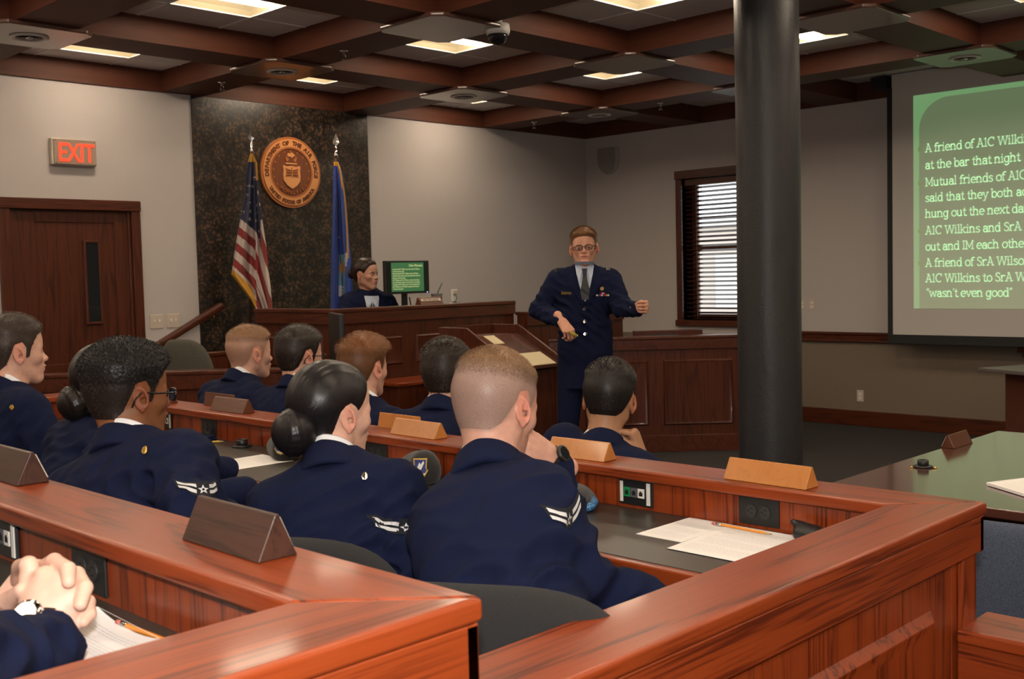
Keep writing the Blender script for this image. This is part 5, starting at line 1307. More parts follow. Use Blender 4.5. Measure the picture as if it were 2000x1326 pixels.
# ------------------------------------------------------------------ uniform details
UPV = Vector((0, 0, 1))
def cam_frame(dr, px, py, D, tilt=0): return dr.set(at(px, py, D), CAMR+UPV*math.tan(rad(tilt)), UPV)
def pin_at(sp, px, py, D, r=.011, mat='brass', name='lapel_pin'):
    dr = sp['_']['dr']; cam_frame(dr, px, py, D); return disc_pin(dr, sp['_']['jk'], 0, 0, r, M[mat], name)
pin_at(M1, 60, 786, 3.85, .009); pin_at(M2, 306, 869, 2.6, .008); pin_at(M3, 720, 920, 2.5, .007, 'silver'); pin_at(Mb, 182, 806, 3.3, .008)
def rect(dr, parent, x0, x1, y0, y1, off, mat, name, th=.003, n=5):
    c = dr.at((x0+x1)/2, (y0+y1)/2, off*.5); q = [dr.at(x, y, 0) for x, y in ((x0, y0), (x1, y0), (x1, y1), (x0, y1))]; nn = ((q[1]-q[0]).cross(q[3]-q[0])).normalized(); nn = (nn*.5+dr.n*.5).normalized()
    xx = (dr.x-nn*dr.x.dot(nn)).normalized(); m_ = MB().obox(c, (abs(x1-x0), abs(y1-y0), th), Matrix((xx, nn.cross(xx), nn)).transposed()); return m_.build(name, mat, parent)
M['gold_tag'] = plain('name_tag_metal', (.34, .22, .08), .35, metal=.6); M['brown_tag'] = plain('brown_name_tag', (.16, .065, .05), .3)
dr = cam_frame(M4['_']['dr'], 1124, 988, 2.40, -60); rect(dr, M4['_']['jk'], -.012, .012, -.010, .010, .004, M['brown_tag'], 'name_tag')
RIB = [plain('ribbon_red', (.42, .03, .02), .8), plain('ribbon_white', (.6, .6, .6), .8), plain('ribbon_blue', (.03, .05, .25), .8), plain('ribbon_gold', (.5, .3, .05), .8)]
def front_kit(sp, fem=False):
    I = sp['_']; fr, dr, jk, t = I['fr'], I['dr'], I['jk'], I['t']
    nb, u, fw, l = Vector(fr['nb']), Vector(fr['u']), Vector(fr['fw']), Vector(fr['l'])
    dr.set(nb-u*.20+fw*.12, l, u); vb = .012 if not fem else -.03; ky = 1.0 if not fem else .80
    _l = dr.loft
    def loft(m_, A, B, *a, **k): return _l(m_, [(x, y*ky) for x, y in A], [(x, y*ky) for x, y in B], *a, **k)
    dr.loft = loft
    def both(A, B, off, n, k_, mat, name, th=.004, par=jk):
        for s in (-1, 1):
            m_ = MB(); dr.loft(m_, [(s*x, y) for x, y in A], [(s*x, y) for x, y in B], off, n, k_, th=th); m_.build(name, mat, par)
    m_ = MB(); dr.loft(m_, [(-.060, .252), (-.056, .215), (-.040, .12), (-.004, vb-.01)], [(.060, .252), (.056, .215), (.040, .12), (.004, vb-.01)], .004, 12, 9); m_.build('shirt_front', M['shirt'], t)
    both([(.066, .225), (.046, .11), (.002, vb-.02)], [(.098, .215), (.108, .125), (.018, vb-.03)], .012, 12, 4, M['navy'], 'lapel', .010)
    both([(.058, .240), (.050, .165), (.036, .125)], [(.006, .205), (.022, .165), (.034, .122)], .015, 6, 4, M['shirt'], 'shirt_collar_point', .006, t)
    if not fem:
        m_ = MB(); dr.loft(m_, [(-.017, .205), (-.011, .168)], [(.017, .205), (.011, .168)], .022, 4, 4, th=.012); kn = m_.build('necktie', M['tie'], t)
        m_ = MB(); dr.loft(m_, [(-.011, .168), (-.030, .06), (-.020, vb)], [(.011, .168), (.030, .06), (.020, vb)], .015, 10, 4, th=.006); m_.build('tie_blade', M['tie'], kn)
    else:
        both([(.004, .195), (.030, .135)], [(.004, .180), (.012, .118)], .020, 5, 3, M['tie'], 'tie_tab', .006, t)
    m_ = MB(); dr.loft(m_, [(.010, vb-.02), (.012, -.40)], [(.018, vb-.02), (.020, -.40)], .004, 24, 3, th=.004); m_.build('front_edge', M['navy'], jk)
    for y in ((-.043, -.125, -.204) if not fem else (-.06,)): disc_pin(dr, jk, -.004, y, .0115, M['silver'], 'button')
    return dr
dr = front_kit(CAP); jk = CAP['_']['jk']
rect(dr, jk, -.150, -.084, .045, .063, .004, M['gold_tag'], 'name_tag')
for i, c in enumerate((1, 2, 0, 1, 2, 0, 3, 1)): rect(dr, jk, .070+i*.0105, .080+i*.0105, .034, .044, .004, RIB[c], 'ribbon', n=3)
for i, c in enumerate((0, 1, 0)): rect(dr, jk, .098+i*.010, .108+i*.010, .046, .056, .004, RIB[c], 'ribbon', n=3)
disc_pin(dr, jk, .107, .080, .012, M['gold_tag'], 'badge'); disc_pin(dr, jk, -.078, .158, .010, M['silver'], 'lapel_pin'); disc_pin(dr, jk, .066, .152, .009, M['silver'], 'lapel_pin')
for px in ((1085, 1090), (1185, 1189)):
    for x in px:
        d2 = CAP['_']['dr'].set(at(x, 531, 6.96), CAMR, ED*1.0+UPV*.8); rect(d2, jk, -.005, .005, -.018, .018, .004, M['silver'], 'rank_bar', n=3)
for s in (-1, 1):
    q = Vector(CAP['_']['fr']['nb'])+Vector(CAP['_']['fr']['l'])*s*.105; d2 = CAP['_']['dr'].set(q+UPV*.02, CAMR, ED+UPV*.8); disc_pin(d2, jk, 0, 0, .008, M['silver'], 'epaulette_button')
dr = front_kit(J, True); jk = J['_']['jk']
rect(dr, jk, -.125, -.058, .015, .032, .004, M['gold_tag'], 'name_tag')
for r_ in range(3):
    for i in range(6 if r_ < 2 else 3): rect(dr, jk, .066+i*.011, .076+i*.011, .0+r_*.011, .010+r_*.011, .004, RIB[(i*2+r_*3) % 4], 'ribbon', n=3)
disc_pin(dr, jk, -.088, .135, .012, M['brass'], 'lapel_pin'); disc_pin(dr, jk, .082, .135, .010, M['silver'], 'lapel_pin')
fr = J['_']['fr']; a, b = Vector(fr['sh']['R']), Vector(J['elR']); d2 = J['_']['dr'].set(a.lerp(b, .48), CAMR*.8-Vector(fr['l'])*0-CAMF*.0, UPV); chevron(d2, jk, 3, 1.1)
# presentation clicker in the captain's right hand
t = thing('clicker', 'small yellow-green capped clicker held in the standing man\'s right hand', 'clicker', at(1124, 654, 6.66))
a, b = at(1113, 649, 6.70), at(1127, 656, 6.66); MB().tube([a, b], .0095, 12).build('barrel', plain('olive_plastic', (.30, .24, .02), .35), t, smooth=True); MB().tube([b, b+(b-a)*.12], .006, 10).build('tip', M['steel'], t, smooth=True)
# wristwatches
def watch(sp, c, ax, up, r, mat, face, w_=.018, nm='wristwatch'):
    ax = Vector(ax).normalized(); up = Vector(up); up = (up-ax*up.dot(ax)).normalized(); sd = ax.cross(up); m_ = MB(); n = 30; V = []; F = []
    for i in range(n):
        a = 2*math.pi*i/n
        for ro, h in ((r, -w_/2), (r+.003, -w_/2), (r+.003, w_/2), (r, w_/2)): V.append(Vector(c)+(up*math.cos(a)*1.0+sd*math.sin(a)*.92)*ro+ax*h)
    F = [(i*4+j, i*4+(j+1) % 4, ((i+1) % n)*4+(j+1) % 4, ((i+1) % n)*4+j) for i in range(n) for j in range(4)]; m_.add(V, F)
    o = m_.build(nm, M[mat], sp['_']['t']); Rm = Matrix((sd, ax, up)).transposed()
    MB().lathe([(.019, 0), (.021, .003), (.021, .009), (.018, .011), (0, .011)], Vector(c)+up*(r-.001), Rm, 24).build('watch_case', M[mat], o, smooth=True)
    MB().lathe([(.016, .0112), (0, .0116)], Vector(c)+up*(r-.001), Rm, 24).build('watch_face', M[face], o)
watch(M4, at(1079, 896, 2.62), Vector(at(1030, 868, 2.575))-Vector(at(1088, 908, 2.63)), CAMR*.8-CAMF*.4+UPV*.3, .030, 'black', 'dkglass', .022)
watch(P0, at(83, 1224, 1.345), Vector(at(86, 1150, 1.365))-Vector(at(88, 1268, 1.315)), -CAMF*.8+UPV*.3-CAMR*.1, .0305, 'chrome', 'silver', .017)
# ------------------------------------------------------------------ slab lettering for the slide
def _arc(cx, cy, rx, ry, a0, a1, n=14): return [(cx+rx*math.cos(rad(a0+(a1-a0)*i/n)), cy+ry*math.sin(rad(a0+(a1-a0)*i/n))) for i in range(n+1)]
def _s(x, y, a=.13, b=None): return [(x-a, y), (x+(a if b is None else b), y)]
def _n(x0): return [[(x0, .42)]+_arc(x0+.21, .42, .21, .25, 180, 0)+[(x0+.42, 0)]]
_S = [(.44, .56), (.35, .65), (.2, .66), (.08, .56), (.1, .44), (.26, .36), (.42, .27), (.45, .13), (.33, .02), (.16, .02), (.05, .12)]
GL = {
 'a': (.62, [_arc(.27, .2, .21, .19, 0, 360), _arc(.28, .46, .2, .2, 160, 0)+[(.48, 0)], _s(.5, .04, 0, .1)]),
 'b': (.64, [[(.1, 1), (.1, 0)], _s(.1, .96, .1, 0), _arc(.34, .34, .24, .33, 0, 360)]),
 'c': (.58, [_arc(.31, .34, .26, .33, 45, 315)]),
 'd': (.66, [_arc(.28, .34, .24, .33, 0, 360), [(.5, 1), (.5, 0)], _s(.5, .96, .12, 0), _s(.5, .04, 0, .1)]),
 'e': (.62, [_arc(.31, .34, .26, .33, 0, 312), [(.06, .36), (.57, .36)]]),
 'f': (.40, [[(.15, 0), (.15, .74)]+_arc(.34, .78, .19, .19, 180, 55), _s(.17, .64, .17, .19), _s(.15, .04)]),
 'g': (.64, [_arc(.28, .34, .24, .32, 0, 360), [(.5, .68), (.5, -.1)]+_arc(.28, -.08, .22, .2, 0, -145), _s(.5, .64, 0, .1)]),
 'h': (.72, [[(.1, 1), (.1, 0)], _s(.1, .96, .1, 0), _s(.1, .04), _s(.52, .04)]+_n(.1)),
 'i': (.34, [[(.14, .66), (.14, 0)], _s(.14, .64, .12, 0), _s(.14, .04), [(.14, .84), (.14, .97)]]),
 'j': (.32, [[(.18, .66), (.18, -.08)]+_arc(.03, -.1, .15, .15, 0, -110), _s(.18, .64, .12, 0), [(.18, .84), (.18, .97)]]),
 'k': (.68, [[(.1, 1), (.1, 0)], _s(.1, .96, .1, 0), _s(.1, .04), [(.5, .64), (.12, .28)], [(.24, .38), (.54, .02)], _s(.5, .64), _s(.55, .04)]),
 'l': (.34, [[(.14, 1), (.14, 0)], _s(.14, .96, .12, 0), _s(.14, .04)]),
 'm': (1.1, [[(.1, .66), (.1, 0)], _s(.1, .64, .1, 0), _s(.1, .04), _s(.52, .04, .1), _s(.94, .04)]+_n(.1)+_n(.52)),
 'n': (.72, [[(.1, .66), (.1, 0)], _s(.1, .64, .1, 0), _s(.1, .04), _s(.52, .04)]+_n(.1)),
 'o': (.64, [_arc(.32, .34, .27, .33, 0, 360)]),
 'p': (.66, [[(.1, .66), (.1, -.28)], _s(.1, .64, .1, 0), _arc(.34, .34, .24, .33, 0, 360), _s(.1, -.26)]),
 'r': (.52, [[(.12, .66), (.12, 0)], _s(.12, .64, .1, 0), _s(.12, .04, .13, .16), [(.12, .38)]+_arc(.34, .4, .22, .26, 180, 50)]),
 's': (.52, [_S]), 't': (.42, [[(.18, .88), (.18, .16)]+_arc(.32, .16, .14, .14, 180, 320), _s(.18, .64, .16, .18)]),
 'u': (.70, [[(.1, .66), (.1, .25)]+_arc(.3, .25, .2, .23, 180, 360)+[(.5, .66)], [(.5, .5), (.5, 0)], _s(.1, .64, .1, 0), _s(.5, .64, .1, 0), _s(.5, .04, 0, .1)]),
 'v': (.62, [[(.06, .66), (.3, .02), (.54, .66)], _s(.08, .64, .1), _s(.53, .64, .1)]),
 'w': (.92, [[(.06, .66), (.24, .02), (.44, .62), (.64, .02), (.82, .66)], _s(.08, .64, .1), _s(.8, .64, .1)]),
 'x': (.64, [[(.08, .64), (.52, .04)], [(.52, .64), (.08, .04)], _s(.08, .64, .1), _s(.52, .64, .1), _s(.08, .04, .1), _s(.52, .04, .1)]),
 'y': (.64, [[(.06, .66), (.3, .04)], [(.56, .66), (.22, -.26), (.06, -.26)], _s(.08, .64, .1), _s(.54, .64, .1)]),
 'A': (.80, [[(.1, 0), (.38, .98), (.68, 0)], [(.2, .34), (.58, .34)], _s(.1, .04, .12), _s(.67, .04, .12), _s(.32, .96, .08)]),
 'C': (.82, [_arc(.43, .5, .37, .48, 50, 310), [(.7, .98), (.7, .7)]]),
 'F': (.66, [[(.14, 0), (.14, .96)], [(.02, .96), (.58, .96), (.58, .76)], [(.14, .5), (.44, .5)], _s(.14, .04)]),
 'I': (.34, [[(.16, 0), (.16, .98)], _s(.16, .04), _s(.16, .96)]),
 'M': (.98, [[(.14, 0), (.14, .96), (.48, .2), (.82, .96), (.82, 0)], _s(.14, .04), _s(.82, .04), _s(.12, .96, .1, 0), _s(.84, .96, 0, .1)]),
 'O': (.88, [_arc(.44, .5, .38, .48, 0, 360)]), 'S': (.62, [[(x*1.2, y*1.46) for x, y in _S]]),
 'W': (1.14, [[(.08, .96), (.3, .02), (.56, .92), (.82, .02), (1.04, .96)], _s(.1, .94, .12), _s(1.02, .94, .12), _s(.56, .94, .1)]),
 '1': (.40, [[(.2, 0), (.2, .98)], [(.04, .84), (.2, .96)], _s(.2, .04, .14)]),
 '“': (.36, [[(.06, .78), (.12, .98)], [(.22, .78), (.28, .98)]]), '”': (.36, [[(.06, .78), (.12, .98)], [(.22, .78), (.28, .98)]]), '’': (.2, [[(.06, .78), (.12, .98)]]), ' ': (.30, [])}
def slab(m_, txt, P, size, w_=.105, right=False):
    """write txt with P(x, y) mapping metres to points; returns width"""
    tot = sum(GL[c][0] for c in txt)*size
    x = -tot if right else 0.0
    for c in txt:
        for st in GL[c][1]:
            for (a, b), (c_, d) in zip(st[:-1], st[1:]):
                L_ = math.hypot(c_-a, d-b)
                if L_ < 1e-6: continue
                ux, uy = (c_-a)/L_*w_/2, (d-b)/L_*w_/2
                q = [(a-uy-ux*.6, b+ux-uy*.6), (a+uy-ux*.6, b-ux-uy*.6), (c_+uy+ux*.6, d-ux+uy*.6), (c_-uy+ux*.6, d+ux+uy*.6)]
                m_.add([P(x+px*size, py*size) for px, py in q], [(0, 1, 2, 3)])
        x += GL[c][0]*size
    return tot
LINES = [(1, 'A friend of A1C Wilkins saw her that SrA Wilson'), (0, 'at the bar that night'), (1, 'Mutual friends of A1C Wilkins and SrA Wilson'), (0, 'said that they both acted normally when they all'), (0, 'hung out the next day'),
         (1, 'A1C Wilkins and SrA Wilson continued to hang'), (0, 'out and IM each other at work and on Facebook'.replace('B', 'b')), (1, 'A friend of SrA Wilson saw a text message from'), (0, 'A1C Wilkins to SrA Wilson saying that she just'), (0, '“wasn’t even good”')]
# ------------------------------------------------------------------ projection screen
SX_ = 9.745
def SP_(y0, z0): return lambda x, z: (SX_-.006, y0-x, z0+z)
t = thing('projection_screen', 'pull-down projection screen with a green projected text slide on the right', 'screen', (SX_, 3.0, .85))
M['scr'] = plain('screen_white', (.50, .47, .45), .9, noise=.02, nscale=500)
M['scr_black'] = plain('screen_border', (.008, .008, .009), .7)
MB().box(SX_, SX_+.004, 1.0, 4.57, .92, 3.318).build('screen_cloth', M['scr'], t)
m_ = MB().box(SX_-.002, SX_+.006, 4.566, 4.615, .85, 3.2); m_.box(SX_-.002, SX_+.006, .95, 1.0, .85, 3.2); m_.box(SX_-.002, SX_+.006, 1.0, 4.566, .85, .922); m_.build('border', M['scr_black'], t)
MB().box(SX_-.012, SX_+.012, .95, 4.615, .838, .852).build('bottom_bar', M['scr_black'], t)
MB().box(SX_-.05, SX_+.13, 4.6, 4.75, 3.20, 3.31).build('roller_case', M['scr_black'], t)
def proj_mat(n, add): return plain(n, (.50, .47, .45), .9, emit=add, es=1.0)
M['sl_rim'] = proj_mat('slide_rim', (.09, .24, .09)); M['sl_in'] = proj_mat('slide_field', (.062, .115, .050)); M['sl_tx'] = proj_mat('slide_text', (.28, .52, .26)); M['sl_bl'] = proj_mat('slide_bullet', (.05, .12, .02))
Y0, Y1, Z0, Z1 = 4.365, 1.55, 1.165, 3.10
sl = MB().box(SX_-.0015, SX_-.0005, Y1, Y0, Z0, Z1).build('projected_slide', M['sl_rim'], t)
r = .27; P = [(Y0-.055-r+r*math.cos(a), Z1-.045-r+r*math.sin(a)) for a in np.linspace(0, rad(90), 14)]+[(Y1+.06+r-r*math.sin(a), Z1-.045-r+r*math.cos(a)) for a in np.linspace(0, rad(90), 14)]+[(Y1+.06, Z0), (Y0-.055, Z0)]
m_ = MB(); m_.add([(SX_-.003, y, z) for y, z in P], [tuple(range(len(P)))]); m_.build('slide_field', M['sl_in'], sl)
m_ = MB(); zb_ = [2.578, 2.427, 2.272, 2.132, 1.989, 1.837, 1.692, 1.544, 1.404, 1.271]
for (b_, s_), z in zip(LINES, zb_):
    if s_[0] != '“': slab(m_, s_, SP_(4.253, z), .105*.808/(sum(GL[c][0] for c in 'at the bar that night')*.105)*1.0 if False else .0768, .12)
    else: slab(m_, s_, SP_(4.245, z), .0768, .12)
    if b_: MB().lathe([(.024, 0), (.016, .001), (0, .001)], (SX_-.004, 4.30, z+.035), Matrix.Rotation(rad(-90), 3, 'Y'), 16).build('bullet', M['sl_bl'], sl)
m_.build('slide_text', M['sl_tx'], sl)
# ------------------------------------------------------------------ signs, plates and speaker on the walls
t = thing('exit_sign', 'lit red EXIT sign on the wall above the door', 'sign', (3.76, YN, 2.6))
MB().box(3.585, 3.94, YN-.045, YN, 2.50, 2.705).build('back_box', M['plate'], t, bevel=.006)
MB().box(3.60, 3.935, YN-.058, YN-.045, 2.505, 2.70).build('face_plate', plain('bronze_plate', (.36, .27, .21), .35, metal=.3), t, bevel=.004)
me = text_mesh('EXIT', .205, .003, .0015, 'CENTER', .95); m_ = MB(); add_mesh(m_, me, Matrix.Translation((3.775, YN-.060, 2.528)) @ Matrix.Rotation(rad(90), 4, 'X') @ Matrix.Scale(.72, 4, (1, 0, 0))); m_.build('letters', plain('exit_red', (.6, .03, .01), .4, emit=(1.0, .035, .012), es=2.2), t)
m_ = MB()
for x in (3.612, 3.923):
    for z in (2.517, 2.688): m_.lathe([(.004, 0), (.004, -.002), (0, -.003)], (x, YN-.058, z), Matrix.Rotation(rad(-90), 3, 'X'), 8)
m_.build('screws', M['steel'], t)
for x, lab in ((4.412, 'left beige double light switch plate beside the door'), (4.562, 'right beige double light switch plate above the handrail')):
    t = thing('light_switch', lab, 'light switch', (x, YN, 1.247), 'double light switches')
    MB().box(x-.058, x+.058, YN-.007, YN, 1.189, 1.305).build('plate', M['plate'], t, bevel=.003)
    for dx in (-.023, .023):
        m_ = MB().box(x+dx-.005, x+dx+.005, YN-.016, YN-.006, 1.243, 1.262); m_.build('toggle', M['white'], t, bevel=.002)
def wall_plate(y, z, lab, slots=True):
    t = thing('wall_plate', lab, 'wall plate', (XE, y, z))
    MB().box(XE-.006, XE, y-.035, y+.035, z-.057, z+.057).build('plate', M['plate'], t, bevel=.002)
    if slots:
        m_ = MB()
        for q in (-.022, .018): m_.box(XE-.008, XE-.005, y-.016, y+.016, z+q-.013, z+q+.013)
        m_.build('socket', M['white'], t, bevel=.004)
        m_ = MB()
        for q in (-.022, .018):
            for d_ in (-.006, .006): m_.box(XE-.0085, XE-.0075, y+d_-.001, y+d_+.001, z+q-.003, z+q+.006)
        m_.build('slot', M['void'], t)
wall_plate(5.635, 1.19, 'wall plate half hidden by the column beside the other plate'); wall_plate(5.52, 1.193, 'wall plate just right of the column above the chair rail'); wall_plate(5.006, .297, 'low wall plate above the baseboard right of the column')
t = thing('wall_speaker', 'grey shield-shaped speaker on the wall near the room corner', 'speaker', (XE, 8.105, 2.86))
def shield(s, xx):
    P = [(8.105+s*.14, 2.93+.07*s), (8.105+s*.13, 3.0+.012*s), (8.105-s*.13, 3.0+.012*s), (8.105-s*.14, 2.93+.07*s)]
    P += [(8.105+s*.14*math.cos(a), 2.87+s*.165*math.sin(a)) for a in np.linspace(math.pi, 2*math.pi, 18)]
    return [(xx, y, z) for y, z in P]
m_ = MB(); A = [shield(1.0, XE), shield(1.0, XE-.02), shield(.93, XE-.06)]; n = len(A[0]); V = sum(A, [])
m_.add(V, [(i*n+j, i*n+(j+1) % n, (i+1)*n+(j+1) % n, (i+1)*n+j) for i in range(2) for j in range(n)]); m_.build('cabinet', plain('speaker_white', (.42, .40, .37), .6), t, smooth=False)
m_ = MB(); m_.prism3(shield(.92, XE-.061), (-.006, 0, 0)); m_.build('grille', plain('speaker_grey', (.25, .23, .215), .7, noise=.3, nscale=600), t)
t = thing('wall_outlet', 'wall outlet with a hanging plug cord behind the bench', 'outlet', (7.785, YN, 1.37))
MB().box(7.74, 7.83, YN-.007, YN, 1.30, 1.43).build('plate', M['white'], t, bevel=.003)
MB().box(7.765, 7.805, YN-.04, YN-.007, 1.375, 1.415).build('plug', M['plate'], t, bevel=.004)
MB().tube([(7.785, YN-.035, 1.385), (7.78, YN-.05, 1.33), (7.74, YN-.04, 1.27), (7.70, YN-.03, 1.2)], .004, 6).build('cord', M['black'], t)
# ------------------------------------------------------------------ round wooden seal
sc_ = Vector((5.776, YN-.015, 2.546)); t = thing('wooden_seal', 'round carved wooden Air Force seal on the granite panel', 'seal', sc_)
RS = Matrix.Rotation(rad(90), 3, 'X')
def disc(r, r0, d0, d1, mat, name, n=72):
    m_ = MB(); m_.lathe([(r0, d0), (r0, d1), (r, d1), (r, d0)] if r0 > 0 else [(r, d0), (r, d1), (0, d1)], sc_, RS, n, caps=False); return m_.build(name, M[mat], t)
disc(.322, 0, .0, .022, 'seal_mid', 'backing'); disc(.300, .232, .022, .030, 'seal_light', 'letter_ring'); disc(.232, 0, .022, .024, 'seal_dark', 'field'); disc(.232, .216, .024, .031, 'seal_mid', 'inner_ring')
def on_seal(me, x, y, rot, dep, m_): add_mesh(m_, me, Matrix.Translation(sc_+Vector((x, -dep, y))) @ Matrix.Rotation(rad(90), 4, 'X') @ Matrix.Rotation(rot, 4, 'Z'))
def ring_text(txt, a0, a1, r, size, inward, m_, bold=.0035):
    for i, ch in enumerate(txt):
        if ch == ' ': continue
        a = rad(a0+(a1-a0)*i/(len(txt)-1)); me = text_mesh(ch, size, .002, bold, 'CENTER')
        on_seal(me, r*math.cos(a), r*math.sin(a), a-rad(90) if not inward else a+rad(90), .031, m_)
m_ = MB(); ring_text('DEPARTMENT OF THE AIR FORCE', 186, -6, .248, .052, False, m_); ring_text('UNITED STATES OF AMERICA', 214, 326, .285, .042, True, m_); m_.build('ring_lettering', M['seal_dark'], t)
m_ = MB(); ring_text('MCMXLVII', 232, 308, .195, .040, True, m_, .001); m_.build('date_lettering', M['seal_mid'], t)
def flat(P, d0, d1, mat, name):
    m_ = MB(); m_.prism3([sc_+Vector((x, -d0, z)) for x, z in P], (0, -(d1-d0), 0)); return m_.build(name, M[mat], t)
for a in np.linspace(rad(-35), rad(215), 13): flat(star_pts((.192*math.cos(a), .192*math.sin(a)), .013), .024, .027, 'seal_mid', 'star')
flat([(-.095, .055), (-.085, .062), (-.05, .052), (0, .060), (.05, .052), (.085, .062), (.095, .055), (.088, .02), (.092, -.03), (.088, -.075), (.055, -.115), (0, -.150), (-.055, -.115), (-.088, -.075), (-.092, -.03), (-.088, .02)], .024, .034, 'seal_light', 'shield')
m_ = MB()
for s in (-1, 1):
    m_.prism3([sc_+Vector((s*x, -.034, z)) for x, z in [(.008, .02), (.07, .038), (.062, .0), (.07, -.045), (.012, -.03)]], (0, -.004, 0))
m_.prism3([sc_+Vector((x, -.034, z)) for x, z in [(-.004, .045), (.004, .045), (.004, -.05), (-.004, -.05)]], (0, -.005, 0)); m_.build('shield_device', M['seal_mid'], t)
m_ = MB()
for s in (-1, 1):
    for k_ in range(3): m_.prism3([sc_+Vector((s*x, -.038, z)) for x, z in [(.012, .02-.02*k_), (.06, .03-.025*k_), (.055, .018-.025*k_), (.012, .008-.02*k_)]], (0, -.003, 0))
m_.build('shield_bolts', M['seal_dark'], t)
flat([(-.062, .075), (.062, .075), (.062, .088), (-.062, .088)], .024, .030, 'seal_light', 'wreath')
for s in (-1, 1):
    flat([(s*.02, .105), (s*.05, .095), (s*.060, .13), (s*.052, .165), (s*.042, .13), (s*.028, .125)], .024, .030, 'seal_mid', 'eagle_wing')
flat([(-.030, .095), (.030, .095), (.022, .12), (-.022, .12)], .024, .031, 'seal_dark', 'eagle_body')
flat([(x*.04+0, .158+z*.02) for x, z in [(math.cos(q), math.sin(q)*(1+.25*math.cos(5*q))) for q in np.linspace(0, 6.28, 25)[:-1]]], .024, .030, 'seal_light', 'cloud')
# ------------------------------------------------------------------ flags
def flag_stand(name, label, cat, D, top, foot, headpx):
    t = thing(name, label, cat, (at(*foot, D).x, at(*foot, D).y, .41)); a, b = at(*top, D), at(*foot, D); b = Vector((b.x, b.y, .43))
    MB().tube([a, b], .0125, 10).build('pole', plain('flag_pole', (.035, .014, .008), .3), t, smooth=True)
    m_ = MB(); c = a; ax = (a-b).normalized(); R = ax.to_track_quat('Z', 'Y').to_matrix()
    m_.lathe([(.014, -.02), (.018, .01), (.012, .03), (.016, .045), (.009, .06), (.012, .075), (.006, .09)], c, R, 14); m_.build('ferrule', M['chrome'], t, smooth=True)
    h = c+ax*.085; e = CAMR; m_ = MB(); Q = [(0, 0), (.012, .015), (.028, .03), (.024, .055), (.0, .12), (-.024, .055), (-.028, .03), (-.012, .015)]
    m_.add([h+e*x+ax*z for x, z in Q]+[h+ax*.045-ED*.009, h+ax*.045+ED*.009], [(i, (i+1) % 8, 8) for i in range(8)]+[((i+1) % 8, i, 9) for i in range(8)]); m_.build('spearhead', M['steel'], t)
    MB().lathe([(.13, 0), (.13, .02), (.05, .05), (.02, .12), (.014, .12)], (b.x, b.y, .41), None, 24).build('stand_base', M['brass'], t, smooth=True)
    return t
def cloth_mat(n, c): return plain(n, c, .75, noise=.06, nscale=300, sheen=.1)
FL = [cloth_mat('flag_navy', (.018, .022, .065)), cloth_mat('flag_red', (.24, .022, .022)), cloth_mat('flag_white', (.52, .44, .40)), M['gold_cloth']]
D_ = 9.45; t = flag_stand('national_flag', 'United States flag with gold fringe hanging on a pole left of the seal', 'flag', D_, (491, 296), (481, 640), 0)
Lf = [(300, 489), (318, 484), (340, 482), (380, 479), (428, 470), (480, 460), (520, 455), (536, 452), (560, 470), (585, 490), (605, 500)]
Rt = [(300, 494), (318, 502), (340, 503), (380, 505), (428, 512), (480, 520), (520, 523), (536, 525), (560, 528), (585, 530), (605, 532)]
def edge(T, y): return np.interp(y, [q[0] for q in T], [q[1] for q in T])
def flag_pt(px, py, off=0.0):
    u = (px-edge(Lf, py))/max(1, edge(Rt, py)-edge(Lf, py)); g = min(1, (py-296)/160)
    d = .055*math.sin(u*7.0+.6)*g+.03*math.sin(u*15+py*.01)*g+.02*math.sin(u*29)*g
    return at(px, py, D_-.06-d-off)
nu, nv = 84, 300; V = []; F = []; mi = []
for j in range(nv):
    y = 300+305*j/(nv-1)
    for i in range(nu): V.append(flag_pt(edge(Lf, y)+(edge(Rt, y)-edge(Lf, y))*i/(nu-1), y))
def flag_col(x, y):
    u = (x-edge(Lf, y))/max(1, edge(Rt, y)-edge(Lf, y))
    if y < 316 or (y < 352 and x > edge(Rt, y)-4.5): return 3
    fold = 500+(y-450)*.004
    bot = np.interp(x, [452, 470, 490, 500], [530, 546, 566, 596])
    if x < fold and y > bot-6: return 3
    if x < fold:
        q = y-.82*(x-470)-max(0, y-470)*.10*(x-470)/30
        if q < 427.5: return 0
        k_ = (q-427.5)/17.6; return 2 if int(k_) % 2 == 0 else 1
    if y < 452+(x-500)*2.4 and y < 486 and x < 511+max(0, (470-y))*.02: 
        if y < 430 or x < 509.5: return 0
    q = (y-452)-3.3*(x-500); k_ = q/36.0
    return 2 if int(math.floor(k_)) % 2 == 0 else 1
for j in range(nv-1):
    for i in range(nu-1):
        y = 300+305*(j+.5)/(nv-1); x = edge(Lf, y)+(edge(Rt, y)-edge(Lf, y))*(i+.5)/(nu-1)
        F.append((j*nu+i, j*nu+i+1, (j+1)*nu+i+1, (j+1)*nu+i)); mi.append(flag_col(x, y))
m_ = MB(); m_.add(V, F); m_.m = mi; fo = m_.build('flag_cloth', FL, t, smooth=True); so = fo.modifiers.new('thick', 'SOLIDIFY'); so.thickness = .003
m_ = MB()
for x, y in ((197, 375), (163, 433), (192, 431), (157, 491), (221, 475), (160, 546), (213, 560), (164, 600), (211, 613), (119, 605), (168, 656), (208, 671), (245, 680), (232, 738), (228, 796), (232, 556)):
    x, y = 440+x/3.49, 240+y/3.49; sx = .62 if x > 500 else 1.0
    P = [flag_pt(x+(a-0)*sx, y-b, .006) for a, b in star_pts((0, 0), 5.2)]; c = flag_pt(x, y, .006); m_.add([c]+P, [(0, i+1, (i+1) % 10+1) for i in range(10)])
m_.build('canton_stars', FL[2], fo)
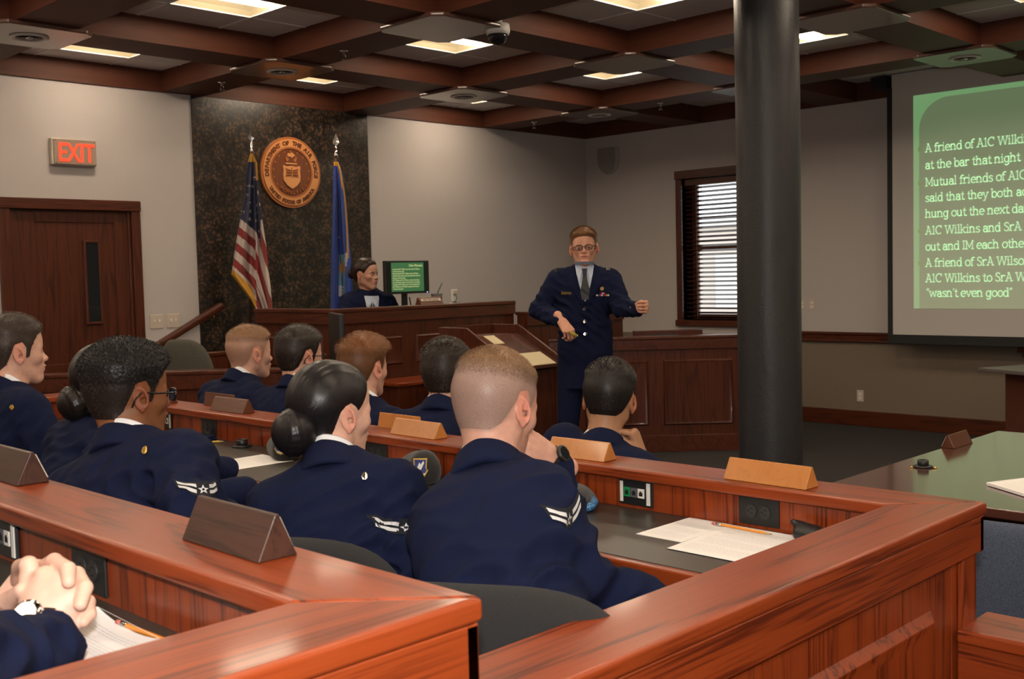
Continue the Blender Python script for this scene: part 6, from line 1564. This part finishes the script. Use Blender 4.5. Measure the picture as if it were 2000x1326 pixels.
D_2 = 9.75; t = flag_stand('blue_flag', 'dark blue service flag with gold fringe furled on a pole right of the seal', 'flag', D_2, (656, 305), (650, 640), 0)
L2 = [(316, 652), (340, 651), (420, 649), (500, 647), (575, 646), (605, 646)]; R2 = [(316, 660), (340, 669), (400, 676), (470, 682), (500, 686), (560, 688), (605, 689)]
def bf_pt(px, py, off=0.0):
    u = (px-edge(L2, py))/(edge(R2, py)-edge(L2, py)); g = min(1, (py-312)/100)
    return at(px, py, D_2-.05-.05*g*math.sin(u*9+.4)-.025*g*math.sin(u*21+py*.008)-off)
BL = [cloth_mat('flag_blue', (.012, .045, .27)), M['gold_cloth'], cloth_mat('emblem_sky', (.10, .28, .42)), cloth_mat('emblem_orange', (.40, .17, .03)), cloth_mat('emblem_white', (.5, .48, .5)), cloth_mat('emblem_brown', (.10, .06, .04))]
nu, nv = 60, 220; V = []; F = []; mi = []
for j in range(nv):
    y = 316+289*j/(nv-1)
    for i in range(nu): V.append(bf_pt(edge(L2, y)+(edge(R2, y)-edge(L2, y))*i/(nu-1), y))
rr_ = random.Random(5)
def bf_col(x, y):
    if y < 324: return 1
    gx = np.interp(y, [320, 380, 440, 505], [661, 672.5, 677, 679.5])
    if y < 505 and abs(x-gx) < 1.6: return 1
    if 662 < x < 674 and 497 < y < 578:
        if abs(x-668)*1.0+abs(y-524)*.45+2*math.sin(y*1.3) < 6.0: return 3
        if y > 558 and x < 669+2*math.sin(y): return 4
        if abs((x-665)-(y-500)*.06) < 1.1: return 5
        return 2
    if 674.5 < x < 678 and 494 < y < 520: return 4
    if 674 < x < 678 and 520 < y < 530: return 5
    return 0
for j in range(nv-1):
    for i in range(nu-1):
        y = 316+289*(j+.5)/(nv-1); x = edge(L2, y)+(edge(R2, y)-edge(L2, y))*(i+.5)/(nu-1)
        F.append((j*nu+i, j*nu+i+1, (j+1)*nu+i+1, (j+1)*nu+i)); mi.append(bf_col(x, y))
m_ = MB(); m_.add(V, F); m_.m = mi; fo = m_.build('flag_cloth', BL, t, smooth=True); so = fo.modifiers.new('thick', 'SOLIDIFY'); so.thickness = .003
m_ = MB(); P = [bf_pt(663+a, 463-b, .006) for a, b in star_pts((0, 0), 3.6)]; m_.add([bf_pt(663, 463, .006)]+P, [(0, i+1, (i+1) % 10+1) for i in range(10)]); m_.build('star', BL[4], fo)
# ------------------------------------------------------------------ on the bench
t = thing('computer_monitor', 'black monitor showing the green text slide on the judge bench', 'monitor', (5.75, 6.8, 1.15))
yM = 6.80; x0, x1, z0, z1 = 5.515, 5.978, 1.432, 1.70
MB().box(x0, x1, yM, yM+.035, z0, z1).build('housing', M['black'], t, bevel=.005)
M['mon_bg'] = plain('monitor_green', (.01, .03, .015), .3, emit=(.035, .115, .04), es=1.0); M['mon_tx'] = plain('monitor_text', (.1, .1, .05), .4, emit=(.42, .46, .20), es=1.0); M['mon_bk'] = plain('monitor_black', (.004, .004, .004), .25)
MB().box(x0+.012, x1-.012, yM-.002, yM, z0+.016, z1-.014).build('screen', M['mon_bk'], t)
sl = MB().box(x0+.058, x1-.062, yM-.003, yM-.002, z0+.018, z1-.016).build('slide_image', M['mon_bg'], t)
m_ = MB(); MP = lambda a, b: (lambda x, z: (a+x, yM-.004, b+z)); zz = z1-.075
slab(m_, 'Other Witnesses', MP(x1-.075, z1-.048), .0165, .16, True)
for b_, s_ in LINES: slab(m_, s_, MP(x0+.070, zz), .0112, .16); zz -= .0176
m_.build('slide_text', M['mon_tx'], sl)
MB().box(x1-.03, x1-.022, yM-.004, yM, z0+.006, z0+.010).build('power_light', plain('blue_led', (.1, .2, .9), .4, emit=(.25, .4, 1), es=4), t)
m_ = MB().box(5.72, 5.77, yM+.036, yM+.06, 1.17, z0+.12); m_.build('neck', M['black'], t, bevel=.004); MB().lathe([(.11, 0), (.11, .008), (.04, .02), (0, .02)], (5.745, yM+.04, 1.1505), None, 24).build('foot', M['black'], t, smooth=True)
MB().tube([(5.80, yM+.05, 1.40), (5.84, yM+.08, 1.33), (5.93, yM+.06, 1.32), (6.05, yM+.1, 1.30)], .006, 6).build('cable', M['black'], t)
t = thing('nameplate', 'wooden nameplate reading MILITARY JUDGE on the bench rail', 'nameplate', (5.70, 6.50, 1.345))
m_ = MB().prism3([(5.585, 6.455, 1.346), (5.585, 6.53, 1.346), (5.585, 6.505, 1.405), (5.585, 6.495, 1.405)], (.235, 0, 0)); m_.build('wood_block', M['walnut'], t, bevel=.002)
n_ = Vector((0, -.059, .04)).normalized(); u_ = Vector((0, .04, .059)).normalized(); pl = Vector((5.60, 6.47, 1.3715))+n_*.0015
m_ = MB(); m_.obox(pl+Vector((.102, 0, 0))+u_*.012, (.205, .024, .002), Matrix((Vector((1, 0, 0)), u_, n_)).transposed()); m_.build('metal_plate', plain('engraved_plate', (.52, .44, .36), .4), t)
me = text_mesh('MILITARY JUDGE', .0215, .0002, .0006, 'CENTER'); m_ = MB(); add_mesh(m_, me, frame(pl+Vector((.102, 0, 0))+u_*.0045+n_*.002, (1, 0, 0), u_)); m_.build('lettering', M['seal_dark'], t)
t = thing('drinking_cup', 'clear grey plastic cup with a dark straw on the bench', 'cup', (5.92, 6.62, 1.15)); c = (5.93, 6.66, 1.1505)
MB().lathe([(.030, 0), (.046, .27), (.048, .275), (.044, .272), (.028, .005), (0, .005)], c, None, 24).build('cup_body', plain('smoky_plastic', (.35, .33, .32), .15, trans=.55), t, smooth=True)
MB().tube([(5.925, 6.66, 1.17), (5.94, 6.655, 1.44), (5.985, 6.65, 1.51)], .005, 8).build('straw', plain('straw_green', (.03, .05, .03), .4), t, smooth=True)
t = thing('crumpled_tissue', 'crumpled white tissue on the bench desk right of the nameplate', 'tissue', (6.06, 6.63, 1.15))
g = Field((5.97, 6.55, 1.14), (6.20, 6.74, 1.40), .006); g.ell((6.085, 6.64, 1.24), (.055, .045, .105), .02); X, Y, Z = [np.broadcast_to(q, g.F.shape) for q in (g.ax[0][:, None, None], g.ax[1][None, :, None], g.ax[2][None, None, :])]
g.F = (g.F+.010*lumpy(X, Y, Z, 75)).astype(np.float32); g.F = np.maximum(g.F, 1.1515-Z).astype(np.float32); Vt, Qt = g.mesh(); np_mesh('tissue', Vt, Qt, M['paper'], t, smooth=False)
# witness stand papers, clerk's equipment
dd = lambda l, d: dg(l, d, 0)
sheet('witness_papers', [dg(1.36, 9.55, 0)[:2], dg(1.75, 9.55, 0)[:2], dg(1.75, 9.92, 0)[:2], dg(1.42, 9.92, 0)[:2]], .93, 'white papers on the witness stand shelf by the column', thick=.012)
t = thing('computer_monitor', 'dark monitor seen almost edge-on, standing on the clerk desk', 'monitor', dg(-1.18, 7.35, .89)); a = Vector(dg(-1.235, 7.52, 0)); b = Vector(dg(-1.14, 7.22, 0)); e = (b-a).normalized(); n_ = Vector((e.y, -e.x, 0)); c = (a+b)/2
Rm = Matrix((e, n_, Vector((0, 0, 1)))).transposed()
MB().obox(c+Vector((0, 0, 1.16)), (.48, .035, .345), Rm).build('housing', M['black'], t, bevel=.006); MB().obox(c+Vector((0, 0, 1.165))-n_*.019, (.45, .003, .30), Rm).build('screen', plain('dim_screen', (.012, .013, .018), .2), t)
MB().obox(c+Vector((0, 0, .95)), (.06, .03, .12), Rm).build('neck', M['black'], t); MB().lathe([(.10, 0), (.10, .01), (0, .015)], c+Vector((0, 0, .8905)), None, 20).build('foot', M['black'], t)
t = thing('telephone', 'black desk device with a white strip on the clerk desk', 'telephone', dg(-1.62, 7.3, .89)); m_ = dbox(MB(), -1.72, -1.52, 7.2, 7.4, .8905, .95); m_.build('base', M['black'], t, bevel=.01); m_ = dbox(MB(), -1.70, -1.66, 7.19, 7.40, .95, .985); m_.build('handset', M['black'], t, bevel=.012); m_ = dbox(MB(), -1.63, -1.56, 7.205, 7.23, .9505, .956); m_.build('label_strip', M['white'], t)
# ------------------------------------------------------------------ name blocks
def block(a, b, z, h, dep, mat, lab, group, metal=True, lean=0, flip=1):
    """triangular desk name block; a,b: plan ends of the face towards the jurors"""
    a = Vector((a[0], a[1], z)); b = Vector((b[0], b[1], z)); e = (b-a).normalized(); n = Vector((-e.y, e.x, 0))*flip
    t = thing('name_block', lab, 'name block', (a+b)/2+n*dep/2, group)
    m_ = MB().prism3([a, a+n*dep*.46+Vector((0, 0, h)), a+n*dep*.56+Vector((0, 0, h)), a+n*dep], b-a); m_.build('wood_block', M[mat], t, bevel=.0025)
    if metal:
        q = [a+e*.012+n*dep*.965+Vector((0, 0, h*.12)), b-e*.012+n*dep*.965+Vector((0, 0, h*.12)), b-e*.012+n*dep*.64+Vector((0, 0, h*.88)), a+e*.012+n*dep*.64+Vector((0, 0, h*.88))]
        m_ = MB(); m_.prism3([p+n*.002 for p in q], n*.002); m_.build('name_plate', M['plate'], t)
    return t
GB = 'name blocks on the counter rails'
block((2.325, 1.541), (2.318, 1.305), 1.0312, .052, .062, 'maple', 'honey wood name block nearest the corner of the middle rail', GB)
block((2.325, 2.152), (2.330, 1.937), 1.0312, .052, .062, 'maple', 'honey wood name block in front of the person with chin on hand', GB)
block((2.335, 2.885), (2.330, 2.650), 1.0312, .052, .062, 'maple', 'front of two overlapping honey wood name blocks on the middle rail', GB)
block((2.420, 3.055), (2.415, 2.830), 1.0312, .052, .025, 'maple', 'rear of two overlapping honey wood name blocks on the middle rail', GB, False)
block((2.330, 4.055), (2.335, 3.810), 1.0312, .056, .062, 'walnut', 'brown name block with metal edge left of the bun-haired woman on the middle rail', GB)
block((2.422, 4.26), (2.420, 4.02), 1.0312, .056, .02, 'walnut', 'brown name block standing behind another below the crew-cut man', GB, False)
block((2.335, 4.68), (2.335, 4.43), 1.0312, .052, .060, 'walnut', 'farthest brown name block beside the curly-haired man\'s glasses', GB)
block((.760, 1.415), (.757, 1.212), 1.1952, .060, .062, 'worn', 'dark scuffed name block on the nearest rail before the bun-haired woman', GB)
block((.775, 2.255), (.772, 2.038), 1.1952, .060, .062, 'worn', 'worn brown name block at the left edge of the nearest rail', GB)
block((4.955, 1.945), (4.745, 1.942), .7502, .058, .062, 'walnut', 'brown name block standing on the polished table at right', GB, flip=-1)
# ------------------------------------------------------------------ papers, pencils and hats on the desks
ZD = .92
sheet('paper_sheet', [(2.085, 1.635), (2.085, 1.500), (2.312, 1.508), (2.312, 1.636)], ZD, 'left white printed sheet on the black desk near the rail corner', lines=22)
sheet('paper_sheet', [(2.015, 1.49), (2.015, 1.27), (2.300, 1.275), (2.302, 1.505)], ZD+.0016, 'right white printed sheet lying under the orange pencil', lines=24)
sheet('paper_sheet', [(2.10, 2.915), (2.10, 2.70), (2.310, 2.72), (2.312, 2.93)], ZD, 'white printed sheet between the bun-haired woman and the beret', lines=22)
sheet('paper_sheet', [(1.945, 3.465), (1.94, 3.26), (2.195, 3.255), (2.205, 3.468)], ZD, 'white printed sheet tucked under the beret left of the bun', lines=22)
sheet('paper_sheet', [(2.10, 4.17), (2.095, 3.90), (2.272, 3.90), (2.285, 4.18)], ZD, 'white printed sheet beside the yellow pencil', lines=18)
sheet('paper_sheet', [(1.92, 2.36), (1.92, 2.25), (2.10, 2.25), (2.10, 2.36)], ZD, 'corner of white paper between the two nearest uniformed jurors')
sheet('paper_sheet', [(2.20, 4.90), (2.20, 4.66), (2.30, 4.54), (2.31, 4.90)], ZD, 'bit of white paper beyond the glasses of the curly-haired man')
sheet('paper_sheet', [(.500, 1.50), (.490, 1.30), (.672, 1.315), (.682, 1.522)], 1.085, 'white printed sheet beside the clasped hands on the nearest desk', lines=24, curl=.010)
def pencil(a, b, z, col, lab, ferr='steel'):
    a = Vector((a[0], a[1], z)); b = Vector((b[0], b[1], z)); e = (b-a).normalized(); L_ = (b-a).length; t = thing('pencil', lab, 'pencil', (a+b)/2, 'pencils on the desks')
    MB().tube([a+e*.026, b-e*.022], .0037, 6).build('shaft', M[col], t)
    MB().tube([a+e*.012, a+e*.027], .0039, 10).build('ferrule', M[ferr], t, smooth=True); MB().tube([a, a+e*.013], .0037, 10).build('eraser', M['eraser'], t, smooth=True)
    MB().tube([b-e*.022, b-e*.006], [.0037, .0014], 6).build('sharpened_wood', M['pwood'], t); MB().tube([b-e*.006, b], [.0014, .0003], 6).build('lead', M['black'], t)
M['p_or'] = plain('pencil_orange', (.70, .26, .03), .35); M['p_ye'] = plain('pencil_yellow', (.62, .44, .04), .35); M['eraser'] = plain('pink_eraser', (.55, .16, .14), .8); M['pwood'] = plain('pencil_wood', (.50, .33, .17), .7); M['p_gr'] = plain('pencil_green', (.18, .26, .02), .4)
pencil((2.276, 1.541), (2.264, 1.363), ZD+.0066, 'p_or', 'orange pencil on the sheet near the rail corner')
pencil((2.160, 3.97), (2.285, 3.865), ZD+.004, 'p_ye', 'yellow pencil on the black desk left of the bun', 'p_gr')
pencil((.678, 1.452), (.684, 1.285), 1.085+.0042, 'p_or', 'orange pencil beside the sheet on the nearest desk')
pencil((2.345, 2.79) if False else (2.303, 2.79), (2.300, 2.62), ZD+.004, 'p_or', 'orange pencil half hidden behind the nearer beret')
pencil((2.285, 4.62), (2.300, 4.50), ZD+.004, 'p_or', 'orange pencil far along the desk by the glasses')
def beret(c, ax, lab, crest=True, low=False, ribbon=False, sc=1.0):
    c = Vector((c[0], c[1], ZD+.001)); ax = Vector((ax[0], ax[1], 0)).normalized(); sd = Vector((-ax.y, ax.x, 0)); t = thing('beret', lab, 'beret', c, 'berets on the desk')
    g = Field(npv(c)-np.array((.2, .2, .01)), npv(c)+np.array((.2, .2, .16)), .005)
    if not low:
        g.cone(npv(c+ax*.045+Vector((0, 0, .030))), npv(c-ax*.03+Vector((0, 0, .030))), .052*sc, .052*sc, .03); g.cone(npv(c+ax*.045+Vector((0, 0, .062))), npv(c-ax*.055+Vector((0, 0, .040))), .040*sc, .034*sc, .03); g.cone(npv(c-ax*.06+sd*.03+Vector((0, 0, .03))), npv(c-ax*.07-sd*.02+Vector((0, 0, .03))), .028, .028, .03)
    else:
        g.ell(npv(c+Vector((0, 0, .022))), (.125*sc, .125*sc, .034), .02); g.ell(npv(c+sd*.02+Vector((0, 0, .035))), (.085, .085, .028), .03)
    Z = g.ax[2][None, None, :]; g.F = np.maximum(g.F, c.z-Z).astype(np.float32)
    Vb, Qb = g.mesh(); Vb = smooth_mesh(Vb, Qb, 2, .5); b_ = np_mesh('felt', Vb, Qb, M['matte'], t)
    if crest:
        dr = Drape(Vb, Qb); f_ = (-ax*.2-CAMF).normalized(); dr.set(c+ax*.022+Vector((0, 0, .050))-CAMF*.02, CAMR, UPV+CAMF*.12)
        sh = lambda k_: [(-.021*k_, .026*k_), (.021*k_, .026*k_), (.019*k_, -.004*k_), (.024*k_, -.010*k_), (.014*k_, -.027*k_), (0, -.032*k_), (-.014*k_, -.027*k_), (-.024*k_, -.010*k_), (-.019*k_, -.004*k_)]
        def rich(P): 
            o = []
            for i in range(len(P)):
                a, b = P[i], P[(i+1) % len(P)]; o += [(a[0]+(b[0]-a[0])*q/4, a[1]+(b[1]-a[1])*q/4) for q in range(4)]
            return o
        m_ = MB(); dr.poly(m_, rich(sh(1.0)), .003); p = m_.build('flash_patch', plain('patch_gold', (.55, .36, .05), .7), t)
        m_ = MB(); dr.poly(m_, rich([(x*.84, y*.84) for x, y in sh(1.0)]), .004); m_.build('flash_field', plain('patch_blue', (.02, .03, .16), .7), p)
        m_ = MB(); dr.poly(m_, [(-.012, -.008), (-.006, -.012), (.004, -.006), (.012, .012), (.010, .018), (.002, .008), (-.002, .014), (-.006, .004)], .005); dr.poly(m_, [(-.016, -.017), (0, -.024), (.016, -.017), (.013, -.022), (0, -.028), (-.013, -.022)], .005); m_.build('flash_bird', M['patch_white'], p)
    if ribbon:
        m_ = MB(); dr = Drape(Vb, Qb)
        for q in range(9):
            a = .035*(q/8)-.5; 
        c2 = c+Vector((.02, -.115, .022)); m_.tube([c2+Vector((-.02, .0, -.012)), c2+Vector((0, -.012, -.006)), c2+Vector((.022, -.004, .0)), c2+Vector((.03, .015, .004))], .012, 8); m_.build('blue_band', M['camo_blue'], t, smooth=True)
    return t
cb = newmat('blue_pattern_cloth'); tc = N(cb[1], 'ShaderNodeTexCoord'); no = N(cb[1], 'ShaderNodeTexNoise', i_Scale=160.0, i_Detail=1.0); rm = ramp(cb[1], [(.45, (.01, .06, .16)), (.52, (.10, .33, .60)), (.6, (.01, .05, .14))]); cb[1].links.new(tc.outputs['Object'], no.inputs['Vector']); cb[1].links.new(no.outputs['Fac'], rm.inputs[0]); cb[1].links.new(rm.outputs[0], cb[2].inputs['Base Color']); M['camo_blue'] = cb[0]
beret((2.225, 2.60), (-.4, -.9), 'black beret with shield patch beside the man with the wristwatch')
beret((2.215, 3.34), (-.4, -.9), 'black beret with shield patch behind the coiled bun')
beret((2.185, 2.005), (0, -1), 'flat black beret with blue patterned band on the desk', False, True, True)
# folded flight caps
def flat_cap(c, ax, L_, W_, z, lab, h=.016):
    c = Vector((c[0], c[1], z+.0005)); ax = Vector((ax[0], ax[1], 0)).normalized(); sd = Vector((-ax.y, ax.x, 0)); t = thing('flight_cap', lab, 'cap', c)
    m_ = MB(); P = [c+ax*L_*.5, c+ax*L_*.42+sd*W_*.5, c-ax*L_*.30+sd*W_*.5, c-ax*L_*.5+sd*W_*.1, c-ax*L_*.5-sd*W_*.3, c+ax*L_*.4-sd*W_*.5]
    m_.prism3(P, (0, 0, h)); m_.build('cap_body', M['navy'], t, bevel=.006); q = [p*.93+c*.07+Vector((0, 0, h+.0005)) for p in P]; m_ = MB(); m_.prism3(q, (0, 0, .006)); m_.build('cap_fold', M['navy'], t, bevel=.003)
flat_cap((2.235, 4.075) if False else (2.222, 4.02), (0, -1), .27, .11, ZD+.0022, 'folded navy flight cap lying on the desk left of the bun')
flat_cap((.47, 1.93), (.2, -1), .26, .11, 1.085, 'navy cloth cap on the nearest desk behind the clasped hands', .02)
t = thing('spectacle_case', 'small black pouch on the desk at the rail corner', 'case', (2.25, 1.27, ZD))
g = Field((2.14, 1.10, ZD-.01), (2.36, 1.36, ZD+.08), .005); g.cone((2.25, 1.18, ZD+.016), (2.27, 1.29, ZD+.018), .024, .020, .02); g.cone((2.275, 1.25, ZD+.03), (2.285, 1.32, ZD+.040), .009, .007, .02); g.F = np.maximum(g.F, ZD+.001-g.ax[2][None, None, :]).astype(np.float32); Vb, Qb = g.mesh(); np_mesh('pouch', Vb, Qb, M['black'], t)
def grommet(c, z, lab, group='cable grommets'):
    t = thing('cable_grommet', lab, 'cable cover', (c[0], c[1], z), group)
    MB().lathe([(.038, .0003), (.038, .006), (.034, .008), (.022, .008)], (c[0], c[1], z), None, 28).build('flange', M['black'], t, smooth=True); MB().lathe([(.022, .001), (.022, .028), (.019, .030), (.017, .02), (0, .018)], (c[0], c[1], z), None, 24).build('cap', M['black'], t, smooth=True)
grommet((2.262, 3.70), ZD, 'round black cable cover on the desk left of the bun'); grommet((4.245, 1.865), .75, 'round black cable cover standing on the polished table')
for c, lab in (((4.205, 1.893), 'small brass tack on the polished table left of the cable cover'), ((4.243, 1.815), 'small brass tack in front of the cable cover')):
    t = thing('brass_tack', lab, 'tack', (c[0], c[1], .75), 'brass tacks'); MB().lathe([(.007, .0005), (.007, .003), (.004, .007), (0, .0085)], (c[0], c[1], .75), None, 14).build('head', M['brass'], t, smooth=True)
# counsel table papers and bottle
sheet('notepad', [(4.02, 1.53), (3.80, 1.22), (3.98, 1.10), (4.20, 1.40)], .752, 'white paper pad on the polished table at the right edge', thick=.010, lines=6, curl=.012)
t = sheet('paper_folder', [(4.17, 1.47), (4.06, 1.18), (4.26, 1.08), (4.38, 1.40)], .751, 'black folder on the polished table at the right edge', thick=.006, mat='black')
sheet('paper_sheet', [(4.26, 1.44), (4.16, 1.18), (4.36, 1.10), (4.44, 1.36)], .7585, 'white sheet with red mark on the black folder')
t = thing('water_bottle', 'clear plastic water bottle cut by the right edge of the photo', 'bottle', (4.375, 1.455, .75)); c = (4.38, 1.452, .7505)
MB().lathe([(.0, .0), (.030, .0), (.033, .006), (.033, .05), (.031, .056), (.033, .062), (.031, .075), (.033, .088), (.033, .135), (.030, .15), (.020, .178), (.013, .19), (.013, .205)], c, None, 28).build('bottle_body', plain('bottle_plastic', (.85, .88, .88), .08, trans=.8), t, smooth=True)
MB().lathe([(.0335, .066), (.0335, .128)], c, None, 28).build('label', M['paper'], t, smooth=True); MB().lathe([(.015, .2), (.015, .216), (0, .216)], c, None, 20).build('cap', M['white'], t, smooth=True)
